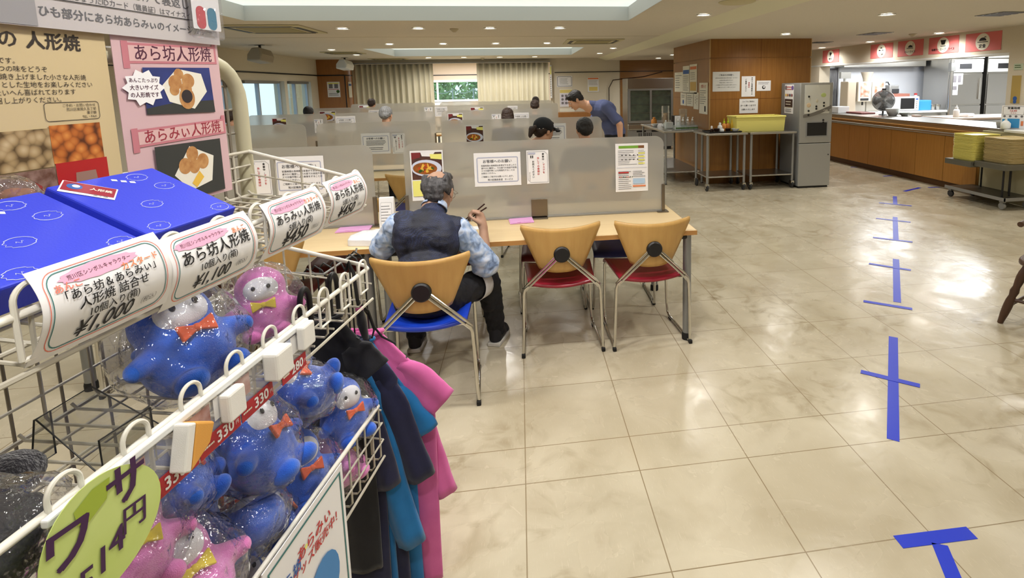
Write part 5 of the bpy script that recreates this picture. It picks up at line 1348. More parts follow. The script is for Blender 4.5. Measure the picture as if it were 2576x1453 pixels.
# ---- posters behind the top tier
def rsheet(n, s0, z0, s1, z1, name, label, cat, m, th=.0015, **k):
    q = Sheet(name, label, cat, rk(n, (s0+s1)/2, (z0+z1)/2), RE, (0, 0, 1), abs(s1-s0), abs(z1-z0), m, th=th, **k)
    q.o.matrix_world = q.o.matrix_world @ KS
    return q
m_beige = mat('beige poster paper', (204, 184, 142), .5)
m_inkd = mat('brown black ink', (52, 44, 38), .6)
s = rsheet(-1.165, .80, 1.37, 1.232, 1.747, 'cake_poster', 'beige poster of small shaped cakes standing at the back of the top tier', 'poster', m_beige, dz=.0006)
ox = .80+.216; oz = 1.5585
def bp(sv, zv): return sv-ox, zv-oz
x, y = bp(1.028, 1.708); s.t('の', x, y, m_inkd, h=.030, bold=.02)
x, y = bp(1.116, 1.708); s.t('人形焼', x, y, m_inkd, h=.030, bold=.03)
for i, tx in enumerate(('荒川区の新しいおみやげです。', 'あんことカスタードの二つの味をどうぞ', '職人がひとつずつ丁寧に焼き上げました小さな人形焼', 'やさしい甘さとふんわりとした生地をお楽しみください', 'お茶うけやご進物にもたいへん喜ばれております', 'できるだけお早めにお召し上がりください。')):
    x0, y0 = bp(.86, 1.672-.0155*i); s.t(tx, x0, y0-.006, m_inkd, h=.0105, al='L')
x0, y0 = bp(1.075, 1.543); x1, y1 = bp(1.195, 1.583); s.border(x0, y0, x1, y1, .0012, m_inkd, .008)
for i, tx in enumerate(('ご予約・お問い合わせ', '荒川区東尾久五丁目', '菓子舗', 'TEL・FAX')): s.t(tx, x1-.008, y1-.008-.0085*i, m_inkd, h=.006, al='R')
m_ck1 = bpy.data.materials.new('pale cake photo')
def voro(name, c1, c2, c3, sc):
    m = bpy.data.materials.new(name); m.use_nodes = True; nt = m.node_tree; b_ = nt.nodes['Principled BSDF']; b_.inputs['Roughness'].default_value = .4
    tc = nt.nodes.new('ShaderNodeTexCoord'); v = nt.nodes.new('ShaderNodeTexVoronoi'); v.inputs['Scale'].default_value = sc
    nt.links.new(tc.outputs['Object'], v.inputs['Vector'])
    r_ = nt.nodes.new('ShaderNodeValToRGB'); e = r_.color_ramp.elements
    e[0].position = 0; e[0].color = lin(c1); e[1].position = .75; e[1].color = lin(c3); q = e.new(.45); q.color = lin(c2)
    nt.links.new(v.outputs['Distance'], r_.inputs[0]); nt.links.new(r_.outputs[0], b_.inputs['Base Color']); return m
vp1 = voro('pale cake photo print', (206, 184, 146), (166, 140, 100), (86, 66, 40), 45)
vp2 = voro('brown cake photo print', (222, 148, 74), (182, 100, 40), (90, 44, 20), 45)
s.rect(*bp(.90, 1.45), *bp(1.078, 1.53), vp1, 'photo'); s.rect(*bp(1.078, 1.455), *bp(1.19, 1.535), vp2, 'photo')
s.rect(*bp(1.08, 1.375), *bp(1.195, 1.455), mat('red box photo', (176, 34, 36), .4), 'photo'); s.poly([bp(1.115, 1.38), bp(1.17, 1.38), bp(1.165, 1.43), bp(1.12, 1.43)], mat('grey brown photo', (150, 116, 104), .5), 'photo')
s.rect(*bp(.90, 1.38), *bp(1.078, 1.448), mat('dark brown cake photo', (92, 56, 40), .5, var=(60, (150, 120, 110), .3)), 'photo'); s.done()

m_pinkpo = mat('dusty pink poster', (208, 174, 178), .45)
m_scroll = mat('rose scroll print', (192, 120, 130), .5)
m_scrollp = mat('pale rose print', (214, 176, 174), .5)
m_plum = mat('plum ink', (84, 40, 62), .6)
s = rsheet(-1.160, 1.242, 1.30, 1.585, 1.742, 'cake_poster', 'pink poster with two scroll headings and plates of cakes on the top tier', 'poster', m_pinkpo, dz=.0006)
ox = 1.4135; oz = 1.521
def scroll(s0, s1, z, h, body, ink, tilt, nm):
    x0, x1 = s0-ox, s1-ox; yc = z-oz; sl = tilt
    def q(x, y): return (x, yc+y+sl*(x-(x0+x1)/2))
    s.poly([q(x0, -h/2), q(x1, -h/2), q(x1, h/2), q(x0, h/2)], m_scroll, nm); s.poly([q(x0+.012, -h/2+.006), q(x1-.008, -h/2+.006), q(x1-.008, h/2-.006), q(x0+.012, h/2-.006)], m_scrollp, nm)
    s.poly([q(x0-.006, -h/2-.012), q(x0+.012, -h/2-.012), q(x0+.012, h/2+.004), q(x0-.006, h/2+.004)], m_scroll, nm)
    s.poly([q(x1-.014, h/2-.004), q(x1, h/2-.004), q(x1, h/2+.010), q(x1-.014, h/2+.010)], m_scroll, nm)
    s.t(body, (x0+x1)/2+.004, yc, ink, w=(x1-x0)*.84, rot=math.atan(sl), bold=.012)
scroll(1.272, 1.575, 1.700, .050, 'あら坊人形焼', m_plum, 0.03, 'upper_scroll')
scroll(1.268, 1.580, 1.492, .044, 'あらみぃ人形焼', mat('crimson ink', (150, 44, 60), .6), .03, 'lower_scroll')
m_navyp = mat('navy cloth photo', (48, 62, 128), .5, var=(9, (34, 44, 96), .3)); m_darkp = mat('dark slate photo', (52, 54, 52), .5)
m_dish = mat('white dish photo', (228, 224, 210), .5); m_bun = mat('golden bun photo', (196, 148, 94), .5, var=(60, (166, 112, 62), .3))
s.poly([(1.312-ox, 1.545-oz), (1.545-ox, 1.540-oz), (1.540-ox, 1.668-oz), (1.315-ox, 1.662-oz)], m_navyp, 'photo'); s.poly([(1.312-ox, 1.545-oz), (1.545-ox, 1.540-oz), (1.543-ox, 1.575-oz), (1.40-ox, 1.572-oz), (1.313-ox, 1.56-oz)], m_darkp, 'photo')
s.poly([(1.368-ox, 1.618-oz), (1.42-ox, 1.662-oz), (1.505-ox, 1.650-oz), (1.52-ox, 1.60-oz), (1.468-ox, 1.553-oz), (1.385-ox, 1.575-oz)], m_dish, 'photo')
for (x, z, r_) in ((1.425, 1.648, .016), (1.410, 1.625, .022), (1.455, 1.630, .022), (1.405, 1.605, .016), (1.445, 1.608, .020)): s.circ(x-ox, z-oz, r_, m_bun, 'photo', ry=r_*.9)
s.circ(1.445-ox, 1.583-oz, .027, m_bun, 'photo', ry=.03); s.circ(1.445-ox, 1.588-oz, .019, mat('bean paste photo', (44, 36, 40), .5), 'photo', ry=.018)
P = []
for i in range(20): r_ = (.062 if i % 2 == 0 else .048); a = 2*PI*i/20; P.append((1.312-ox+r_*math.cos(a), 1.612-oz+r_*.75*math.sin(a)))
s.poly(P, m_paper, 'burst')
m_plumb = mat('dark plum ink', (74, 36, 56), .6)
for i, tx in enumerate(('あんこたっぷり', '大きいサイズ', 'の人形焼です')): s.t(tx, 1.312-ox, 1.630-oz-.018*i, m_plumb, w=.082, bold=.02, name='burst_lettering')
s.rect(1.318-ox, 1.31-oz, 1.548-ox, 1.462-oz, m_darkp, 'lower_photo')
s.poly([(1.37-ox, 1.38-oz), (1.43-ox, 1.452-oz), (1.515-ox, 1.415-oz), (1.50-ox, 1.345-oz), (1.42-ox, 1.33-oz)], m_dish, 'lower_photo')
for (x, z, r_) in ((1.437, 1.430, .021), (1.408, 1.400, .022), (1.472, 1.405, .022), (1.44, 1.395, .02)): s.circ(x-ox, z-oz, r_, m_bun, 'lower_photo')
s.poly([(1.425-ox, 1.35-oz), (1.455-ox, 1.38-oz), (1.47-ox, 1.36-oz), (1.44-ox, 1.335-oz)], m_noodle, 'lower_photo'); s.done()

m_sleeve = mat('grey printed sheet', (192, 186, 186), .35)
s = rsheet(-1.150, .72, 1.735, 1.585, 1.985, 'info_sheet', 'grey-white printed sheet in a plastic sleeve above the cake posters', 'poster', m_sleeve, dz=.0006)
ox = 1.1525; oz = 1.86
s.t('ひも部分にあら坊あらみぃのイメージカラー', 1.318-ox, 1.768-oz, m_inkg, w=.475, bold=.02); s.rect(.80-ox, 1.737-oz, 1.075-ox, 1.79-oz, mat('grey band print', (150, 148, 150), .5), 'band')
s.t('裏になったIDカード（職員証）はマイナスイメージ', 1.335-ox, 1.806-oz, m_inkg, w=.40); s.t('と歩くだけで裏返しに', 1.36-ox, 1.836-oz, m_inkg, w=.30, bold=.01); s.t('ならない', 1.50-ox, 1.865-oz, m_ink, w=.14, bold=.03)
s.rect(.74-ox, 1.80-oz, 1.015-ox, 1.95-oz, m_darkp, 'photo'); s.border(1.02-ox, 1.795-oz, 1.55-ox, 1.975-oz, .002, m_ink); s.done()
# clear badge pouch hanging at the corner of the sheet
t = thing('badge_pouch', 'clear plastic badge pouch hanging at the top right corner of the posters', 'pouch', M=frame(rk(-1.135, 1.52, 1.835), RE, (0, .0, 1)) @ KS)
MB().prism(rrect(.125, .175, .012), 0, .004).build('sleeve', film_mat('glossy sleeve', (250, 250, 252), .9, .05, 10, .6, .06), t)
MB().prism(rrect(.105, .125, .004), .0012, .0022).build('card', m_paper, t, smooth=False)
for (x, c_) in ((-.022, (196, 60, 76)), (.020, (36, 124, 158))):
    MB().prism([(p[0]+x, p[1]-.030) for p in rrect(.034, .062, .016)], .0026, .0032).build('colour_patch', mat('badge patch', c_, .5), t, smooth=False)

# ---- boxes wrapped in blue paper
m_bpap = mat('royal blue wrapping paper', (46, 62, 206), .55, bump=(220, .05))
m_line = mat('white line print', (206, 212, 240), .6)
def cake_box(s0, s1, zoff, label, sticker, lbl):
    """lies on the sloping floor of the top tier"""
    n0, n1 = -1.095, -.860; z0_, z1_ = 1.437+zoff, 1.318+zoff
    ex = RE; ey = (rk(n0, 0, z0_)-rk(n1, 0, z1_)).normalized()
    w_ = s1-s0; d_ = (rk(n0, 0, z0_)-rk(n1, 0, z1_)).length
    O = rk((n0+n1)/2, (s0+s1)/2, (z0_+z1_)/2)
    t = thing('cake_box', label, 'box', M=frame(O, ex, ey) @ KS)
    MB().box((0, 0, -.0275), (w_, d_, .055)).build('wrapped_box', m_bpap, t, smooth=False, bevel=.004)
    q = Sheet('sticker', None, None, None, None, None, .085, .05, m_paper, th=.0004, parent=t, dz=.0004); q.o.matrix_basis = Matrix.Translation((-w_*.30+.02*(s0 < .9), d_*.32, .0012)) @ Matrix.Rotation(R(-52), 4, 'Z')
    q.rect(-.040, -.017, .040, .023, sticker); q.circ(-.022, .004, .012, m_inkb); q.circ(-.020, .006, .006, m_paper); q.t(lbl, .018, .004, m_paperc, w=.034, bold=.03); q.t('菓子舗', .02, -.021, m_inkg, h=.006); q.done()
    rnd = random.Random(int(s0*1000))
    for (x, y) in ((-.02, -.02), (w_*.28, .03), (.05, .08), (-.08, -.09), (w_*.36, -.09)):
        a0 = rnd.uniform(0, 6); g = MB()
        g.tube([(x+.022*math.cos(a0+2*PI*i/24)*(1+.12*math.sin(3*i)), y+.014*math.sin(a0+2*PI*i/24), .0006) for i in range(24)], .0006, 4, closed=True); g.tube([(x-.006+.012*i/6, y+.003*math.sin(i*1.5), .0006) for i in range(7)], .0005, 4)
        g.build('line_motif', m_line, t, smooth=False)
    g = MB()
    for (x, y) in ((.0, .085), (.012, .075), (.024, .066)): g.box((x, y, .0005), (.010, .008, .0006), Matrix.Rotation(R(-30), 3, 'Z'))
    g.build('seal_print', m_line, t, smooth=False); return t
cake_box(.972, 1.212, 0, 'blue-wrapped cake box with a red sticker on the top tier', mat('dark red sticker', (150, 36, 56), .5), '人形焼')
cake_box(.716, .960, -.006, 'blue-wrapped cake box with a pale blue sticker at the left edge of the top tier', mat('pale blue sticker', (104, 152, 200), .5), 'あらみぃ')
# clear bag of cakes behind the left box
m_film = film_mat('crinkled clear film', (250, 251, 255), 1.0, .06, 20, 1.0, .04)
t = thing('cake_bag', 'clear bag of small brown cakes behind the left blue box', 'bag', M=RM @ Matrix.Translation((-1.115, .925, 1.40)))
b = MB(); rnd = random.Random(4)
for i in range(9): b.ell((rnd.uniform(-.015, .015), rnd.uniform(-.05, .05), rnd.uniform(-.03, .02)), (.018, .022, .016), 10, 7)
b.build('cakes', mat('brown cake', (142, 92, 66), .6), t)
MB().ell((0, 0, 0), (.035, .08, .055), 20, 14, fn=lambda v: v*(1+.14*noise.noise(v*40))).build('wrapper', m_film, t)

# ---- curled price cards along the top lip
m_teal = mat('teal ink', (58, 120, 118), .6); m_badge = mat('pink badge print', (226, 168, 196), .6); m_coral = mat('coral ink', (236, 128, 110), .6)
def price_card(s0, s1, z, label, big, flavours, qty, price, h=.128, w_=None):
    w_ = s1-s0
    def bend(v):
        y = v.y/h+.5                       # 0 foot, 1 head
        x = v.x/w_+.5
        out = .020*math.sin(PI*min(1, max(0, y)))-.018*(1-y)**2*(.5+.8*(1-x)**2)
        return Vector((v.x-.010*(1-y)**2*(1-x), v.y, v.z+out))
    s = Sheet('price_card', label, 'price card', rk(-.785, (s0+s1)/2, z), RE, (-.12*RN.x, -.12*RN.y, 1), w_, h, m_paper, th=.0006, group=None, bend=bend, dz=.0004); s.o.matrix_world = s.o.matrix_world @ KS
    s.border(-w_*.455, -h*.44, w_*.455, h*.44, .0012, m_coral, .022); s.border(-w_*.435, -h*.415, w_*.435, h*.415, .0014, m_teal, .020); 
    rows = len(big); P = []
    bx_, by_, bw_, bh_ = (-w_*.05 if rows > 1 else -w_*.12), h*.315, w_*.30, h*.085
    for i in range(26): a = 2*PI*i/26; k = 1+.10*(i % 2); P.append((bx_+bw_*k*math.cos(a)*.95, by_+bh_*k*math.sin(a)))
    s.poly(P, m_badge, 'badge'); s.t('荒川区シンボルキャラクター', bx_, by_, m_plum, w=bw_*1.62)
    for (tx, fx, fy, mm) in flavours: s.t(tx, fx*w_, fy*h, mm, h=h*.085, bold=.02)
    if rows > 1:
        s.t(big[0], 0, h*.125, m_ink, w=w_*.70, bold=.014); s.t(big[1], 0, -h*.010, m_ink, w=w_*.54, bold=.014); s.t(qty, 0, -h*.145, m_ink, w=w_*.38, bold=.01); s.t(price, -w_*.06, -h*.295, m_ink, w=w_*.42, bold=.012, slant=.3); s.t('（税込）', w_*.28, -h*.29, m_inkg, w=w_*.13, slant=.3)
    else:
        s.t(big[0], 0, h*.12, m_ink, w=w_*.78, bold=.014); s.t(qty, 0, -h*.075, m_ink, w=w_*.42, bold=.01); s.t(price, -w_*.06, -h*.27, m_ink, w=w_*.40, bold=.012, slant=.3); s.t('（税込）', w_*.28, -h*.265, m_inkg, w=w_*.13, slant=.3)
    s.done()
price_card(.672, .880, 1.297, 'largest price card, nearest, for the assorted box at 1,000 yen', ['「あら坊＆あらみぃ」', '人形焼 詰合せ'], [('あんこ', -.31, .235, m_coral), ('カスタード', .245, .225, m_inko)], '10個入り(箱)', '¥1,000')
price_card(.886, 1.108, 1.280, 'second price card from the left reading 1,100 yen for a box of ten', ['あら坊人形焼'], [('あんこ', .30, .27, m_inko)], '10個入り(箱)', '¥1,100')
price_card(1.160, 1.392, 1.280, 'third price card with a custard heading reading 450 yen a bag', ['あらみぃ人形焼'], [('カスタード', .28, .29, m_inko)], '5個入り(袋)', '¥450')
price_card(1.428, 1.640, 1.282, 'farthest price card at the far end of the top lip', ['あら坊人形焼'], [('あんこ', .28, .29, m_inko)], '5個入り(袋)', '¥450')

# ---- plain stuffed toys in clear bags
m_pb = mat('bright blue plush', (40, 108, 220), .95, var=(22, (30, 86, 200), .2), bump=(420, .35), sheen=.5)
m_pp = mat('pink plush', (224, 116, 190), .95, var=(22, (236, 146, 208), .2), bump=(420, .35), sheen=.5)
m_pw = mat('white plush', (238, 236, 236), .9, bump=(420, .25), sheen=.3)
m_bow = mat('orange ribbon', (238, 96, 48), .6); m_bowy = mat('yellow ribbon', (236, 208, 60), .6)
m_eye = mat('black embroidered eye', (20, 20, 24), .3)
def make_plush(cm, bow, name='plush_toy'):
    """about .24 tall, standing on z = 0, looking to -y"""
    t = thing(name, 'x', 'soft toy')
    b = MB(); b.ell((0, 0, .090), (.090, .076, .092)); b.ell((0, -.004, .170), (.078, .068, .076)); b.cap((-.06, -.02, .11), (-.105, -.035, .095), .026, .022); b.cap((.06, -.02, .11), (.105, -.035, .095), .026, .022)
    b.ell((-.042, -.055, .026), (.032, .040, .026)); b.ell((.042, -.055, .026), (.032, .040, .026))
    blob(b, 'body', cm, t, .006, 5)
    f = MB(); f.ell((0, -.050, .172), (.052, .027, .043), 22, 14); f.build('face', m_pw, t)
    for s_ in (-1, 1): MB().ell((s_*.022, -.0765, .180), (.0062, .003, .0075), 10, 7).build('eye', m_eye, t)
    w_ = MB(); w_.ell((0, -.080, .122), (.010, .008, .009), 10, 8)
    for s_ in (-1, 1): w_.prism([(0, -.005), (s_*.034, -.020), (s_*.036, .018), (0, .005)] if s_ > 0 else [(0, .005), (s_*.036, .018), (s_*.034, -.020), (0, -.005)], -.005, .005, Matrix.Translation((0, -.080, .122)) @ Matrix.Rotation(R(90), 4, 'X'))
    w_.build('bow', bow, t, bevel=.003)
    MB().ell((0, -.004, .122), (.128, .094, .137), 40, 28, fn=lambda v: v*(1+.10*noise.noise(v*19)+.06*noise.noise(v*43))).build('wrapper', m_film, t)
    return t
pl_b = make_plush(m_pb, m_bow); pl_p = make_plush(m_pp, m_bowy)
def plush(src, n, s, z, face, upv, sc, label, grp, first=False):
    """centre at rack point n, s, z; face and up are directions in rack axes"""
    o = src if first else copy_tree(src)
    fd = (RM.to_3x3() @ Vector(face)).normalized(); ud = RM.to_3x3() @ Vector(upv); ud = (ud-fd*ud.dot(fd)).normalized(); xd = ud.cross(fd)*-1
    yv = -fd; xv = yv.cross(ud)
    M_ = Matrix(((xv.x, yv.x, ud.x, 0), (xv.y, yv.y, ud.y, 0), (xv.z, yv.z, ud.z, 0), (0, 0, 0, 1)))
    o.matrix_world = Matrix.Translation(rk(n, s, z)) @ M_ @ Matrix.Scale(sc*KR, 4) @ Matrix.Translation((0, 0, -.12))
    tag(o, label, None, grp)
GM, GL = 'bagged toys on the middle tier', 'bagged toys in the bottom basket'
plush(pl_b, -.985, 1.13, 1.035, (.8, -.35, .55), (-.35, .10, .9), 1.06, 'big blue soft toy in a clear bag on the middle tier', GM, True)
plush(pl_p, -.985, 1.415, 1.005, (.62, -.85, .25), (-.05, .0, 1), .82, 'pink soft toy with a yellow bow in a clear bag on the middle tier', GM, True)
plush(pl_b, -1.10, 1.215, .99, (.8, -.2, .3), (-.2, .3, 1), .7, 'dark blue bagged toy lying behind the big one on the middle tier', GM)
plush(pl_b, -.905, 1.215, .715, (.85, .15, .55), (-.25, .15, .9), 1.0, 'bagged blue toy with orange bow, largest one below the price strip', GL)
plush(pl_b, -.93, 1.44, .725, (.4, .1, .9), (-.75, -.55, .3), .92, 'bagged blue toy lying on its back under the 280 yen label', GL)
plush(pl_b, -.885, 1.60, .555, (.9, -.45, .3), (-.15, .1, 1), .86, 'bagged blue toy at the far right end of the bottom basket', GL)
plush(pl_b, -.925, 1.395, .50, (.9, -.35, .4), (-.2, .2, .95), .95, 'bagged blue toy peeping over the white sign of the bottom basket', GL)
plush(pl_b, -.905, 1.13, .545, (-.5, .3, .75), (.55, .35, .6), .85, 'bagged blue toy turned away, its round head up, low in the bottom basket', GL)
plush(pl_b, -.955, 1.02, .775, (.5, .45, .4), (-.1, -.2, 1), .80, 'bagged blue toy half hidden behind the price strip', GL)
plush(pl_b, -.90, 1.10, .405, (.9, -.3, .6), (-.3, .3, .9), .8, 'bagged toy with a white face at the foot of the picture beside the white sign', GL)
plush(pl_b, -.98, 1.08, .62, (.2, .9, .1), (.2, .2, .9), .8, 'shaded blue bagged toy in the gap between the larger ones', GL)
plush(pl_b, -1.03, 1.33, .56, (.3, .9, .2), (.1, .2, .95), .9, 'blue bagged toy deep in the bottom basket behind the others', GL)
plush(pl_b, -1.05, 1.55, .60, (.3, .6, .4), (.1, .2, .95), .9, 'blue bagged toy at the back of the far end of the bottom basket', GL)
plush(pl_b, -.93, 1.27, .445, (.5, .6, .4), (.1, .2, .95), .8, 'blue bagged toy lying lowest in the middle of the bottom basket', GL)
plush(pl_p, -.945, .895, .735, (.8, -.25, .4), (-.3, .25, .9), .86, 'pink bagged toy behind the green oval price tag', GL)
plush(pl_p, -.895, .945, .605, (.75, -.25, .65), (-.45, .15, .8), .98, 'pink bagged toy with a yellow bow at the bottom edge of the picture', GL)
plush(pl_p, -.90, 1.55, .42, (.6, .5, .3), (0, .2, .95), .8, 'pink bagged toy at the foot of the far end of the bottom basket', GL)

# ---- price strip on the middle lip
t = thing('price_strip', 'white price strip with red labels along the middle lip', 'price strip', M=RM @ Matrix.Translation((-.786, .96, .97)))
MB().bx((-.004, -.32, .036), (.008, .325, .050)).build('rail', m_white, t, smooth=False, bevel=.003)
MB().bx((.003, -.32, -.066), (.0045, .325, .034)).build('clear_strip', film_mat('clear strip', (248, 248, 250), .7, .05, 6, .3, .12), t, smooth=False)
segs = [(-.245, -.165, 'photo'), (-.075, -.02, 'photo'), (-.01, .045, 'card'), (.045, .095, 'photo'), (.185, .245, 'photo2'), (.245, .315, 'card')]
m_ph = mat('faded product photo', (196, 176, 172), .4, var=(30, (150, 96, 86), .3))
for a, b_, k in segs:
    MB().bx((.0046, a, -.012), (.0052, b_, .032)).build('product_'+('photo' if 'photo' in k else 'card'), m_ph if k == 'photo' else (mat('blue white print', (150, 170, 214), .4, var=(30, (230, 232, 240), .4)) if k == 'photo2' else m_paper), t, smooth=False)
for k, (a, b_, tx) in enumerate(((-.19, -.06, '330'), (-.055, .055, '330'), (.06, .165, '330'), (.20, .30, '280'))):
    q = Sheet('red_label', None, None, None, None, None, b_-a, .036, mat('red price label', (176, 26, 42), .45) if k == 0 else bpy.data.materials['red price label'], th=.0006, parent=t, dz=.0005)
    q.o.matrix_basis = frame((.0060, (a+b_)/2, -.046), (0, 1, 0), (0, 0, 1)); q.t(tx, .012, 0, m_paper, h=.026, bold=.03); q.t('円', .045, -.003, m_paper, h=.008); q.lines(-(b_-a)*.46, -.02, -.006, .004, 1, m_paperc, .5, 0, 3); q.done()
m_sp = mat('white foam', (236, 234, 228), .85, bump=(700, .15))
t = thing('sponge_sample', 'white and orange block sample stuck on the price strip', 'sample', M=RM @ Matrix.Translation((-.765, .862, .975)))
Mx = Matrix(((0, 0, 1, 0), (1, 0, 0, 0), (0, 1, 0, 0), (0, 0, 0, 1)))
MB().prism([(-.030, -.036), (-.016, -.044), (.008, .036), (-.008, .042)], -.014, .016, Mx).build('white_layer', m_sp, t, smooth=False, bevel=.003)
MB().prism([(-.0155, -.0445), (.034, -.022), (.050, .010), (.0085, .0365)], -.014, .016, Mx).build('orange_layer', mat('orange foam', (226, 164, 78), .85, bump=(700, .15)), t, smooth=False, bevel=.004)
o = MB().box((0, 0, 0), (.036, .062, .066)).build('foam_sample', m_sp, smooth=False, bevel=.006); o.matrix_world = RM @ Matrix.Translation((-.763, 1.128, .985)); tag(o, 'white foam block sample hanging on the price strip', 'sample')
o = MB().box((0, 0, 0), (.022, .050, .060)).build('foam_sample', m_sp, smooth=False, bevel=.005); o.matrix_world = RM @ Matrix.Translation((-.768, .985, .975)); tag(o, 'flat white foam sample between the two 330 yen labels', 'sample')
o = MB().box((0, 0, 0), (.020, .052, .060)).build('foam_sample', m_sp, smooth=False, bevel=.005); o.matrix_world = RM @ Matrix.Translation((-.768, 1.250, .990)); tag(o, 'flat white foam sample over the 280 yen label at the far end', 'sample')

# ---- clear dividers on the middle tier
m_acr = film_mat('grey clear acrylic', (238, 238, 234), .5, .03, 2, .05, .03)
def divider(label, a, b_, c, d):
    t = MB(); t.quad(a, b_, c, d); o = t.build('clear_divider', m_acr, smooth=False, solid=.003); o.matrix_world = RM
    e = MB(); e.tube([a, b_, c, d], .0016, 6, closed=True); e.build('edge', mat('dark acrylic edge', (60, 60, 56), .3) if 'dark acrylic edge' not in bpy.data.materials else bpy.data.materials['dark acrylic edge'], o)
    tag(o, label, 'divider')
divider('clear acrylic plate leaning in the empty part of the middle tier', (-1.05, .873, 1.014), (-1.05, .978, 1.016), (-.90, .985, .912), (-.93, .860, .912))
divider('rear leaf of the clear acrylic stand in the empty part of the middle tier', (-1.052, .872, 1.014), (-1.052, .900, 1.014), (-1.06, .905, .924), (-1.06, .862, .924))
divider('upright clear acrylic plate behind the loops of the middle lip', (-.86, .80, 1.025), (-.86, .90, 1.02), (-.86, .90, .915), (-.86, .80, .915))

# ---- green oval price tag
s = Sheet('oval_price_tag', None, None, None, None, None, .001, .001, m_paper) if False else None
mt = mat('lime card', (204, 220, 138), .55, var=(7, (190, 208, 112), .3))
P = [(.088*math.cos(2*PI*i/40)*(1.0+.12*math.cos(2*PI*i/40)), .082*math.sin(2*PI*i/40)) for i in range(40)]
o = MB().prism(P, -.0012, 0).build('oval_price_tag', mt, smooth=False); o.matrix_world = frame(rk(-.765, .692, .948), RE*.92+Vector((0, 0, -.12)), (0, 0, 1)) @ KS @ Matrix.Scale(1.1, 4); tag(o, 'lime green oval price tag with purple brush writing at the lower left', 'price tag')
m_brush = mat('purple brush ink', (66, 30, 74), .6); m_oliv = mat('olive brush patch', (160, 180, 60), .6)
q = Sheet.__new__(Sheet); q.w = .17; q.h = .16; q.bend = None; q.dz = .0007; q.o = o; q.ink = {}; q.lv = {}
q.poly([(-.035, .055), (-.01, .070), (.015, .072), (.010, .045), (-.015, .030), (-.03, .035)], m_oliv, 'brush_patch')
q.t('サ', .040, .048, m_brush, h=.052, bold=.035, rot=.08); q.t('ワ', -.042, .018, m_brush, h=.055, bold=.035); q.t('円', .052, -.006, m_brush, h=.034, bold=.02); q.t('4', .024, -.022, m_brush, h=.040, bold=.02); q.t('5', -.020, -.046, m_brush, h=.040, bold=.02); q.t('1', .003, -.034, m_brush, h=.040, bold=.02); q.done()

# ---- dark bagged goods at the near end
t = thing('bagged_pouch', 'dark pouch in a shiny clear bag at the lower left corner', 'bag', M=RM @ Matrix.Translation((-.90, .64, .955)))
MB().ell((0, 0, 0), (.075, .10, .075), 22, 14, fn=lambda v: v*(1+.18*noise.noise(v*22))).build('pouch', mat('black cloth', (30, 30, 38), .8, bump=(90, .5)), t)
MB().ell((0, 0, .005), (.095, .125, .10), 34, 22, fn=lambda v: v*(1+.16*noise.noise(v*17)+.08*noise.noise(v*41))).build('wrapper', m_film, t)
o = MB().ell((0, 0, 0), (.045, .05, .04), 18, 12, fn=lambda v: v*(1+.12*noise.noise(v*30))).build('black_pompom', mat('black fleece', (34, 32, 38), .95, bump=(150, .9), sheen=.4)); o.matrix_world = RM @ Matrix.Translation((-1.03, .80, .955)); tag(o, 'round black fleece bundle beside the clear divider on the middle tier', 'bundle')

# ---- white sign hung on the bottom basket
s = rsheet(-.775, 1.02, .155, 1.372, .545, 'sale_sign', 'white teal-bordered sign hung on the front of the bottom basket', 'sign', m_paper, th=.003, dz=.0008)
w_, h_ = s.w, s.h
s.border(-w_*.46, -h_*.46, w_*.46, h_*.46, .006, m_teal)
s.t('あらみぃ', w_*.06, h_*.29, m_inkr, w=.15, bold=.02, rot=-.02); s.t('グッズ販売中！', w_*.06, h_*.19, m_inkr, w=.21, bold=.02, rot=-.02); s.t('あら坊', -w_*.27, h_*.25, m_inkb, w=.10, bold=.03)
s.circ(-.02, h_*.30, .006, m_lemon); s.circ(w_*.12, -h_*.16, .075, mat('blue shape print', (70, 136, 200), .6), ry=.085); s.done()

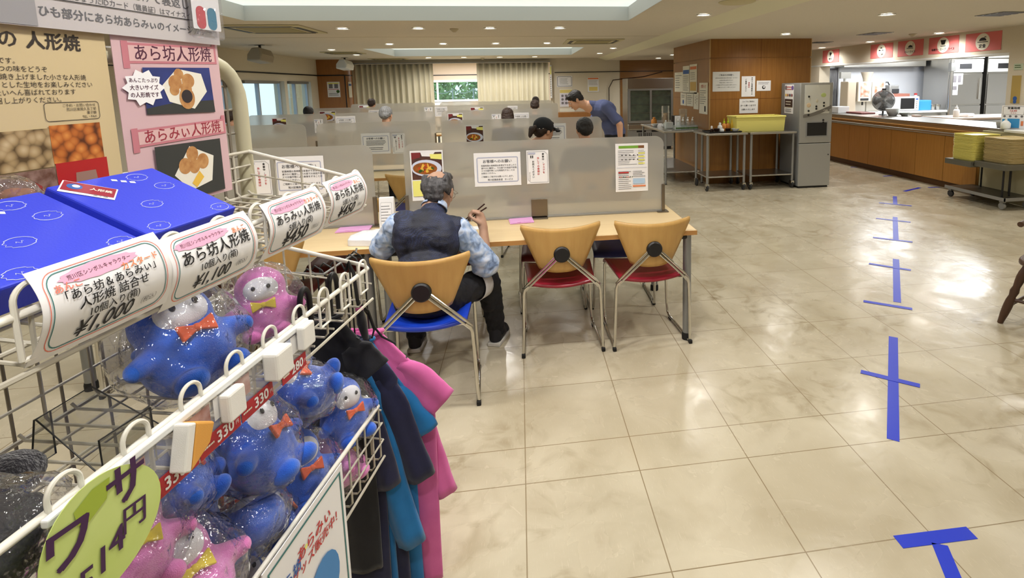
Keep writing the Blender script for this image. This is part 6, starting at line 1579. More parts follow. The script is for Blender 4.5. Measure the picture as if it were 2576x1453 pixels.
# ---- T-shirts on hangers from an arm added at the rack end to hold them
def cloth(name, c1, c2): return mat(name, c1, .85, var=(14, c2, .2), bump=(420, .08), sheen=.25)
m_cp = cloth('pink jersey', (216, 104, 168), (204, 92, 156)); m_cn = cloth('navy jersey', (24, 26, 66), (18, 20, 52)); m_ct = cloth('turquoise jersey', (16, 112, 176), (12, 100, 160)); m_ck = cloth('black jersey', (22, 22, 30), (16, 16, 22))
def tee(s_, n0, zt, hw, drop, m, label, tip, cuff, hem=.28, bodyw=.20, seed=0, sl_r=.085, hook=True, collar=None):
    """a shirt hanging in the plane s = s_; zt neck height; hw half shoulder width; tip = sleeve end (dn, dz) from the shoulder"""
    t = thing('t_shirt', label, 'shirt', M=RM @ Matrix.Translation((n0, s_, hem)), group=None)
    H = zt-hem; b = MB(); rnd = random.Random(seed); ph = rnd.uniform(0, 6); zs = H-drop
    def body(u, v):
        a = 2*PI*u; z = H*v
        if z > zs: q = (z-zs)/drop; w0 = hw+(.055-hw)*q**.9; d = .028*(1-.5*q)
        else: w0 = bodyw+(hw-bodyw)*max(0, 1-(zs-z)/.10)+.006*math.sin(3*v+ph); d = .030
        fold = (.010*math.sin(a*6+ph+4*v)+.010*noise.noise(Vector((math.cos(a)*3+seed, math.sin(a)*3, v*5))))*(1-.4*v)
        return (w0*math.cos(a), (d+fold)*math.sin(a), z)
    b.grid(48, 40, body, closeu=True)
    b.build('body', m, t, smooth='all', solid=.003)
    for sg in (1, -1):
        A_ = Vector((sg*(hw-.075), 0, zs+drop*.10-.015)); B_ = Vector((sg*(hw+tip[0]), 0, zs+tip[1])); g = MB(); D = (B_-A_); N = Vector((-D.z, 0, D.x)).normalized()
        def sl(u, v, A_=A_, D=D, N=N, sg=sg):
            a = 2*PI*u; c = A_+D*v; r_ = (.075+(sl_r-.075)*v)*min(1, .45+.55*(v/.30)**.6)*(1+.05*math.sin(5*v+ph)+.10*noise.noise(Vector((seed*3, v*4, math.sin(a)))))
            return c+N*r_*math.cos(a)+Vector((0, (.024+.008*v+.006*math.sin(4*a+ph))*math.sin(a), 0))
        g.grid(30, 14, sl, closeu=True); g.build('sleeve', m, t, smooth='all', solid=.003)
    c = MB(); c.tube([(.068*math.cos(2*PI*i/24), .022*math.sin(2*PI*i/24), H-.002-.02*(1-abs(math.cos(2*PI*i/24)))) for i in range(24)], .008, 8, closed=True); c.build('collar', collar or m, t)
    if hook:
        h = MB(); dz = .985-zt
        h.tube([(0, 0, H-.02), (0, 0, H+dz-.03), (-.012, 0, H+dz-.005), (-.035, 0, H+dz+.01), (-.052, 0, H+dz-.008), (-.05, 0, H+dz-.03)], .003, 8); h.tube([(-hw*.8, 0, zs+.03), (-.03, 0, H-.03), (.03, 0, H-.03), (hw*.8, 0, zs+.03)], .007, 8); h.build('hanger', m_black, t)
HM = -.345
tee(1.725, -1.0, .83, .155, .12, m_ck, 'black T-shirt nearest the basket on the rack end', (.0, -.10), 0, hem=HM+.2, bodyw=.14, seed=1)
tee(1.755, -.99, .74, .135, .22, m_cn, 'dark navy T-shirt in front of the turquoise one on the rack end', (.02, -.36), 0, hem=HM, bodyw=.15, seed=2, sl_r=.06)
tee(1.785, -.975, .69, .135, .19, m_ct, 'turquoise T-shirt with a long drooping sleeve between two navy ones', (.075, -.60), 0, hem=HM, bodyw=.14, seed=3, sl_r=.052)
tee(1.815, -.95, .705, .165, .16, m_cn, 'navy T-shirt with its sleeve before the pink shirt', (.055, -.40), 0, hem=HM, bodyw=.15, seed=4, sl_r=.058)
tee(1.845, -.95, .685, .17, .19, m_ct, 'turquoise T-shirt directly behind the outer navy one', (.04, -.20), 0, hem=HM, bodyw=.20, seed=5)
tee(1.880, -.93, .70, .190, .145, m_cp, 'bright pink T-shirt with an open sleeve, outermost on the rack end', (.09, -.15), 0, hem=HM, bodyw=.245, seed=6, sl_r=.068)
tee(1.915, -.93, .62, .200, .20, m_cp, 'second pink T-shirt hanging behind the outermost one', (.055, -.42), 0, hem=HM, bodyw=.20, seed=7, sl_r=.05)
b = MB(); b.tube([(NB+.02, S1-.01, 1.0), (-.965, S1, .985), (-.965, 1.93, .985), (-.965, 1.94, 1.0)], .0038, 8); rb(b, 'added_hanger_arm', m_alu)  # arm added to hold the shirts up; the image shows none
# black drawstring bag hooked on the far loops
t = thing('drawstring_bag', 'black drawstring pouch with cords hooked on the far end of the middle lip', 'bag', M=RM @ Matrix.Translation((-.835, 1.665, .80)))
MB().tube([(0, 0, .075), (.004, .0, .03), (.012, .004, -.03)], [.012, .016, .010], 10).build('pouch', m_ck, t)
MB().tube([(0, 0, .07), (.0, -.01, .12), (-.01, .0, .20), (-.03, .01, .235), (-.035, .0, .21)], .006, 8).build('loop', m_black, t)
MB().lathe([(.013, .075), (.013, .085)], n=14).build('pink_ring', m_cp, t)
MB().tube([(.0, 0, .10), (.02, .02, .06), (.03, .03, .0), (.05, .04, -.04), (.09, .05, -.07)], .0035, 6).build('cord', m_black, t); MB().tube([(.0, 0, .10), (.015, .03, .04), (.02, .05, -.02), (.01, .05, -.05)], .0035, 6).build('cord', m_black, t)
for k, (s_, n_) in enumerate(((1.44, -.88), (1.56, -.86))):
    t = thing('strap_loop', ['nearer', 'farther'][k]+' of the two black strap loops standing in the far end of the middle tier', 'strap', M=RM @ Matrix.Translation((n_, s_, .915)), group='black strap loops')
    MB().tube([(0, -.024*math.cos(PI*i/12), .075+.045*math.sin(PI*i/12)) if 0 <= i <= 12 else (0, (-.024 if i < 0 else .024), .075+.025*(i if i < 0 else 12-i)) for i in range(-3, 16)], .008, 10).build('strap', m_black, t)
# ---------------------------------------------------------------- people
m_skin = mat('tanned skin', (178, 142, 120), .5, sss=.04, var=(30, (168, 130, 108), .3)); m_skin2 = mat('fair skin', (208, 160, 130), .5, sss=.08)
def hair_mat(name, c1, c2): return mat(name, c1, .55, var=(60, c2, .2), bump=(150, .5), stretch=(1, 1, .25))
m_hb = hair_mat('black hair', (20, 17, 16), (36, 30, 28)); m_hbr = hair_mat('dark brown hair', (40, 26, 20), (58, 40, 30)); m_hg = hair_mat('grey hair', (96, 96, 96), (150, 150, 150)); m_hsp = hair_mat('greying dark hair', (34, 33, 36), (92, 90, 92))
m_eyew = mat('eye white', (232, 228, 222), .3); m_iris = mat('dark iris', (34, 24, 20), .2); m_lip = mat('lip', (166, 98, 86), .5)
def head_frame(c, fwd, upv=(0, 0, 1)):
    f = Vector(fwd).normalized(); u = Vector(upv); u = (u-f*u.dot(f)).normalized(); x = f.cross(u)
    return Matrix(((x.x, f.x, u.x, c[0]), (x.y, f.y, u.y, c[1]), (x.z, f.z, u.z, c[2]), (0, 0, 0, 1)))
def add_head(b, H, k=1.0):
    Rm = H.to_3x3()
    def P(x, y, z): return H @ Vector((x*k, y*k, z*k))
    def E(x, y, z, a, bb, c): b.ell(P(x, y, z), (a*k, bb*k, c*k), 18, 12, rot=Rm)
    E(0, -.012, .030, .075, .092, .084); E(0, .030, -.040, .056, .060, .062); E(0, .062, -.082, .026, .024, .022); E(0, .052, .000, .058, .040, .060)
    for s in (-1, 1):
        E(s*.034, .062, -.022, .024, .022, .024); E(s*.076, -.006, -.006, .009, .019, .031); E(s*.080, -.014, .004, .006, .016, .020); E(s*.028, .080, .032, .022, .012, .009); E(s*.012, .098, -.020, .008, .010, .007)
    b.cap(P(0, .086, .022), P(0, .106, -.014), .009*k, .013*k, 10)
    E(0, .088, -.046, .020, .010, .006); E(0, .086, -.056, .018, .010, .006)
def add_face(H, par, brow, k=1.0):
    Rm = H.to_3x3()
    for s in (-1, 1):
        e = MB().ell(H @ Vector((s*.030*k, .0835*k, .010*k)), (.0125*k, .009*k, .0065*k), 14, 9, rot=Rm).build('eye', m_eyew, par)
        MB().ell(H @ Vector((s*.030*k, .0900*k, .010*k)), (.0055*k, .004*k, .0055*k), 12, 8, rot=Rm).build('iris', m_iris, e)
        MB().tube([H @ Vector((s*x*k, y*k, z*k)) for x, y, z in ((.014, .098, .030), (.030, .096, .036), (.045, .086, .030))], [.002*k, .0034*k, .0018*k], 6).build('eyebrow', brow, par)
    MB().ell(H @ Vector((0, .0955*k, -.051*k)), (.019*k, .005*k, .006*k), 14, 8, rot=Rm).build('mouth', m_lip, par)
def add_hair(H, par, m, style, k=1.0, vox=.006, seed=0):
    b = MB(); Rm = H.to_3x3()
    def E(x, y, z, a, bb, c): b.ell(H @ Vector((x*k, y*k, z*k)), (a*k, bb*k, c*k), 18, 12, rot=Rm)
    if style != 'bald':
        E(0, -.020, .044, .084, .097, .084); E(0, -.060, .0, .072, .052, .066)
        for s in (-1, 1): E(s*.066, -.022, .022, .017, .060, .044)
        E(0, .048, .088, .058, .040, .026)
    else:
        E(0, -.074, .016, .068, .034, .060); E(0, -.060, -.035, .056, .036, .036)
        for s in (-1, 1): E(s*.066, -.026, .022, .017, .062, .044); E(s*.060, -.040, .056, .020, .054, .032)
        E(.036, .005, .094, .028, .056, .018); E(.0, .055, .096, .040, .024, .010)
    if style == 'long':
        E(0, -.070, -.07, .076, .042, .11)
        for s in (-1, 1): E(s*.070, -.010, -.05, .016, .052, .10)
    if style == 'bob':
        E(0, -.055, -.035, .082, .055, .07)
        for s in (-1, 1): E(s*.074, .0, -.02, .014, .050, .07)
    if style == 'tail':
        b.cap(H @ Vector((0, -.10*k, .03*k)), H @ Vector((0, -.15*k, .0)), .024*k, .034*k); b.cap(H @ Vector((0, -.15*k, .0)), H @ Vector((0, -.165*k, -.07*k)), .034*k, .016*k)
    return blob(b, 'hair', m, par, vox, 3, .5, disp=lambda c, n: .0035*noise.noise(c*55+Vector((seed, 0, 0)))+.002*noise.noise(c*130))
def limb(b, pts, rr):
    for (p, q), (r0, r1) in zip(zip(pts, pts[1:]), zip(rr, rr[1:])): b.cap(p, q, r0, r1)
def hand(b, wrist, d, side, up_, k=1.0, curl=.6):
    """relaxed hand with five fingers"""
    w = Vector(wrist); d = Vector(d).normalized(); u = Vector(up_); u = (u-d*u.dot(d)).normalized(); s = d.cross(u)*side
    b.ell(w+d*.045*k, (.018*k, .018*k, .018*k)); b.cap(w, w+d*.05*k, .024*k, .030*k)
    for i, (o, L) in enumerate(((-.026, .070), (-.009, .080), (.009, .074), (.025, .058))):
        p0 = w+d*.075*k+s*o*k; p1 = p0+d*L*.42*k-u*L*.10*k*curl; p2 = p1+d*L*.28*k-u*L*.25*k*curl; p3 = p2+d*L*.14*k-u*L*.26*k*curl
        b.cap(w+d*.04*k+s*o*.8*k, p0, .011*k, .010*k); b.cap(p0, p1, .0095*k, .0088*k, 10); b.cap(p1, p2, .0088*k, .0082*k, 10); b.cap(p2, p3, .0082*k, .0072*k, 10)
    t0 = w+d*.02*k-s*.024*k; t1 = t0+d*.028*k-s*.022*k-u*.01*k; t2 = t1+d*.026*k-s*.004*k-u*.010*k
    b.cap(t0, t1, .013*k, .0105*k, 10); b.cap(t1, t2, .0105*k, .0085*k, 10)

# ---- the man eating at the near table
V = Vector
man = thing('person', 'balding man in a navy mesh vest and blue-white shirt eating with chopsticks', 'person', (-.51, 2.75, 0))
OFF = (.51, -2.75, 0)
J = dict(pel=V((-.51, 2.735, .53)), lum=V((-.51, 2.745, .63)), che=V((-.508, 2.83, .80)), nb=V((-.492, 2.925, .945)), head=V((-.462, 2.985, 1.026)),
         sl=V((-.655, 2.86, .885)), sr=V((-.352, 2.86, .845)), el=V((-.765, 2.95, .745)), er=V((-.222, 2.935, .622)), wl=V((-.63, 3.16, .758)), wr=V((-.230, 2.995, .806)),
         hl=V((-.60, 2.76, .50)), hr=V((-.42, 2.76, .50)), kl=V((-.66, 3.15, .46)), kr=V((-.226, 3.085, .470)), al=V((-.69, 3.235, .085)), ar=V((-.198, 3.235, .085)))
HM_ = head_frame(J['head'], (.22, .86, -.42), (.06, .35, 1))
def put_off(o): o.location = OFF; return o
b = MB()
add_head(b, HM_)
b.cap(J['head']+V((-.02, -.03, -.05)), J['nb'], .052, .056); b.cap(J['nb'], J['che'], .06, .10)
b.ell(J['che'], (.150, .105, .15)); b.ell(J['lum'], (.140, .100, .13)); b.ell(J['pel'], (.160, .115, .10))
b.cap(J['sl'], J['sr'], .055)
limb(b, [J['sl'], J['el'], J['wl']], [.050, .040, .026]); limb(b, [J['sr'], J['er'], J['wr']], [.050, .039, .025])
limb(b, [J['hl'], J['kl'], J['al']], [.075, .052, .036]); limb(b, [J['hr'], J['kr'], J['ar']], [.075, .052, .036])
for a, t in ((J['al'], V((-.69, 3.38, .035))), (J['ar'], V((-.155, 3.37, .035)))): b.cap(a+V((0, -.01, -.03)), t, .034, .026)
hand(b, J['wl'], (.4, .9, -.05), -1, (0, 0, 1), .95)
# right hand closed round the chopsticks
w = J['wr']; b.cap(w, w+V((-.012, .012, .045)), .026, .031); b.ell(w+V((-.018, .016, .062)), (.028, .030, .034))
for i in range(4):
    k0 = w+V((-.020-.004*i, -.008+.0165*i, .096-.006*abs(i-1)))
    p1 = k0+V((-.032, .004, .010-.006*i)); p2 = p1+V((-.020, .003, -.020)); p3 = p2+V((-.002+.008*(i > 1), .002, -.020))
    b.cap(w+V((-.012, .004+.010*i, .065)), k0, .0125, .0112); b.cap(k0, p1, .0105, .0095, 10); b.cap(p1, p2, .0095, .0088, 10); b.cap(p2, p3, .0088, .0075, 10)
b.cap(w+V((-.018, -.012, .035)), w+V((-.046, -.022, .058)), .0135, .0110, 10); b.cap(w+V((-.046, -.022, .058)), w+V((-.070, -.014, .078)), .0110, .0088, 10)
body = put_off(blob(b, 'body', m_skin, man, .0045, 5))
add_face(HM_, man, m_hsp); 
for o in list(man.children):
    if o.name.startswith(('eye', 'mouth')) and o.parent == man: o.location = OFF
put_off(add_hair(HM_, man, m_hsp, 'bald', 1.0, .0045, 2))
m_shirt = bpy.data.materials.new('blue white patterned shirt'); m_shirt.use_nodes = True
def shirt_nodes(m):
    nt = m.node_tree; b_ = nt.nodes['Principled BSDF']; b_.inputs['Roughness'].default_value = .8
    tc = nt.nodes.new('ShaderNodeTexCoord'); n = nt.nodes.new('ShaderNodeTexNoise'); n.inputs['Scale'].default_value = 20; n.inputs['Detail'].default_value = 6; n.inputs['Distortion'].default_value = .8
    nt.links.new(tc.outputs['Object'], n.inputs['Vector']); r_ = nt.nodes.new('ShaderNodeValToRGB'); e = r_.color_ramp.elements
    e[0].position = .32; e[0].color = lin((104, 124, 158)); e[1].position = .70; e[1].color = lin((212, 216, 228)); q = e.new(.45); q.color = lin((156, 178, 214)); q = e.new(.56); q.color = lin((184, 198, 222))
    nt.links.new(n.outputs['Fac'], r_.inputs[0]); nt.links.new(r_.outputs[0], b_.inputs['Base Color'])
shirt_nodes(m_shirt)
wr_ = lambda c, n: .007*noise.noise(V((c.x*16, c.y*16, c.z*26)))+.004*noise.noise(c*45)
b = MB()
b.ell(J['che'], (.160, .114, .16)); b.ell(J['lum'], (.150, .110, .13)); b.cap(J['sl'], J['sr'], .062); b.cap(J['nb']+V((0, -.01, -.02)), J['che'], .058, .11)
eR = J['sr'].lerp(J['er'], 1.02); eL = J['el'].lerp(J['wl'], .12)
b.cap(J['sl'], J['el'], .070, .072); b.cap(J['el'], eL, .072, .062); b.cap(J['sr'], J['er'], .068, .078); b.cap(J['er'], J['er'].lerp(J['wr'], .10), .074, .062)
b.ell(J['er']+V((-.028, -.02, -.012)), (.052, .05, .045))
put_off(blob(b, 'shirt', m_shirt, man, .0055, 4, disp=wr_))
c = MB(); N_ = J['nb']+V((.012, .008, .012)); ax = (J['head']+V((-.02, -.03, -.05))-J['nb']).normalized(); cx_ = ax.cross(V((0, 1, 0))).normalized(); cy_ = ax.cross(cx_)
def colr(u, v):
    a = 2*PI*u*.86+PI*.07+PI/2; r_ = .058+.010*(1-v)
    return N_+cx_*r_*math.cos(a)*1.02+cy_*r_*math.sin(a)*1.0+ax*(.034*v-.008)
c.grid(30, 5, colr); put_off(c.build('collar', m_shirt, man, smooth='all', solid=.005))
m_vest = mat('navy mesh cloth', (28, 36, 66), .6, var=(5, (18, 22, 38), .3), bump=(260, .35), spec=.6)
def vest_nodes(m):
    nt = m.node_tree; b_ = nt.nodes['Principled BSDF']
    tc = nt.nodes.new('ShaderNodeTexCoord'); ck = nt.nodes.new('ShaderNodeTexChecker'); ck.inputs['Scale'].default_value = 230
    mp = nt.nodes.new('ShaderNodeMapping'); mp.inputs['Rotation'].default_value = (.6, .3, .78); nt.links.new(tc.outputs['Object'], mp.inputs[0]); nt.links.new(mp.outputs[0], ck.inputs['Vector'])
    n = nt.nodes.new('ShaderNodeTexNoise'); n.inputs['Scale'].default_value = 9; n.inputs['Detail'].default_value = 3; nt.links.new(tc.outputs['Object'], n.inputs['Vector'])
    r_ = nt.nodes.new('ShaderNodeValToRGB'); e = r_.color_ramp.elements; e[0].position = .38; e[0].color = lin((22, 27, 48)); e[1].position = .70; e[1].color = lin((52, 64, 108)); nt.links.new(n.outputs['Fac'], r_.inputs[0])
    x = nt.nodes.new('ShaderNodeMix'); x.data_type = 'RGBA'; nt.links.new(ck.outputs['Fac'], x.inputs[0]); x.inputs[6].default_value = lin((16, 18, 30)); nt.links.new(r_.outputs[0], x.inputs[7]); nt.links.new(x.outputs[2], b_.inputs['Base Color'])
vest_nodes(m_vest)
b = MB()
b.ell(J['che']+V((0, -.002, 0)), (.172, .126, .172)); b.ell(J['lum']+V((0, 0, 0)), (.166, .124, .16)); b.ell(J['pel']+V((0, .0, .04)), (.166, .124, .10))
b.cap(J['sl']+V((.030, -.008, .008)), J['sr']+V((-.022, -.008, .010)), .070); b.cap(J['nb']+V((0, -.02, -.022)), J['che'], .072, .115)
b.ell(J['che']+V((-.09, -.02, .03)), (.085, .10, .12)); b.ell(J['che']+V((.085, -.02, .01)), (.082, .10, .12))
put_off(blob(b, 'vest', m_vest, man, .0055, 4, disp=lambda c, n: .006*noise.noise(V((c.x*10, c.y*10, c.z*18)))+.003*noise.noise(c*38)))
m_trou = mat('black trousers', (18, 18, 24), .8, bump=(160, .15))
b = MB(); b.ell(J['pel'], (.172, .126, .10)); b.ell(J['pel']+V((0, .01, -.045)), (.165, .13, .055))
limb(b, [J['hl'], J['kl'], J['al']+V((0, 0, .02))], [.088, .070, .058]); limb(b, [J['hr'], J['kr'], J['ar']+V((0, 0, .02))], [.090, .074, .060])
put_off(blob(b, 'trousers', m_trou, man, .0065, 4, disp=wr_))
st = MB(); a_ = J['hr'].lerp(J['kr'], .62); q_ = J['hr'].lerp(J['kr'], .83); dx = (q_-a_).normalized(); ux = dx.orthogonal().normalized(); vx = dx.cross(ux)
st.grid(28, 4, lambda u, v: a_.lerp(q_, v)+(.0875-.004*v)*(ux*math.cos(2*PI*u)+vx*math.sin(2*PI*u)), closeu=True)
put_off(st.build('reflective_stripe', mat('grey white stripe', (196, 194, 196), .6), man, solid=.002)); tag(man.children[-1], 'grey-white stripe across the right trouser leg')
m_shoe = mat('black shoe', (26, 26, 34), .6); m_sole = mat('pale shoe sole', (206, 204, 196), .6)
for a, h, t in ((J['al'], V((-.692, 3.19, 0)), V((-.686, 3.40, 0))), (J['ar'], V((-.212, 3.185, 0)), V((-.150, 3.395, 0)))):
    d = (t-h); L = d.length; d.normalize(); s_ = V((d.y, -d.x, 0)); b = MB()
    b.cap(h+V((0, 0, .055))+d*.03, h+V((0, 0, .10))+d*.03, .040, .046); b.cap(h+d*.03+V((0, 0, .045)), t-d*.05+V((0, 0, .042)), .040, .040); b.ell(t-d*.045+V((0, 0, .034)), (.043, .043, .026))
    o = put_off(blob(b, 'shoe', m_shoe, man, .006, 4))
    q = MB(); q.prism([( -.040, -.01), (.040, -.01), (.044, L*.4), (.047, L*.72), (.036, L*.95), (0, L+.012), (-.036, L*.95), (-.047, L*.72), (-.044, L*.4)], .001, .026, Matrix(((s_.x, d.x, 0, h.x), (s_.y, d.y, 0, h.y), (0, 0, 1, 0), (0, 0, 0, 1))))
    sl_ = q.build('sole', m_sole, o, bevel=.005)
g = MB()
for s in (-1, 1): g.tube([HM_ @ V((s*.031+.024*math.cos(2*PI*i/20), .104, .006+.019*math.sin(2*PI*i/20))) for i in range(20)], .0011, 6, closed=True)
for s in (-1, 1): g.tube([HM_ @ V((s*.055, .103, .012)), HM_ @ V((s*.078, .085, .014)), HM_ @ V((s*.086, .0, .012)), HM_ @ V((s*.083, -.02, .0))], .0012, 6)
g.tube([HM_ @ V((-.008, .104, .010)), HM_ @ V((0, .109, .013)), HM_ @ V((.008, .104, .010))], .0012, 6)
put_off(g.build('glasses', mat('brown metal wire', (110, 92, 74), .3, .8), man))
m_chop = mat('dark lacquer', (52, 26, 22), .3)
t = thing('chopsticks', 'pair of dark chopsticks in the right hand of the eating man', 'chopsticks', J['wr']+V((-.05, .02, .085)))
MB().tube([(.062, -.004, .052), (.0, 0, .002), (-.105, .035, -.080)], [.0042, .004, .0022], 8).build('upper_stick', m_chop, t); MB().tube([(.072, -.012, .032), (.005, -.004, -.010), (-.100, .036, -.090)], [.0042, .004, .0022], 8).build('lower_stick', m_chop, t)

# ---- what lies on the near table
def soft(name, label, cat, pts, z0, z1, m, amp=.006, seed=0):
    b = MB(); n = len(pts); c = V((sum(p[0] for p in pts)/n, sum(p[1] for p in pts)/n, 0))
    def f(u, v):
        a = u*n; i = int(a) % n; q = V((*pts[i], 0)).lerp(V((*pts[(i+1) % n], 0)), a-int(a))
        if v < .5: k = 1; z = z0+(z1-z0)*(v/.5)**.5*.8
        else: k = 1-(v-.5)/.5*.96; z = z1-(z1-z0)*.2*(1-(v-.5)/.5)+amp*noise.noise(V((q.x*20+seed, q.y*20, v*4)))
        p = c+(q-c)*k
        return (p.x, p.y, max(z, z0+.0005))
    b.grid(40, 12, f, closeu=True); return tag(b.build(name, m, smooth='all'), label, cat)
m_towel = mat('white terry towel', (232, 232, 236), .95, bump=(500, .25), sheen=.3)
soft('folded_towel', 'folded white towel beside the left elbow of the eating man', 'towel', [(-.995, 3.10), (-.84, 3.07), (-.80, 3.19), (-.86, 3.32), (-.97, 3.30), (-1.01, 3.2)], .716, .762, m_towel, .012, 3)
m_pinkc = mat('pink wiping cloth', (236, 176, 226), .85, bump=(120, .3))
def cloth2(label, M_, w_, d_):
    b = MB(); b.box((0, 0, .003), (w_, d_, .004)).box((w_*.02, -d_*.01, .0075), (w_*.97, d_*.9, .003)).box((-w_*.12, -d_*.46, .010), (w_*.16, d_*.05, .004))
    o = b.build('wiping_cloth', m_pinkc, smooth=False, bevel=.002); o.matrix_world = M_; tag(o, label, 'cloth')
cloth2('pink folded cloth in front of the screen clip on the near table', Matrix.Translation((-.02, 3.465, .716)) @ Matrix.Rotation(R(6), 4, 'Z'), .155, .13)
cloth2('pink folded cloth on the left table behind the white towel', Matrix.Translation((-1.07, 3.47, .716)) @ Matrix.Rotation(R(4), 4, 'Z'), .20, .12)
cup('rice_bowl', 'white bowl in front of the eating man', 'bowl', -.40, 3.22, .716, .062, .055, m_white)
o = MB().bx((-.13, -.18, 0), (.13, .18, .012)).build('meal_tray', mat('beige meal tray', (200, 176, 130), .5), smooth=False, bevel=.005); o.location = (-.55, 3.27, .7155); tag(o, 'beige meal tray in front of the eating man', 'tray')
o = MB().box((0, 0, .001), (.10, .08, .0015)).build('paper_napkin', m_paper, smooth=False); o.location = (-.295, 3.35, .716); tag(o, 'white paper napkin behind the chopstick hand', 'napkin')
t = thing('menu_stand', 'white menu stand in the gap between the two near screens', 'menu stand', (-.85, 3.43, .716))
MB().prism([(-.045, 0), (.045, 0), (.012, .21), (-.012, .21)], -.045, .045, Matrix(((0, 0, 1, 0), (1, 0, 0, 0), (0, 1, 0, 0), (0, 0, 0, 1)))).build('card', m_paper, t, smooth=False, bevel=.006)
q = Sheet('print', None, None, None, None, None, .075, .17, m_paper, th=.0004, parent=t); q.o.matrix_basis = frame((0, -.0305, .105), (1, 0, 0), (0, .16, 1)); q.lines(-.03, .03, -.05, .06, 6, m_inkg, .3, .3, 61); q.border(-.033, -.07, .033, .075, .001, m_inkg, .008); q.circ(.02, -.06, .006, m_ink); q.done()

# ---- seated diners, seen from behind over the screens
def diner(x, y, hz, yaw, label, shirt, hairm, style, skin=m_skin2, lean=.0, chairsrc=None, cap_=None, hy=0.0, k=1.0):
    t = thing('person', label, 'person', (x, y, 0), R(yaw), None)
    dz = hz-1.19
    pel = V((0, -.06, .53)); che = V((0, .0, .80+dz*.6)); nb = V((0, .015+lean, 1.02+dz)); hd = V((hy*.2, .045+lean, 1.175+dz))
    H = head_frame(hd, (hy, 1, -.28)); b = MB(); add_head(b, H, k)
    b.cap(hd+V((0, -.02, -.06)), nb, .05, .055); b.cap(nb, che, .06, .10); b.ell(che, (.16, .10, .17)); b.ell((pel+che)/2, (.145, .10, .16)); b.ell(pel, (.165, .12, .10))
    jl = []
    for s in (-1, 1):
        sh = V((s*.165, .0, .955+dz*.9)); el = V((s*.22, .14, .74)); wr = V((s*.10, .36, .765)); hp = V((s*.09, -.03, .50)); kn = V((s*.11, .36, .46)); an = V((s*.12, .36, .08))
        b.cap(V((0, 0, .97+dz*.9)), sh, .055, .055); limb(b, [sh, el, wr], [.048, .040, .027]); hand(b, wr, (-s*.6, .8, 0), s, (0, 0, 1), .95); limb(b, [hp, kn, an], [.075, .052, .036]); b.cap(an+V((0, -.01, -.03)), an+V((0, .13, -.045)), .034, .026)
        jl.append((sh, el, wr, hp, kn, an))
    blob(b, 'body', skin, t, .008, 4)
    add_face(H, t, hairm, k); add_hair(H, t, hairm, style, k, .007, x)
    c = MB(); c.ell(che, (.172, .112, .18)); c.ell((pel+che)/2, (.158, .112, .17)); c.ell(pel+V((0, 0, .03)), (.172, .125, .09)); c.cap(nb+V((0, -.005, -.03)), che, .07, .115)
    for sh, el, wr, hp, kn, an in jl: c.cap(V((0, 0, .965+dz*.9)), sh, .062, .064); c.cap(sh, sh.lerp(el, .75), .064, .060)
    blob(c, 'shirt', shirt, t, .009, 4)
    c = MB(); c.ell(pel, (.175, .128, .095))
    for sh, el, wr, hp, kn, an in jl: limb(c, [hp, kn, an], [.086, .066, .05]); c.cap(an+V((0, -.02, -.035)), an+V((0, .14, -.045)), .042, .034)
    blob(c, 'trousers', m_trou, t, .010, 4)
    if cap_:
        g = MB(); Rm = H.to_3x3()
        g.ell(H @ V((0, -.016, .050)), (.094, .106, .088), 24, 16, rot=Rm); c_ = g
        o = blob(g, 'cap', cap_, t, .006, 3)
        g = MB(); g.grid(13, 6, lambda u, v: H @ V((.088*math.cos(PI*u)*(1-.12*v), .060+.015*math.sin(PI*u)+(.030+.085*math.sin(PI*u))*v, .062-.022*v-.03*abs(math.cos(PI*u))**2)))
        g.build('peak', cap_, o, smooth='all', solid=.006)
        g = MB(); g.ell(H @ V((.07, -.075, .02)), .006, 8, 6); g.ell(H @ V((.045, -.098, .015)), .006, 8, 6); g.build('buckle', m_chrome, o)
    return t
m_g1 = mat('grey cotton', (120, 120, 126), .85); m_g2 = mat('white cotton', (214, 214, 216), .85); m_g3 = mat('navy cotton', (40, 46, 76), .85); m_g4 = mat('black cotton', (30, 30, 34), .85)
m_cap = mat('black cap cloth', (20, 20, 24), .8, bump=(200, .2))
SEATED = [
    (.045, 5.16, 1.175, -12, 'person in a black baseball cap seated at the second row, peak to the right', m_g4, m_hbr, 'tail', m_cap),
    (.625, 5.16, 1.170, 8, 'person with short black hair seated at the right end of the second row', m_g4, m_hb, 'short', None),
    (-.185, 7.62, 1.185, -8, 'person with long dark brown hair seated at the third row', m_g3, m_hbr, 'bob', None),
    (-1.835, 7.62, 1.245, -10, 'grey-haired person seated at the third row left of centre', m_g1, m_hg, 'short', None),
    (-3.87, 7.62, 1.25, -14, 'dark-haired person seated at the far left, seen past the rack post', m_g2, m_hbr, 'short', None),
    (.275, 10.12, 1.225, 0, 'person with brown-black hair seated at the fourth row below the right curtain', m_g4, m_hbr, 'short', None),
    (-3.73, 10.10, 1.195, 10, 'person with a low dark head seated at the fourth row in front of the windows', m_g3, m_hb, 'short', None),
    (.36, 12.42, 1.24, 0, 'person at the rearmost row, only the crown showing before the right curtain', m_g3, m_hbr, 'short', None),
    (-3.26, 12.42, 1.27, 0, 'person with dark hair seated at the rearmost row before the left curtain', m_g1, m_hbr, 'short', None)]
for i, (x, y, hz, yw, lb, sm, hm, st_, cp) in enumerate(SEATED):
    diner(x, y, hz, yw, lb, sm, hm, st_, cap_=cp, hy={0: .85, 4: .5}.get(i, 0.0))
    chair((c_mar, c_nav)[i % 2], x, y-.02, yw*.5, 'plywood chair the '+lb.replace('person ', 'diner ').split(' seated')[0].split(',')[0]+' sits on'+(' at row %s' % lb.split('row')[0].split()[-1] if False else ''))

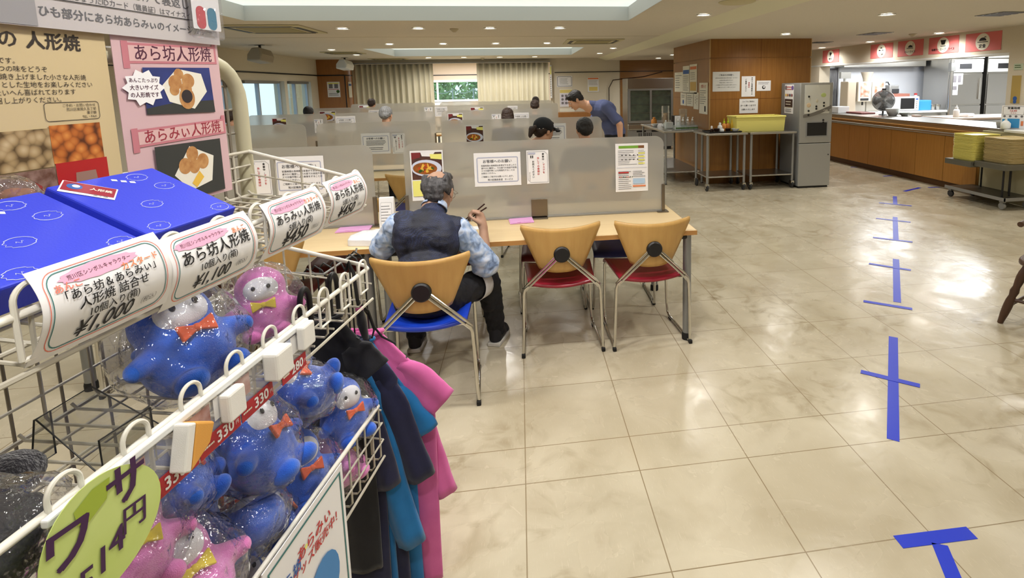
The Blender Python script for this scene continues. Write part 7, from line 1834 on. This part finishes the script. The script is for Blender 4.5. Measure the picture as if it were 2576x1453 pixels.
# ---- the man bending over at the end of the second row
t = thing('person', 'dark-haired man in a slate blue T-shirt bending over to the left beside the second row', 'person', (1.2, 6.9, 0))
OFF2 = (-1.2, -6.9, 0)
pel = V((1.23, 6.93, .93)); wa = V((1.20, 6.91, 1.08)); che = V((1.07, 6.89, 1.270)); nb = V((.885, 6.88, 1.320)); hd = V((.710, 6.88, 1.402))
H = head_frame(hd, (-.86, -.10, -.62), (-.45, 0, 1)); b = MB(); add_head(b, H, 1.02)
b.cap(hd+V((.055, 0, -.03)), nb, .062, .068); b.cap(nb, che, .08, .12); b.ell(che, (.16, .16, .125)); b.ell(wa, (.13, .15, .14)); b.ell(pel, (.13, .165, .12))
arms = []
for s, el, wr in ((-1, V((1.245, 6.66, 1.09)), V((1.255, 6.66, .83))), (1, V((.93, 7.10, 1.04)), V((.78, 7.06, .86)))):
    sh = che+V((.005, s*.185, .055)); b.cap(che, sh, .06, .056); limb(b, [sh, el, wr], [.052, .043, .028]); hand(b, wr, wr-el, s, (1, 0, .2)); arms.append((sh, el))
legs = []
for s in (-1, 1):
    hp = pel+V((0, s*.09, -.03)); kn = V((1.19, 6.93+s*.10, .49)); an = V((1.24, 6.93+s*.11, .08)); limb(b, [hp, kn, an], [.08, .055, .038]); b.cap(an+V((.01, 0, -.03)), an+V((-.15, 0, -.045)), .034, .026); legs.append((hp, kn, an))
o = blob(b, 'body', m_skin2, t, .006, 5); o.location = OFF2
add_face(H, t, m_hb, 1.02)
for o in list(t.children):
    if o.name.startswith(('eye', 'mouth')): o.location = OFF2
add_hair(H, t, m_hb, 'short', 1.02, .006, 9).location = OFF2
m_slate = mat('slate blue cotton', (88, 96, 134), .9, var=(6, (78, 86, 124), .3), bump=(200, .1))
b = MB(); b.ell(che, (.175, .175, .138)); b.ell(wa, (.15, .165, .16)); b.ell(pel+V((0, 0, .05)), (.145, .172, .11)); b.cap(nb+V((.015, 0, -.002)), che, .082, .130)
for sh, el in arms: b.cap(che, sh, .075, .070); b.cap(sh, sh.lerp(el, .72), .070, .068)
o = blob(b, 'shirt', m_slate, t, .008, 4, disp=lambda c, n: .006*noise.noise(V((c.x*14, c.y*14, c.z*14)))); o.location = OFF2
b = MB(); b.ell(pel, (.14, .172, .12))
for hp, kn, an in legs: limb(b, [hp, kn, an], [.09, .07, .055]); b.cap(an+V((.02, 0, -.035)), an+V((-.16, 0, -.045)), .042, .034)
o = blob(b, 'trousers', m_trou, t, .009, 4); o.location = OFF2
